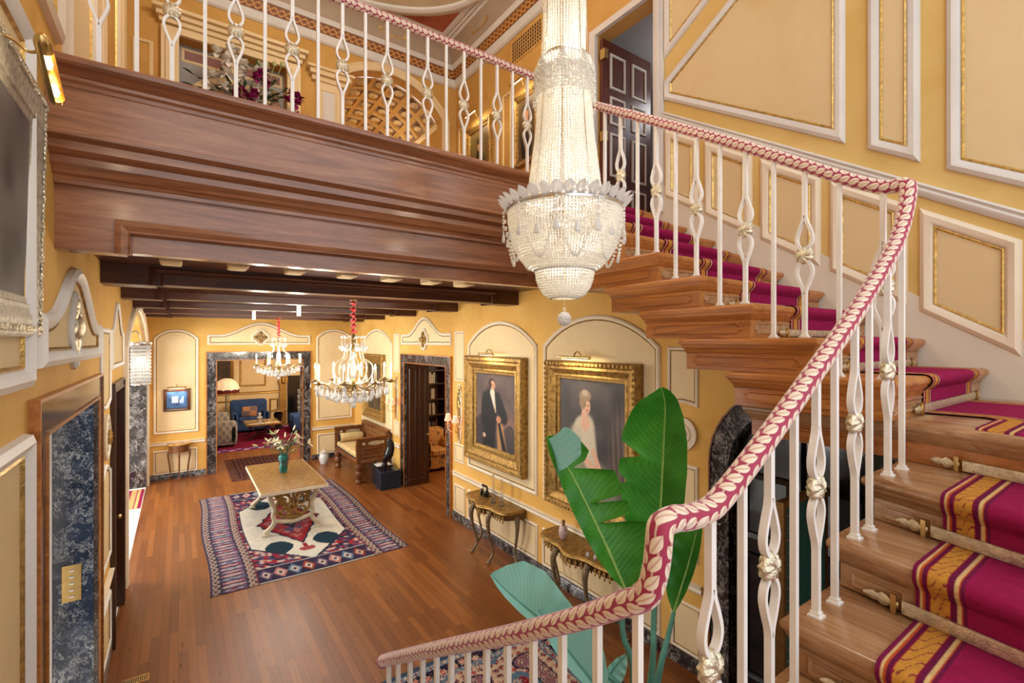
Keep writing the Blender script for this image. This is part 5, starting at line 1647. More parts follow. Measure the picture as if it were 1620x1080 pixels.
m = MB(); m.obox(Matrix.Translation((3.66, 5.90, .84)) @ Matrix.Rotation(-.2, 4, 'Y'), (.012, .14, .15)); m.ball((3.63, 5.84, .80), .03, 8, 0, (.8, .8, 1.8)); m.ball((3.63, 5.96, .80), .03, 8, 0, (.8, .8, 1.8)); m.box((3.61, 5.82, .751), (3.72, 5.98, .762)); m.build('frame', M['black'], sc_)
m = MB(); m.obox(Matrix.Translation((3.652, 5.90, .842)) @ Matrix.Rotation(-.2, 4, 'Y'), (.006, .075, .075)); m.build('picture', M['cream'], sc_)
m = MB(); m.lathe([(.001, .751), (.035, .751), (.05, .78), (.055, .83), (.042, .88), (.02, .90)], (3.60, 4.12, 0), 18); bt = m.build('ceramic_bottle', plain('pink_white_ceramic', srgb(206, 176, 172), .2, 0, .2, 25)); tag(bt, 'small pale ceramic bottle on the console behind the plant', 'bottle')
m = MB(); m.lathe([(.02, .90), (.022, .92), (.018, .93), (.026, .945), (.012, .96)], (3.60, 4.12, 0), 12); o = m.build('stopper', M['agedbrass']); o.parent = bt; o.location = V(o.location) - bt.location
for k, (dx, dy, lb) in enumerate(((0, 0, 'crystal trinket at the left of a pair beside the leaf on the console'), (.02, -.09, 'crystal trinket at the right of a pair beside the leaf on the console'))):
    m = MB(); m.lathe([(.012, .751), (.022, .765), (.016, .785), (.004, .80)], (3.50 + dx, 3.62 + dy, 0), 7); o = m.build('trinket', M['crystal'], smooth=False); tag(o, lb, 'trinket', 'crystal trinkets')
m = MB(); m.bevbox((XR - .012, 3.12, .28), (XR, 3.24, .36), .008, ax=0); o = m.build('wall_outlet', M['white']); tag(o, 'white outlet plate low on the yellow wall behind the plant stems', 'outlet')
m = MB()
for z in (.30, .335): m.box((XR - .015, 3.165, z - .008), (XR - .0115, 3.195, z + .008))
o2 = m.build('socket', M['trimgrey']); o2.parent = o; o2.location = V(o2.location) - o.location
# switch plate on the marble reveal
sp_ = thing('switch_plate', 'brass plate of five switches on the daylit black marble door reveal', 'switch plate', (-.675, 4.935, .99))
m = MB(); m.box((-.735, 4.936, 1.0), (-.62, 4.945, 1.28)); m.build('plate', M['brass'], sp_, bevel=.003)
for k in range(5):
    m = MB(); m.box((-.692, 4.928, 1.032 + k * .05), (-.663, 4.937, 1.044 + k * .05)); m.build('switch', M['white'], sp_)

# ---------------------------------------------------------------- carved settle, cushions, jug, plinth
bn = thing('carved_settle', 'carved wooden bench with high panelled ends against the far right corner', 'bench', (3.42, 10.9, 0))
X0_, X1_, Y0_, Y1_ = 3.06, 3.78, 10.03, 11.76
def turned_leg(x, y):
    m = MB(); m.lathe([(.05, 0), (.075, .01), (.08, .05), (.055, .09), (.07, .13), (.085, .2), (.06, .26), (.08, .30), (.09, .36), (.07, .40), (.075, .42)], (x, y, 0), 14); m.build('leg', M['walnut'], bn)
for x in (X0_ + .05, X1_ - .08):
    for y in (Y0_ + .06, Y1_ - .06): turned_leg(x, y)
m = MB(); m.bevbox((X0_, Y0_, .40), (X1_, Y1_, .50), .02, ax=1); m.box((X0_ - .012, Y0_ - .01, .44), (X0_ + .02, Y1_ + .01, .47)); m.build('seat_rail', M['walnut'], bn, bevel=.006)
def settle_end(y):
    m = MB(); P = planeY(y, -1)
    m.prism(rect(X0_ + .01, X1_ - .02, .50, .93), P, -.025, .025)
    m.prism(rect(X0_ - .01, X0_ + .07, .46, .95), P, -.035, .035); m.prism(rect(X1_ - .09, X1_ - .01, .46, 1.0), P, -.035, .035)
    m.prism(rect(X0_ - .02, X1_, .92, .955), P, -.045, .045)
    for n in (.0255, -.0255):
        s = 1 if n > 0 else -1
        moulding(m, lambda u, v, q, s=s, n=n: P(u, v, n + s * q), rect(X0_ + .1, X1_ - .12, .53, .74), [(0, 0), (.01, .014), (.03, .012), (.04, .001)], 0, .002, 0)
        m.prism([(X0_ + .39 + .16 * math.cos(2 * PI * k / 20), .83 + .045 * math.sin(2 * PI * k / 20)) for k in range(20)], lambda u, v, q, s=s, n=n: P(u, v, n + s * q), 0, .004, 1)
        for xx in (X0_ + .14, X1_ - .17): m.ball(P(xx, .83, n), .035, 8, 1, (1, .35, 1))
    m.build('armrest', [M['walnut'], M['palegilt']], bn, angle=30)
settle_end(Y0_ + .03); settle_end(Y1_ - .03)
m = MB(); P = planeX(X1_ - .05, -1)
m.prism(rect(Y0_ + .03, Y1_ - .03, .50, 1.05), P, -.025, .02); m.prism(rect(Y0_ - .0, Y1_ + .0, 1.03, 1.07), P, -.04, .04)
for k in range(5):
    u0 = Y0_ + .12 + k * .30; moulding(m, P, rect(u0, u0 + .26, .56, .84), [(0, .02), (.01, .034), (.025, .03), (.035, .021)], 0, .022, 0)
    m.ball(P(u0 + .13, .94, .02), .05, 8, 1, (.3, 1.6, .8)); m.ball(P(u0 + .27, .94, .02), .03, 6, 1, (.3, 1, 1))
m.build('backrest', [M['walnut'], M['dkgilt']], bn, angle=30)
M['calf'] = plain('cream_velvet', srgb(206, 178, 124), .8, 0, .12, 8)
m = MB(); m.bevbox((X0_ + .02, Y0_ + .08, .50), (X1_ - .10, Y1_ - .08, .62), .045, ax=1); m.build('seat_cushion', M['calf'])
cu = bpy.data.objects['seat_cushion']; tag(cu, 'cream velvet seat cushion with dark trim on the carved bench', 'cushion')
m = MB(); 
for k in range(48): m.ball((X0_ + .02, Y0_ + .1 + k * .0325, .51), .014, 6)
o = m.build('dark_fringe', M['matblack']); o.parent = cu; o.location = V(o.location) - cu.location
for y, lb in ((Y1_ - .21, 'cream bolster at the far end of the carved bench'), (Y0_ + .20, 'cream bolster with dark end behind the near arm of the carved bench')):
    m = MB(); prof = [(.02, 0), (.085, .0), (.10, .02), (.105, .1), (.105, .44), (.10, .52), (.085, .54), (.02, .54)]
    Mx = Matrix.Translation((X0_ + .05, y, .725)) @ Matrix.Rotation(PI / 2, 4, 'Y'); m.lathe(prof, (0, 0, 0), 16, 0, Mx)
    b = m.build('bolster', M['calf']); tag(b, lb, 'bolster')
    m = MB(); m.lathe([(.088, -.004), (.088, .004), (.05, .008), (.01, .004)], (0, 0, 0), 14, 0, Matrix.Translation((X0_ + .05, y, .725)) @ Matrix.Rotation(-PI / 2, 4, 'Y')); o = m.build('end_cap', M['matblack']); o.parent = b; o.location = V(o.location) - b.location
jg = thing('porcelain_jug', 'white porcelain pot on the floor left of the carved bench', 'pot', (2.92, 12.25, 0))
m = MB(); m.lathe([(.001, 0), (.085, 0), (.09, .02), (.11, .08), (.12, .15), (.10, .22), (.085, .25), (.10, .27), (.09, .28)], (2.92, 12.25, 0), 20); m.build('body', plain('white_porcelain', srgb(214, 212, 208), .15, 0, .05, 20), jg)
m = MB(); m.lathe([(.10, .275), (.08, .30), (.03, .33), (.02, .35), (.025, .37), (.004, .385)], (2.92, 12.25, 0), 16); m.build('lid', plain('cream_porcelain', srgb(206, 194, 170), .2), jg)
m = MB(); m.box((3.32, 9.33, .0), (3.74, 9.66, .36)); o = m.build('plinth', M['bluebox'], bevel=.004); tag(o, 'dark blue black block plinth beside the dark doorway', 'plinth')
sg = thing('bronze_sculpture', 'black abstract bronze figure standing on the dark plinth', 'sculpture', (3.55, 9.5, .361))
m = MB(); m.tube(catmull([(3.46, 9.5, .362), (3.46, 9.5, .5), (3.49, 9.5, .58), (3.54, 9.5, .66), (3.58, 9.5, .80), (3.57, 9.5, .92), (3.52, 9.5, 1.0)], 4), [.05, .055, .06, .06, .055, .05, .05, .055, .06, .07, .08, .09, .095, .095, .09, .09, .085, .08, .08, .075, .07, .06, .05, .035, .01], 12)
m.tube(catmull([(3.46, 9.49, .50), (3.43, 9.46, .57), (3.45, 9.45, .64)], 4), [.03] * 5 + [.028, .025, .02, .01], 8); m.box((3.36, 9.40, .3605), (3.62, 9.60, .375)); m.build('figure', M['black'], sg)
m = MB(); m.box((3.36, 9.72, .0), (3.72, 10.0, .38)); o = m.build('low_chest', M['matblack'], bevel=.004); tag(o, 'low black chest under the near end of the carved bench', 'chest')
m = MB(); m.box((3.40, 9.74, .381), (3.70, 9.98, .392)); m.box((3.41, 9.75, .392), (3.68, 9.96, .40)); o = m.build('papers', M['white']); tag(o, 'white papers lying on the low black chest', 'papers')
# small half round side table on the far wall
st_ = thing('side_table', 'small half round marquetry table with curved legs below the blue screen', 'side table', (0.0, 12.5, 0))
def half(r, z, y1=12.745): return [(0.0 + r * math.cos(PI + PI * k / 16), y1 + r * 1.15 * math.sin(PI + PI * k / 16), z) for k in range(17)]
m = MB(); m.loft([half(.22, .75), half(.225, .765), half(.215, .78)], 0); m.build('tabletop', M['burl'], st_, angle=40)
m = MB(); m.loft([half(.19, .60), half(.195, .75)], 0); m.build('drawer_case', M['walnut'], st_)
for a in (PI * 1.06, PI * 1.5, PI * 1.94):
    P = lambda r, z: (r * math.cos(a), 12.74 + r * 1.15 * math.sin(a), z)
    m = MB(); m.tube(catmull([P(.19, .62), P(.20, .52), P(.17, .3), P(.16, .12), P(.19, .01)], 4), [.02] * 5 + [.017] * 6 + [.012] * 6, 8); m.build('leg', M['walnut'], st_)
# ---------------------------------------------------------------- paintings, lamps and gilt ornaments
def canvas(name, P, u0, u1, z0, z1, fn, nx, parent, n=0.0, flip=False):
    ny = max(2, int(nx * (z1 - z0) / abs(u1 - u0))); mb = MB(); mb.col = []
    for j in range(ny + 1):
        for i in range(nx + 1):
            s, t_ = i / nx, j / ny
            u = (u1 - (u1 - u0) * s) if flip else (u0 + (u1 - u0) * s)
            mb.v.append(tuple(P(u, z0 + (z1 - z0) * t_, n))); mb.col.append(fn(s, t_))
    W = nx + 1
    for j in range(ny):
        for i in range(nx): mb.face((j * W + i, j * W + i + 1, (j + 1) * W + i + 1, (j + 1) * W + i))
    return mb.build(name, M['paint'], parent, fix=False)
def frame_prof(w, d): return [(0, 0), (0, d * .75), (w * .08, d), (w * .22, d), (w * .30, d * .82), (w * .42, d * .9), (w * .55, d * .72), (w * .70, d * .55), (w * .74, d * .6), (w * .80, d * .6), (w * .84, d * .4), (w * .96, d * .34), (w, d * .2)]
def picture(label, P, u0, u1, z0, z1, w, d, fn, nx=80, flip=True, name='painting', fm='oldgilt', carve=True, inner=None, cat='painting'):
    loc = P((u0 + u1) / 2, z0, 0)
    r = thing(name, label, cat, tuple(loc))
    m = MB(); moulding(m, P, rect(u0, u1, z0, z1), frame_prof(w, d), 0)
    if carve:
        k = int((u1 - u0) / .06)
        for i in range(k):
            u = u0 + .04 + (u1 - u0 - .08) * i / (k - 1)
            for z in (z0 + w * .15, z1 - w * .15): m.ball(P(u, z, d * .98), .02, 6, 0)
        k = int((z1 - z0) / .06)
        for i in range(k):
            z = z0 + .04 + (z1 - z0 - .08) * i / (k - 1)
            for u in (u0 + w * .15, u1 - w * .15): m.ball(P(u, z, d * .98), .02, 6, 0)
    m.build('frame', M[fm], r, angle=35)
    m = MB(); m.prism(rect(u0 + .02, u1 - .02, z0 + .02, z1 - .02), P, .0, .004); m.build('backing', M['darkwood'], r)
    canvas('canvas', P, u0 + w * .9, u1 - w * .9, z0 + w * .9, z1 - w * .9, fn, nx, r, d * .22, flip)
    return r
def picture_lamp(label, P, u, z, L=.30, out=.20):
    r = thing('picture_lamp', label, 'lamp', tuple(P(u, z, .1)))
    m = MB(); m.tube([P(u - L / 2, z, out), P(u + L / 2, z, out)], .018, 10); m.build('lamp_tube', M['brass'], r)
    m = MB(); m.tube(catmull([P(u, z - .02, .06), P(u, z + .06, .12), P(u, z + .05, out - .03), P(u, z, out)], 4), .007, 6); m.build('arm', M['brass'], r)
    m = MB(); m.tube([P(u - L * .4, z - .014, out - .006), P(u + L * .4, z - .014, out - .006)], .009, 8); m.build('bulb', M['warmbulb'], r)
    q = P(u, z - .05, out)
    lamp('picture_lamp_light', 'AREA', tuple(q), 3.0, (1, .82, .55), L, tuple(P(u, z - .5, 0)), .03)
    return r
def ell(s, t_, cx, cy, rx, ry, soft=.15):
    d = math.hypot((s - cx) / rx, (t_ - cy) / ry); return 1 - sst(1 - soft, 1 + soft, d)
def seg(s, t_, x0, y0, x1, y1, w0, w1, soft=.25):
    dx, dy = x1 - x0, y1 - y0; L = dx * dx + dy * dy; k = max(0, min(1, ((s - x0) * dx + (t_ - y0) * dy) / L))
    d = math.hypot(s - x0 - dx * k, t_ - y0 - dy * k) / (w0 + (w1 - w0) * k); return 1 - sst(1 - soft, 1 + soft, d)
def man(s, t_):
    n = vnoise(s * 7, t_ * 9)
    c = mix(srgb(84, 70, 70), srgb(116, 96, 90), n); c = mix(c, srgb(60, 52, 56), sst(.5, 1, t_) * .5)
    c = mix(c, srgb(140, 104, 88), ell(s, t_, .86, .34, .2, .14, .8) * .7)
    if t_ < .33 - .10 * s + .12 * math.sin(s * 9): c = mix(c, srgb(40, 40, 50), .75)
    c = mix(c, srgb(176, 132, 84), seg(s, t_, .62, .36, .68, .0, .07, .11))                 # breeches
    body = max(ell(s, t_, .40, .60, .24, .16), seg(s, t_, .40, .62, .34, .02, .19, .15), seg(s, t_, .26, .66, .22, .36, .09, .08), seg(s, t_, .56, .66, .72, .44, .10, .09), seg(s, t_, .72, .43, .58, .40, .06, .05), seg(s, t_, .60, .36, .74, .0, .03, .05))
    c = mix(c, srgb(22, 24, 30), body)
    c = mix(c, srgb(214, 204, 186), seg(s, t_, .44, .74, .50, .55, .055, .018)); c = mix(c, srgb(198, 182, 150), seg(s, t_, .50, .60, .52, .50, .02, .012))
    c = mix(c, srgb(190, 132, 100), ell(s, t_, .595, .405, .055, .045)); c = mix(c, srgb(200, 170, 140), ell(s, t_, .23, .16, .04, .03))
    c = mix(c, srgb(52, 34, 24), ell(s, t_, .425, .865, .085, .062)); c = mix(c, srgb(204, 150, 118), ell(s, t_, .445, .835, .062, .058))
    c = mix(c, srgb(60, 40, 30), ell(s, t_, .40, .835, .022, .04)); c = mix(c, srgb(70, 44, 34), max(ell(s, t_, .435, .845, .012, .006), ell(s, t_, .475, .845, .012, .006))); c = mix(c, srgb(160, 84, 70), ell(s, t_, .462, .803, .018, .006)); c = mix(c, srgb(176, 118, 92), ell(s, t_, .465, .826, .008, .014))
    return c
def woman(s, t_):
    n = vnoise(s * 8, t_ * 9)
    c = mix(srgb(52, 48, 50), srgb(82, 74, 72), n)
    c = mix(c, srgb(120, 102, 88), ell(s, t_, .92, .42, .14, .34, .5) * (.55 + .45 * math.sin(s * 90 + 6 * t_)) * .8)   # hanging drapery
    c = mix(c, srgb(120, 104, 110), ell(s, t_, .12, .45, .14, .08, .6) * .3)
    c = mix(c, srgb(122, 124, 100), max(ell(s, t_, .48, .10, .40, .24, .15), seg(s, t_, .3, .30, .14, .05, .14, .18)))     # skirt
    c = mix(c, srgb(150, 152, 124), ell(s, t_, .3, .26, .12, .08, .6) * .5)
    c = mix(c, srgb(146, 100, 44), seg(s, t_, .60, .30, .54, .02, .02, .028))                                                # chair post
    c = mix(c, srgb(206, 196, 170), max(ell(s, t_, .40, .55, .16, .14), seg(s, t_, .44, .58, .50, .34, .12, .10)))           # bodice
    c = mix(c, srgb(190, 182, 156), ell(s, t_, .28, .52, .09, .08, .4) * .8)
    sk = srgb(222, 176, 146)
    c = mix(c, sk, max(seg(s, t_, .30, .47, .42, .32, .042, .034), seg(s, t_, .42, .32, .62, .24, .034, .026), seg(s, t_, .54, .40, .66, .24, .03, .024), ell(s, t_, .67, .235, .055, .035)))
    c = mix(c, sk, max(seg(s, t_, .41, .70, .42, .63, .045, .07), ell(s, t_, .43, .77, .068, .072)))
    c = mix(c, srgb(150, 126, 100), max(ell(s, t_, .385, .80, .05, .06), ell(s, t_, .42, .855, .09, .05))); c = mix(c, srgb(190, 176, 154), ell(s, t_, .42, .88, .05, .03) * .6)
    c = mix(c, srgb(84, 58, 48), max(ell(s, t_, .425, .782, .013, .006), ell(s, t_, .468, .780, .013, .006))); c = mix(c, srgb(190, 90, 84), ell(s, t_, .453, .735, .018, .006)); c = mix(c, srgb(196, 144, 118), ell(s, t_, .456, .758, .008, .014))
    return c
def dark_land(s, t_):
    n = vnoise(s * 6, t_ * 8); c = mix(srgb(46, 36, 28), srgb(84, 68, 50), n); return mix(c, srgb(108, 96, 78), ell(s, t_, .6, .7, .4, .2, .8) * .5)
picture('full length portrait of a man in a black coat, in a wide gold frame', PR, 5.09, 6.66, 1.16, 2.78, .27, .12, man, 96, carve=False)
picture('portrait of a seated woman in a white blouse and green skirt, in gold frame', PR, 3.16, 4.62, 1.02, 2.77, .22, .12, woman, 96, fm='oldgilt')
picture('dark landscape painting in gold frame above the carved bench', PR, 10.45, 11.85, 1.16, 2.70, .24, .1, dark_land, 40)
picture_lamp('brass picture lamp over the portrait of the man', PR, 5.85, 2.82, .40, .20)
picture_lamp('brass picture lamp over the portrait of the seated woman', PR, 3.98, 2.82, .52, .20)
def screen_pic(s, t_):
    c = mix(srgb(30, 52, 96), srgb(76, 116, 168), vnoise(s * 4, t_ * 4))
    if .26 < s < .56 and .34 < t_ < .72: c = srgb(196, 206, 222)
    if .6 < s < .82 and .3 < t_ < .7 and t_ < .3 + (s - .52) * 1.6: c = srgb(160, 180, 208)
    return c
picture('small dark framed picture of pale shapes on blue, on the far wall', PF, -.28, .205, 1.48, 1.96, .06, .04, screen_pic, 30, False, fm='darkwood', carve=False)
picture_lamp('slim brass picture lamp above the small blue picture', PF, -.04, 2.0, .34, .10)
# tilted painting at the left edge: frame leaning forward from the wall
def PT(u, z, n):
    t_ = (z - 3.02) / 1.08
    return (XL + .006 + .02 * t_ + n, u, z - n * .04)
def left_art(s, t_):
    n = vnoise(s * 5, t_ * 7); return mix(srgb(54, 50, 48), srgb(112, 106, 100), n)
lp = picture('large dark painting in silvery carved frame hanging on the near left wall', PT, 1.95, 3.0, 3.02, 4.10, .17, .034, left_art, 50, fm='silverleaf' if 'silverleaf' in M else 'palegilt', carve=False)
m = MB()
rnd = random.Random(9)
for i in range(46):      # carved scrolls round the frame
    for (u, z) in ((1.97 + .02 + i * .0222, 3.055), (1.97 + .02 + i * .0222, 4.065), (2.965, 3.06 + i * .0218)):
        a = rnd.random() * 6.3; q = [PT(u + .014 * math.cos(a + k * .6) * (1 - k * .1), z + .014 * math.sin(a + k * .6) * (1 - k * .1), .034) for k in range(8)]
        m.tube(q, .0042, 5)
m.build('carving', M['palegilt'], lp)
m = MB()
m.box((XL + .001, 2.0, 3.9), (XL + .02, 2.06, 3.96)); m.box((XL + .001, 2.85, 3.9), (XL + .02, 2.91, 3.96)); m.build('backing_block', M['darkwood'], lp)
r = thing('picture_lamp', 'brass tube lamp with two lit bulbs on the painting at the left edge', 'lamp', (-.38, 2.3, 3.95))
a, b = atD(67, 66, 1.66), atD(90, 157, 1.83)
d = (b - a)
m = MB()
nr = 12; ax = d.normalized(); up_ = ax.orthogonal().normalized(); bi = ax.cross(up_)
dn_ = (V((.75, -.5, -.45)) - ax * ax.dot(V((.75, -.5, -.45)))).normalized(); sd_ = ax.cross(dn_)
# half-open tube: shade wraps three quarters round the bulbs
rows = []
for w in range(13):
    q = math.radians(52 + (360 - 104) * w / 12)
    rows.append([a + dn_ * .024 * math.cos(q) + sd_ * .024 * math.sin(q), b + dn_ * .024 * math.cos(q) + sd_ * .024 * math.sin(q)])
m.loft(rows, 0, False, False)
m.tube([a - ax * .03, a - ax * .015, a, a + ax * .035], [.008, .02, .0245, .0245], 12); m.tube([b - ax * .005, b + ax * .012], [.0245, .02], 12)
m.build('lamp_tube', M['brass'], r, fix=False)
m = MB()
for f in (.36,): m.tube([a + d * (f - .12), a + d * f, a + d * (f + .08)], [.010, .015, .008], 10)
m.build('bulb', M['warmbulb'], r)
m = MB(); m.tube([a + d * .74, a + d * .86, a + d * .94], [.010, .015, .008], 10); m.build('bulb', M['warmbulb'], r)
m = MB(); m.tube(catmull([atD(-6, 50, 1.62), atD(20, 62, 1.66), atD(46, 82, 1.70), (a + d * .12)], 5), .0055, 8); m.build('arm', M['brass'], r)
lamp('picture_lamp_light', 'POINT', tuple((a + b) / 2 + dn_ * .05), 1.2, (1, .8, .5), .03)
# gilt quatrefoils over the doors
def quatre(P, u, z, R, label, name='gilt_ornament', mat='oldgilt', cat='wall ornament'):
    r = thing(name, label, cat, tuple(P(u, z - R, 0)))
    m = MB(); pts = []
    for k in range(48):
        a = 2 * PI * k / 48; rr = R * (.80 + .20 * abs(math.cos(2 * a)) ** .7); pts.append((u + rr * math.cos(a), z + rr * math.sin(a)))
    moulding(m, P, pts, [(0, 0), (.0, .03), (R * .12, .045), (R * .22, .03), (R * .26, .015)], 0, .015, 0); m.build('plaque', M['trim'], r, angle=40)
    m = MB()
    m.ball(P(u, z, .03), R * .26, 10, 0)
    for k in range(4):
        a = PI / 2 * k; m.ball(P(u + R * .5 * math.cos(a), z + R * .5 * math.sin(a), .025), R * .22, 8)
        m.ball(P(u + R * .42 * math.cos(a + PI / 4), z + R * .42 * math.sin(a + PI / 4), .02), R * .15, 6)
    m.build('relief', M[mat], r); return r
quatre(PR, 8.38, 3.04, .21, 'gilt quatrefoil ornament above the dark wood doorway')
quatre(PF, 1.60, 3.10, .20, 'gilt quatrefoil ornament above the far marble doorway')
# tall oval gilt ornament on the left overdoor
r = thing('gilt_ornament', 'tall silvery gilt oval boss on the panel above the near left doorway', 'wall ornament', (XL, 4.02, 2.86))
m = MB(); pts = [(4.02 + (.155 + .02 * math.cos(4 * a)) * math.cos(a), 3.07 + (.225 + .02 * math.cos(4 * a)) * math.sin(a)) for a in [2 * PI * k / 40 for k in range(40)]]
moulding(m, PL, pts, [(0, 0), (0, .02), (.02, .034), (.035, .026), (.045, .012)], 0, .02, 0); m.build('plaque', M['trimgrey'], r, angle=40)
m = MB(); m.ball(PL(4.02, 3.09, .02), .075, 16, 0, (.6, 1, 1.1))
for k in range(8):
    a = 2 * PI * k / 8; m.ball(PL(4.02 + .085 * math.cos(a), 3.08 + .12 * math.sin(a), .018), .042, 8, 0, (.5, 1, 1))
m.ball(PL(4.02, 3.235, .018), .045, 8, 0, (.5, 1, 1.1)); m.ball(PL(4.02, 2.91, .018), .045, 8, 0, (.5, 1, 1.1)); m.build('relief', M['palegilt'], r)
# wall sconces with pink shades
def sconce(u, label):
    r = thing('wall_sconce', label, 'wall sconce', tuple(PR(u, 1.36, 0)), 'gilt wall sconces beside the dark doorway')
    m = MB(); pts = [(u + .10 * math.cos(a), 1.80 + .50 * math.sin(a)) for a in [2 * PI * k / 30 for k in range(30)]]
    moulding(m, PR, pts, [(0, 0), (0, .015), (.015, .02), (.025, .006)], 0, .006, 0); m.build('plaque', M['trim'], r)
    m = MB(); rnd = random.Random(5)
    for k in range(26):
        z = 1.38 + k * .034; w = .05 + .02 * math.sin(k * 1.3)
        m.ball(PR(u + (rnd.random() - .5) * w * 1.6, z, .03), .026, 6, 0, (.6, 1, 1))
    m.tube(catmull([PR(u, 2.24, .02), PR(u + .02, 2.0, .04), PR(u - .02, 1.8, .05), PR(u + .01, 1.6, .04), PR(u, 1.38, .02)], 4), .016, 6)
    m.build('gilt_carving', M['gilt'], r)
    for s in (-1, 1):
        m = MB(); m.tube(catmull([PR(u, 1.55, .05), PR(u + s * .07, 1.50, .10), PR(u + s * .13, 1.54, .15), PR(u + s * .13, 1.62, .15)], 4), .008, 6); m.lathe([(.004, -.01), (.03, 0), (.034, .008), (.01, .01)], PR(u + s * .13, 1.62, .15), 12); a_ = m.build('arm', M['gilt'], r)
        m = MB(); c0 = PR(u + s * .13, 1.63, .15); m.lathe([(.011, 0), (.011, .07)], c0, 8); m.build('candle', M['candle'], a_)
        m = MB(); m.loft([[V(c0) + V((.062 * math.cos(q) * f, .062 * math.sin(q) * f, z)) for q in [2 * PI * k / 14 for k in range(14)]] for f, z in ((1.0, .05), (.55, .16))], 0, True, False); m.build('shade', M['pinkshade'], a_)
        lamp('sconce_light', 'POINT', (c0[0], c0[1], c0[2] + .11), 2.2, (1, .7, .42), .03)
sconce(6.99, 'gilt sconce with pink shades beside the portrait of the man'); sconce(9.78, 'gilt sconce with pink shades between the dark doorway and the bench')
# crystal lantern sconce in the archway
r = thing('crystal_sconce', 'boxy crystal strand wall lamp hanging in the left archway', 'wall sconce', (-.52, 8.2, 2.40))
LX, LY = -.42, 8.05
m = MB()
for i in range(8):
    for j in range(11):
        a = 2 * PI * i / 8
        for q in range(3):
            aa = a + .26 * q; m.ball((LX + .10 * math.cos(aa), LY + .10 * math.sin(aa), 2.93 - j * .046), .016, 5, 0, (1, 1, 1.25), 4)
m.build('crystal_strands', M['crystal'], r, smooth=False)
m = MB(); m.lathe([(.115, 2.95), (.12, 2.96), (.12, 2.99), (.05, 3.0)], (LX, LY, 0), 16); m.lathe([(.105, 2.44), (.108, 2.43), (.10, 2.42)], (LX, LY, 0), 16)
m.tube(catmull([(LX, LY, 3.0), (LX - .02, LY, 3.10), (LX - .06, LY, 3.14), (XL - .0, LY, 3.08)], 5), .008, 6); m.build('bracket', M['silver'], r)
m = MB(); m.ball((LX, LY, 2.75), .045, 10); m.build('bulb', emis('crystal_lamp_bulb', (1, .9, .7), 14), r)
lamp('crystal_sconce_light', 'POINT', (LX + .0, LY, 2.72), 6, (1, .85, .62), .06)
m = MB(); m.box((XL - .0, LY - .05, 2.96), (XL + .02, LY + .05, 3.16)); m.build('back_plate', M['silver'], r)
# two white track spotlights under the beams
for k, (x, y, lb) in enumerate(((1.18, 10.35, 'small white track spotlight under the beams, left of a pair'), (1.62, 8.45, 'small white track spotlight under the beams, right of a pair'))):
    m = MB(); m.tube([(x, y, 3.70), (x, y, 3.60)], .008, 6); m.tube([(x, y, 3.60), (x, y, 3.42)], .032, 12)
    o = m.build('ceiling_spotlight', M['white']); tag(o, lb, 'spotlight', 'track spotlights')
# upper right wall paintings
def port2(s, t_):
    c = mix(srgb(70, 54, 36), srgb(110, 88, 56), vnoise(s * 5, t_ * 5))
    c = mix(c, srgb(30, 26, 26), max(ell(s, t_, .5, .25, .32, .32), ell(s, t_, .48, .82, .26, .09))); c = mix(c, srgb(200, 150, 116), ell(s, t_, .5, .68, .11, .12)); c = mix(c, srgb(96, 84, 72), ell(s, t_, .42, .35, .12, .2) * .7); return c
def port3(s, t_):
    c = mix(srgb(96, 78, 44), srgb(130, 108, 64), vnoise(s * 5, t_ * 5))
    c = mix(c, srgb(34, 30, 34), max(ell(s, t_, .55, .22, .3, .36), seg(s, t_, .5, .5, .6, .1, .16, .2))); c = mix(c, srgb(196, 150, 110), ell(s, t_, .52, .70, .09, .10)); c = mix(c, srgb(40, 30, 24), ell(s, t_, .52, .79, .12, .06)); return c
picture('gold framed portrait of a figure in dark hat, high on the upper wall', PW, 5.35, 5.95, 5.62, 6.70, .10, .06, port2, 40, carve=False)
picture('gold framed small portrait on the upper wall beside the vault', PW, 6.60, 7.42, 5.60, 6.74, .12, .06, port3, 40, carve=False)
picture_lamp('brass picture lamp over the upper portrait with dark hat', PW, 5.65, 6.80, .34, .20)
picture_lamp('brass picture lamp over the farther upper portrait', PW, 7.0, 6.86, .40, .20)
# flower arrangement and stone figure on the mantel
M['magenta'] = plain('magenta_orchid_petal', srgb(132, 16, 84), .5, 0, .2, 20); M['whitepet'] = plain('white_silk_petal', srgb(222, 216, 204), .55, 0, .06, 20); M['driftwood'] = plain('brown_driftwood', srgb(104, 62, 32), .6, 0, .3, 18, .4)
fa = thing('flower_arrangement', 'large arrangement of white and magenta flowers with driftwood behind the bridge railing', 'flowers', (.75, 7.60, 6.10))
rnd = random.Random(11)
m = MB(); m.lathe([(.001, 6.10), (.12, 6.10), (.16, 6.16), (.18, 6.26), (.15, 6.32), (.13, 6.32), (.12, 6.28), (.001, 6.28)], (.75, 7.60, 0), 18); m.build('bowl', M['trimgrey'], fa)
def bloom(cx, cz, R, mat, n=7, dy=0):
    m = MB(); c = V((cx, 7.56 + dy, cz))
    for k in range(n):
        a = 2 * PI * k / n + rnd.random(); el = (rnd.random() - .35) * 1.2
        d_ = V((math.cos(a) * math.cos(el), -.45 - .5 * abs(math.sin(el)), math.sin(a) * math.cos(el)))
        blade(m, c, d_, R * (1.3 + .5 * rnd.random()), R * .55, .1, 0, .3)
    m.ball(c - V((0, .01, 0)), R * .3, 6); m.build('bloom', mat, fa)
for k in range(17): 
    bloom(.40 + rnd.random() * .62, 6.36 + rnd.random() * .62, .075, M['whitepet'], 8, -.06 * rnd.random())
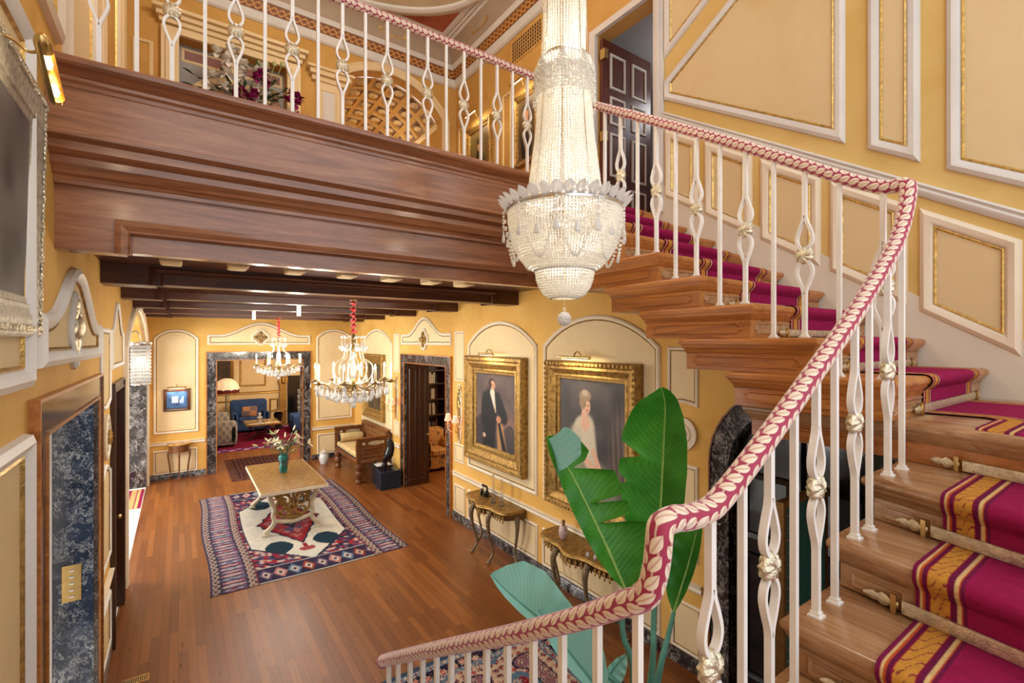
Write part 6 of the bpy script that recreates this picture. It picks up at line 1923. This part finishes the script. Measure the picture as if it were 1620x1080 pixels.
for cx, cz in ((.94, 6.74), (1.0, 6.62), (.88, 6.66), (.70, 6.42), (.80, 6.36), (.86, 6.44), (.64, 6.34), (1.33, 6.56), (1.38, 6.44), (1.30, 6.46), (1.42, 6.54), (1.40, 6.25)): bloom(cx, cz, .065, M['magenta'], 7, -.1)
for cx, cz in ((1.20, 6.26), (1.28, 6.20), (1.34, 6.30), (1.12, 6.20), (.5, 6.45), (.3, 6.4), (.36, 6.55)): bloom(cx, cz, .07, M['whitepet'], 7, -.05)
for k in range(16):
    m = MB(); a = rnd.random() * PI; L = .25 + .45 * rnd.random()
    p = V((.75, 7.6, 6.3)); e = p + V((math.cos(a) * L, -.06, math.sin(a) * L + .05)); m.tube([p, (p + e) / 2 + V((0, -.03, .03)), e], .005, 5)
    for q in range(3): blade(m, p.lerp(e, .4 + .25 * q), e - p + V((rnd.random() - .5, -.2, rnd.random() - .5)) * .5, .14, .028, .2)
    m.build('leaf_spray', M['lilyleaf'], fa)
m = MB(); m.tube(catmull([(.50, 7.48, 6.12), (.56, 7.47, 6.22), (.46, 7.45, 6.34), (.40, 7.45, 6.27), (.50, 7.44, 6.22)], 4), .022, 7); m.tube(catmull([(.55, 7.47, 6.15), (.63, 7.44, 6.24), (.70, 7.43, 6.38), (.68, 7.43, 6.48)], 4), [.026] * 5 + [.02] * 5 + [.014] * 3, 7); m.build('driftwood', M['driftwood'], fa)
m = MB()
for k in range(4): m.tube([(.9 + .04 * k, 7.62, 6.35), (.93 + .10 * k, 7.60, 6.95 + .03 * k)], .004, 5); m.ball((.93 + .10 * k, 7.60, 6.95 + .03 * k), .03, 6, 0, (1, 1, 1.5))
m.build('seed_stem', M['bud'], fa)
m = MB(); m.lathe([(.001, 6.101), (.075, 6.101), (.07, 6.2), (.085, 6.32), (.075, 6.42), (.04, 6.48), (.055, 6.54), (.05, 6.6), (.02, 6.63), (.001, 6.635)], (1.14, 7.62, 0), 14); o = m.build('stone_bust', plain('brown_stone', srgb(150, 112, 84), .6, 0, .2, 14)); tag(o, 'brown stone bust standing among the flowers behind the bridge railing', 'bust')
# folding screen of dark green leather under the stairs
sc2 = thing('folding_screen', 'dark green leather screen with brass edge under the stairs', 'screen', (3.46, 1.52, 0))
m = MB(); m.box((3.20, 1.505, .03), (3.80, 1.535, 1.93)); m.build('panel', M['greenpanel'], sc2)
m = MB()
for a, b in (((3.17, 1.495, 0), (3.205, 1.545, 1.965)), ((3.795, 1.495, 0), (3.82, 1.545, 1.965)), ((3.205, 1.495, 1.925), (3.795, 1.545, 1.965)), ((3.205, 1.495, 0), (3.795, 1.545, .035))): m.box(a, b)
m.build('frame', plain('brown_brass_edge', srgb(132, 92, 44), .4, .5, .2, 20), sc2)
m = MB()
for k in range(24): m.ball((3.215, 1.495, .08 + k * .078), .006, 5)
m.build('stud', M['brass'], sc2)
# ---------------------------------------------------------------- tall potted plant in the stairwell
pl = thing('potted_plant', 'tall potted plant with big torn paddle leaves rising inside the stairwell', 'plant', (1.98, 1.75, 0))
PX, PY = 1.98, 1.75
m = MB(); m.lathe([(.001, .009), (.17, .009), (.20, .05), (.25, .40), (.27, .44), (.27, .48), (.235, .48), (.23, .42), (.001, .42)], (PX, PY, 0), 24); p_ = m.build('pot', M['pot'], pl)
m = MB(); m.lathe([(.001, .415), (.228, .418), (.228, .425), (.1, .44), (.001, .445)], (PX, PY, 0), 20); m.build('soil', M['soil'], p_)
def leaf(mid, wl, wr, fl=.3, fr=.3, flip=False, cuts=(), bendl=0.0, bendr=0.0, n=64, drift=.22):
    """mid: [(px,py,depth)] base to tip; wl / wr half widths [(t, metres)] left and right as seen; fl / fr lift of each half towards the viewer; cuts: (side, t, width, depthfrac) tears"""
    P = catmull([atD(*q) for q in mid], 10); L = [0]
    for a, b in zip(P[:-1], P[1:]): L.append(L[-1] + (b - a).length)
    def at(t_):
        s = t_ * L[-1]
        for i in range(len(L) - 1):
            if L[i + 1] >= s: return P[i].lerp(P[i + 1], (s - L[i]) / max(1e-9, L[i + 1] - L[i])), (P[i + 1] - P[i]).normalized()
        return P[-1], (P[-1] - P[-2]).normalized()
    def wf(tab, t_):
        for (a, x), (b, y) in zip(tab[:-1], tab[1:]):
            if a <= t_ <= b: return x + (y - x) * sst(0, 1, (t_ - a) / (b - a)) if False else x + (y - x) * (t_ - a) / (b - a)
        return tab[-1][1]
    mb = MB(); K = 9
    for side, tab, f, bend in ((-1, wl, fl, bendl), (1, wr, fr, bendr)):
        rows = []
        for i in range(n + 1):
            t_ = i / n; c, tan = at(t_); view = (c - V((0, 0, CAMH))).normalized()
            sd = tan.cross(-view).normalized() * 1.0
            if sd.dot(V((CC, -CS, 0))) < 0 and abs(sd.dot(V((CC, -CS, 0)))) > .05: sd = -sd
            nrm = -view
            row = []
            w = wf(tab, t_)
            for cs, ct, cw, cd in cuts:
                if cs == side and abs(t_ - ct) < cw: w *= 1 - cd * (1 - abs(t_ - ct) / cw)
            for k in range(K + 1):
                x = k / K; ang = f + bend * x
                wav = .006 * math.sin(t_ * 38 + side) * x * x
                row.append(c + sd * side * w * x * math.cos(ang) + nrm * (w * x * math.sin(ang) + wav) - tan * (.10 * w * x * side * 0) + tan * drift * w * x * x)
            rows.append(row)
        idx = [mb.add(r) for r in rows]
        for i in range(n):
            for k in range(K):
                q = [idx[i] + k, idx[i] + k + 1, idx[i + 1] + k + 1, idx[i + 1] + k]
                uu = [(.5 + .5 * side * (kk / K), tt / n) for kk, tt in ((k, i), (k + 1, i), (k + 1, i + 1), (k, i + 1))]
                if (side == 1) == flip: q = q[::-1]; uu = uu[::-1]
                mb.face(q, 0, uu)
    lo = mb.build('leaf', M['leaf'], pl, fix=False, angle=180)
    m = MB(); m.tube([p for p in P], [.010 * (1 - .8 * i / len(P)) for i in range(len(P))], 6); m.build('midrib', M['stem'] if flip else M['midrib'], lo)
    return P[0]
def stalk(base, *pts):
    m = MB(); q = [V((PX + base[0], PY + base[1], .43))] + [atD(*p) if not isinstance(p, V) else p for p in pts]
    c = catmull(q, 8); m.tube(c, [.020 - .009 * i / len(c) for i in range(len(c))], 8); m.build('leaf_stalk', M['stem'], pl)
def oval(w, peak=.5, base=.08): return [(0, base * w), (.08, .45 * w), (.2, .78 * w), (.35, .96 * w), (peak, w), (.65, .95 * w), (.8, .74 * w), (.9, .5 * w), (.96, .28 * w), (1, .01)]
# upright bright leaf
b = leaf([(1038, 908, 2.50), (1042, 850, 2.52), (1046, 780, 2.54), (1050, 700, 2.52), (1052, 640, 2.46), (1046, 613, 2.40)], oval(.245, .45), oval(.135, .5), .25, .45, False, ((-1, .56, .05, .5), (-1, .40, .03, .22)), bendl=.2)
stalk((.03, -.02), (1030, 1075, 2.40), (1034, 980, 2.46), b)
# large torn leaf leaning left
b = leaf([(988, 930, 2.42), (962, 870, 2.46), (932, 806, 2.50), (905, 752, 2.52), (880, 712, 2.50), (866, 690, 2.46)], oval(.095, .5), [(0, .03), (.10, .17), (.22, .25), (.33, .26), (.36, .16), (.38, .02), (.40, .19), (.48, .20), (.505, .02), (.52, .21), (.66, .21), (.72, .06), (.74, .02), (.755, .10), (.80, .145), (.93, .13), (.97, .07), (1, .01)], .55, -.2, False, bendr=.3, n=110, drift=-.22)
stalk((-.02, .02), (1002, 1078, 2.38), (985, 1000, 2.40), b)
# pale backed leaf reaching to the left over the floor
b = leaf([(950, 1062, 2.30), (905, 1020, 2.36), (862, 985, 2.42), (825, 955, 2.46), (795, 928, 2.48), (777, 908, 2.48)], oval(.05, .5), [(0, .02), (.15, .10), (.35, .15), (.6, .20), (.8, .17), (.93, .09), (1, .01)], .7, .15, True)
stalk((-.05, -.03), (985, 1110, 2.28), b)
# lower leaf in front of it
b = leaf([(960, 1105, 2.16), (930, 1068, 2.20), (900, 1030, 2.24), (872, 992, 2.26), (852, 966, 2.24)], oval(.06, .5), oval(.16, .5), .6, .3, True)
stalk((-.04, -.06), (975, 1140, 2.14), b)
# dark leaf on the right, half behind the handrail
b = leaf([(1066, 968, 2.62), (1078, 930, 2.64), (1090, 890, 2.64), (1100, 850, 2.62), (1108, 812, 2.58)], oval(.13, .5), oval(.06, .45), .2, .9, False, bendl=.2)
stalk((.06, .0), (1040, 1078, 2.50), (1056, 1010, 2.58), b)
# small low leaf by the baluster
b = leaf([(945, 1110, 2.3), (958, 1080, 2.34), (974, 1054, 2.36), (990, 1036, 2.36)], oval(.03, .5), oval(.06, .5), .5, .2, True)
stalk((-.03, .03), (960, 1180, 2.28), b)
# folded flap showing the pale back of the torn leaf
b = leaf([(886, 744, 2.44), (878, 716, 2.46), (868, 694, 2.46)], [(0, .001), (1, .001)], [(0, .05), (.1, .13), (.5, .155), (.9, .12), (1, .10)], 0, .35, True, n=24)
# ---------------------------------------------------------------- lounge beyond the far doorway
LW_Y = 19.0
mb = MB(); mb.box((-.6, LW_Y, 0), (5.2, LW_Y + .1, 3.7)); struct(mb, 'wall_lounge_far', M['cream'])
mb = MB(); mb.box((-.7, YF + .24, 0), (-.6, LW_Y, 3.7)); struct(mb, 'wall_lounge_left', M['cream'])
mb = MB(); mb.box((5.2, YF + .24, 0), (5.3, LW_Y, 3.7)); struct(mb, 'wall_lounge_right', M['cream'])
mb = MB(); mb.box((-.7, YF + .24, 3.62), (5.3, LW_Y + .1, 3.72)); struct(mb, 'ceiling_lounge', M['cream'])
PLg = planeY(LW_Y, -1)
for k, (a, b, c, d) in enumerate(((1.72, 2.55, 1.42, 3.0), (.72, 1.55, 1.42, 3.0), (.5, 1.5, .15, .95), (1.7, 2.55, .15, .95), (2.65, 2.95, .15, .95))):
    panel(PLg, rect(a, b, c, d), ('oldgilt', 'cream', 'oldgilt'), scale=.9)
mb = MB(); strip_mould(mb, [(-.6, LW_Y, 1.14), (3.1, LW_Y, 1.14)], RAIL, (0, -1, 0), (0, 0, 1)); struct(mb, 'trim_lounge_rail', M['gilt'])
# gilt pilaster and dark fireplace glass on the right
mb = MB(); mb.prism(rect(2.98, 3.2, 0, 2.5), PLg, 0, .1); mb.prism(rect(2.94, 3.24, 1.5, 1.85), PLg, .08, .16)
for k in range(8): mb.ball(PLg(3.09, 1.55 + .04 * k, .16), .07, 6)
struct(mb, 'trim_lounge_pilaster', M['oldgilt'])
mb = MB(); mb.prism(rect(3.25, 4.6, 0, 1.75), PLg, .0, .06); struct(mb, 'trim_fireplace', M['black'])
m = MB()
for k in range(14): m.ball(PLg(3.62, .28 + .07 * k, .09), .045 + .02 * math.sin(k * 2.1), 7)
o = m.build('crystal_garland', M['crystal'], smooth=False); tag(o, 'crystal pendant string before the dark fireplace in the lounge', 'ornament')
o['label'] = 'pale glass ornament before the dark fireplace in the lounge'
picture('dark tall painting on the lounge wall left of the lamp', PLg, .55, 1.55, 1.5, 3.1, .10, .06, dark_land, 24, False, carve=False)
# floor lamp
fl = thing('floor_lamp', 'floor lamp with domed cream shade and red scalloped rim in the lounge', 'floor lamp', (1.22, 17.4, .009))
m = MB(); m.lathe([(.16, .009), (.16, .03), (.05, .05), (.02, .06)], (1.22, 17.4, 0), 16); m.build('base', M['brass'], fl)
m = MB(); m.tube([(1.22, 17.4, .05), (1.22, 17.4, 1.55)], .012, 8)
for k in range(3): m.tube([(1.22 + .05 * math.cos(k * 2.1), 17.4 + .05 * math.sin(k * 2.1), .4), (1.22 + .05 * math.cos(k * 2.1), 17.4 + .05 * math.sin(k * 2.1), 1.3)], .010, 6)
m.build('pole', plain('green_onyx', srgb(96, 104, 84), .3), fl)
m = MB(); rows = []
for a_, z in ((.04, 1.84), (.14, 1.82), (.24, 1.75), (.31, 1.65), (.345, 1.53), (.35, 1.48)): rows.append([V((1.22 + a_ * (1 + .03 * math.cos(10 * q)) * math.cos(q), 17.4 + a_ * (1 + .03 * math.cos(10 * q)) * math.sin(q), z)) for q in [2 * PI * k / 40 for k in range(40)]])
m.loft(rows, 0, True, False); sh = m.build('lamp_shade', emis('lit_cream_shade', (1, .72, .42), .35, (.8, .7, .55)), fl)
m = MB(); rows = [[V((1.22 + .352 * math.cos(q), 17.4 + .352 * math.sin(q), z if not low else z - .03 * abs(math.sin(5 * q)))) for q in [2 * PI * k / 80 for k in range(80)]] for z, low in ((1.50, 0), (1.40, 1))]
m.loft(rows, 0, True, False); m.build('scalloped_rim', plain('maroon_fringe', srgb(96, 22, 26), .8), sh)
lamp('floor_lamp_light', 'POINT', (1.22, 17.4, 1.55), 6, WARM if 'WARM' in globals() else (1, .84, .62), .08)
def soft(name, label, cat, parts, loc):
    r = thing(name, label, cat, loc)
    for nm, mt, fn in parts:
        m = MB(); fn(m); m.build(nm, mt, r, bevel=0, angle=60)
    return r
def sofa_like(name, label, cat, x0, x1, y0, y1, zs, zb, za, mat, face, z0=.009, aw=.18):
    """upholstered seat; face = +1 looks towards +Y (back at y0), -1 looks towards -Y (back at y1), 2 looks to -X (back at x1), 3 looks to +X (back at x0)"""
    r = thing(name, label, cat, ((x0 + x1) / 2, (y0 + y1) / 2, z0))
    m = MB(); m.bevbox((x0 + .02, y0 + .02, z0 + .06), (x1 - .02, y1 - .02, zs - .14), .05); m.build('base', mat, r)
    m = MB()
    bx = {-1: ((x0, y1 - .26, .12), (x1, y1, zb)), 1: ((x0, y0, .12), (x1, y0 + .26, zb)), 2: ((x1 - .26, y0, .12), (x1, y1, zb)), 3: ((x0, y0, .12), (x0 + .26, y1, zb))}[face]
    m.bevbox(bx[0], bx[1], .1, ax=1 if abs(face) == 1 else 0); m.build('backrest', mat, r)
    for s in (0, 1):
        m = MB()
        if abs(face) == 1:
            xa = x0 if s == 0 else x1 - aw; m.bevbox((xa, y0, .10), (xa + aw, y1, za), .08, ax=1)
        else:
            ya = y0 if s == 0 else y1 - aw; m.bevbox((x0, ya, .10), (x1, ya + aw, za), .08, ax=0)
        m.build('armrest', mat, r)
    m = MB()
    if abs(face) == 1: m.bevbox((x0 + aw, y0 + (.0 if face == -1 else .24), zs - .15), (x1 - aw, y1 - (.24 if face == -1 else .0), zs), .06)
    else: m.bevbox((x0 + (.24 if face == 3 else 0), y0 + aw, zs - .15), (x1 - (.24 if face == 2 else 0), y1 - aw, zs), .06)
    m.build('seat_cushion', mat, r)
    for sx in (x0 + .1, x1 - .1):
        for sy in (y0 + .1, y1 - .1):
            m = MB(); m.lathe([(.02, z0), (.03, .08)], (sx, sy, 0), 8); m.build('leg', M['darkwood'], r)
    return r
sofa_like('sofa', 'blue velvet sofa behind the coffee table in the lounge', 'sofa', 1.40, 2.50, 17.75, 18.65, .50, 1.02, .66, M['bluevel'], -1)
m = MB(); m.bevbox((1.70, 17.90, .505), (2.14, 18.02, .84), .05, ax=1)
t = NT('patchwork_fabric'); ck = t.n('ShaderNodeTexChecker'); ck.inputs['Scale'].default_value = 5; ck.inputs[1].default_value = (*srgb(176, 124, 84), 1); ck.inputs[2].default_value = (*srgb(84, 92, 104), 1); t.l(t.coords(), ck.inputs[0]); t.out(t.mixc(t.ramp(t.noise(t.coords(), 20), [(.4, 0.0), (.6, .6)]), ck.outputs[0], srgb(140, 92, 64)), .8)
o = m.build('pillow', t.mat); tag(o, 'patchwork tan and blue pillow on the blue sofa', 'pillow')
t = NT('damask_grey'); v = t.coords((1, 1, 1)); sp = t.n('ShaderNodeSeparateXYZ'); t.l(v, sp.inputs[0])
s1 = t.math('MULTIPLY', t.math('SINE', t.math('MULTIPLY', sp.outputs[0], 36.0)), t.math('SINE', t.math('MULTIPLY', sp.outputs[2], 26.0)))
t.out(t.mixc(t.ramp(t.math('ADD', s1, t.noise(v, 14, 3)), [(.45, 0.0), (.75, 1.0)]), srgb(150, 144, 134), srgb(112, 114, 120)), .8); M['damask'] = t.mat
sofa_like('armchair', 'grey damask armchair standing nearest the far doorway, its back to the hall', 'armchair', .42, 1.36, 15.55, 16.35, .46, .74, .62, M['damask'], 1)
sofa_like('armchair', 'grey damask armchair beside the floor lamp in the lounge', 'armchair', .40, 1.26, 16.75, 17.2, .48, .84, .64, M['damask'], 1)
sofa_like('armchair', 'blue armchair by the dark fireplace on the right of the lounge', 'armchair', 3.02, 3.80, 16.75, 17.45, .44, .82, .60, M['bluevel'], 2)
gt = thing('coffee_table', 'glass topped coffee table on crossed gilt and black legs in the lounge', 'coffee table', (2.12, 16.7, .009))
m = MB(); m.bevbox((1.66, 16.15, .47), (2.58, 17.2, .49), .03); m.build('tabletop', M['clear'], gt)
m = MB(); m.box((1.64, 16.13, .455), (2.60, 16.17, .495)); m.box((1.64, 17.18, .455), (2.60, 17.22, .495)); m.box((1.64, 16.17, .455), (1.68, 17.18, .495)); m.box((2.56, 16.17, .455), (2.60, 17.18, .495)); m.build('rim', M['agedbrass'], gt)
for s in (-1, 1):
    for y in (16.25, 17.1):
        m = MB(); m.tube(catmull([(2.12 - s * .45, y, .46), (2.12 - s * .2, y, .26), (2.12 + s * .1, y, .22), (2.12 + s * .4, y, .034)], 4), .022, 7); m.build('leg', M['black'], gt)
m = MB(); m.lathe([(.05, .491), (.06, .50), (.02, .52), (.03, .58), (.08, .64), (.07, .66), (.02, .70), (.05, .76), (.01, .80)], (2.05, 16.6, 0), 10); o = m.build('glass_ornament', M['crystal'], smooth=False); tag(o, 'cut glass ornament standing on the lounge coffee table', 'ornament')
pd = thing('pedestal_table', 'round topped black pedestal table by the gilt pilaster in the lounge', 'pedestal table', (2.80, 18.1, .009))
m = MB(); m.lathe([(.16, .009), (.18, .03), (.10, .08), (.09, .2), (.15, .5), (.10, .56), (.14, .6)], (2.80, 18.1, 0), 18); m.build('base', M['black'], pd)
m = MB(); m.lathe([(.27, .60), (.285, .615), (.28, .63), (.01, .632)], (2.80, 18.1, 0), 24); m.build('tabletop', M['agedbrass'], pd)
# ---------------------------------------------------------------- study beyond the right doorway
mb = MB(); mb.box((7.9, 6.0, 0), (8.0, 13.6, 3.7)); struct(mb, 'wall_study_right', M['cream'])
mb = MB(); mb.box((XR + .2, 6.0, 0), (7.9, 6.1, 3.7)); struct(mb, 'wall_study_near', M['cream'])
mb = MB(); mb.box((5.3, 13.5, 0), (7.9, 13.6, 3.7)); mb.box((XR + .2, 13.0, 0), (5.3, 13.1, 3.7)); struct(mb, 'wall_study_far', M['cream'])
mb = MB(); mb.box((XR + .2, 6.0, 3.62), (8.0, 13.6, 3.72)); struct(mb, 'ceiling_study', M['cream'])
panel(planeX(7.9, -1), rect(10.8, 12.2, 1.5, 3.2), ('oldgilt', 'cream', 'oldgilt')); panel(planeX(7.9, -1), rect(12.4, 13.3, 1.5, 3.2), ('oldgilt', 'cream', 'oldgilt'))
PSf = planeY(13.5, -1); panel(PSf, rect(6.0, 7.2, 1.45, 3.2), ('oldgilt', 'cream', 'oldgilt'))
# the opened door leaf standing at the far jamb: a panelled dark wood leaf
mb = MB(); Pd = planeY(9.29, -1)
mb.prism(rect(XR + .02, XR + .52, .01, 2.54), Pd, -.045, 0)
for u in (.07, .29): moulding(mb, Pd, rect(XR + u, XR + u + .17, .1, 2.44), [(0, 0), (.01, .014), (.03, .014), (.04, .002)], 0, .002, 0)
dl = struct(mb, 'door_9', M['darkwood'])
mb = MB(); mb.ball((XR + .46, 9.23, 1.05), .028, 8); mb.tube([(XR + .46, 9.29, 1.05), (XR + .46, 9.23, 1.05)], .01, 6); mb.build('door_handle', M['brass'], dl)
# bookcase with books
bc = thing('bookcase', 'tall dark bookcase seen through the right doorway', 'bookcase', (5.55, 11.9, 0))
bx0, bx1, by0, by1 = 5.22, 5.98, 11.7, 12.05
m = MB(); m.box((bx0, by1 - .02, 0), (bx1, by1, 2.5)); m.build('back_panel', M['darkwood'], bc)
for x in (bx0, bx1 - .04):
    m = MB(); m.box((x, by0, 0), (x + .04, by1 - .02, 2.5)); m.build('side_panel', M['darkwood'], bc)
for z in (.05, .55, 1.0, 1.42, 1.84, 2.2, 2.46):
    m = MB(); m.box((bx0 + .04, by0 + .01, z), (bx1 - .04, by1 - .02, z + .03)); m.build('shelf', M['darkwood'], bc)
rnd = random.Random(4)
bm_ = [plain('book_%s' % n, c, .6) for n, c in (('maroon', srgb(84, 30, 28)), ('brown', srgb(92, 66, 44)), ('cream', srgb(188, 176, 150)), ('black', srgb(34, 32, 34)))]
cn = ('maroon', 'brown', 'cream', 'black'); hw = ('top', 'second', 'third', 'fourth')
for si, z in enumerate((1.87, 1.45, 1.03, .58)):
    x = bx0 + .05; k = 0
    while x < bx1 - .12 and k < 9:
        w = .035 + .03 * rnd.random(); h = .22 + .09 * rnd.random(); q = rnd.randrange(4)
        m = MB(); m.bevbox((x, by0 + .04, z + .001), (x + w - .002, by0 + .24, z + h), .006); o = m.build('book', bm_[q])
        tag(o, '%s spine book among the row on the %s shelf of the dark bookcase' % (cn[q], hw[si]), 'book', '%s books on the %s bookcase shelf' % (cn[q], hw[si])); x += w + .003; k += 1
sofa_like('sofa', 'grey leather sofa seen through the right doorway', 'sofa', 6.05, 7.7, 11.2, 12.1, .55, 1.15, .80, M['greysofa'], -1, 0)
M['yfloral'] = None
t = NT('yellow_floral_fabric'); t.out(t.mixc(t.ramp(t.noise(t.coords(), 9, 3), [(.56, 0.0), (.62, 1.0)]), srgb(188, 132, 66), srgb(84, 50, 36)), .8); M['yfloral'] = t.mat
sofa_like('armchair', 'yellow floral upholstered chair just inside the right doorway', 'armchair', 4.62, 5.30, 9.95, 10.7, .50, .92, .70, M['yfloral'], -1, 0, .12)
# upholstered desk chair and dark desk behind
dk = thing('desk', 'dark wooden desk behind the yellow chair in the study', 'desk', (5.3, 11.2, 0))
m = MB(); m.bevbox((4.75, 10.95, .70), (5.75, 11.5, .74), .02); m.build('desktop', M['darkwood'], dk)
for x in (4.8, 5.7):
    for y in (11.0, 11.45):
        m = MB(); m.tube([(x, y, .70), (x, y, 0)], .025, 8); m.build('leg', M['darkwood'], dk)
# ---------------------------------------------------------------- camera, light
cam = bpy.data.cameras.new('camera'); co = new_obj('camera', cam)
cam.sensor_width = 36; cam.lens = CAMF / 1620 * 36; cam.clip_start = .05
co.location = (0, 0, CAMH); co.rotation_euler = (PI / 2, 0, -CAMT)
SC.camera = co
w = bpy.data.worlds.new('daylight'); SC.world = w; w.use_nodes = True
w.node_tree.nodes['Background'].inputs[0].default_value = (.93, .96, 1.0, 1); w.node_tree.nodes['Background'].inputs[1].default_value = 1.95
WARM = (1, .90, .75); DAY = (.95, .97, 1)
# candle bulbs of the hall chandeliers
for x, y in ((1.67, 5.62), (1.66, 10.66)):
    for k in range(4):
        a = 2 * PI * (2 * k + .85) / 8
        lamp('chandelier_light', 'POINT', (x + .46 * math.cos(a), y + .46 * math.sin(a), 2.74), 20, WARM, .03)
for y in (6.3, 8.1, 9.8, 11.3): lamp('hall_fill_light', 'AREA', (1.6, y, 3.66), 34, (1, .93, .82), 2.6, (1.6, y, 0), .9)  # fill panels added out of sight between the beams to even the brightness
for z, e in ((3.55, 10), (3.95, 9), (4.45, 7), (4.8, 5)): lamp('bead_chandelier_light', 'POINT', (1.892, 2.154, z), e, WARM, .07)
lamp('entry_window_light', 'AREA', (-3.4, 10.0, 1.9), 420, DAY, 3.2, (1, 10, .4), 2.6)
lamp('side_window_light', 'AREA', (-3.0, 4.0, 1.9), 120, DAY, 1.6, (0, 4.2, 1.5), 2.2)
lamp('library_fill_light', 'POINT', (3.6, 15.2, 3.2), 260, WARM, .3)  # unseen fill added to brighten the lounge
lamp('study_fill_light', 'POINT', (6.4, 9.2, 2.9), 110, WARM, .3)  # added lamp that only lifts the study's brightness
lamp('upper_hall_fill_light', 'POINT', (1.4, 4.6, 7.6), 150, WARM, .4)  # fill added high above the view, no fixture hangs there
lamp('vault_light', 'POINT', (3.55, 9.2, 6.2), 34, (1, .84, .6), .2)
lamp('upper_room_fill_light', 'POINT', (5.8, 3.6, 6.4), 25, DAY, .2)  # added lamp brightening the room past the upper door
vs = SC.view_settings
vs.view_transform = 'Standard'; vs.look = 'None'; vs.gamma = 1; vs.use_curve_mapping = False; vs.exposure = 0
SC.cycles.use_denoising = True
SC.cycles.max_bounces = 8
SC.cycles.diffuse_bounces = 4
SC.cycles.caustics_reflective = False; SC.cycles.caustics_refractive = False
SC.cycles.sample_clamp_indirect = 6
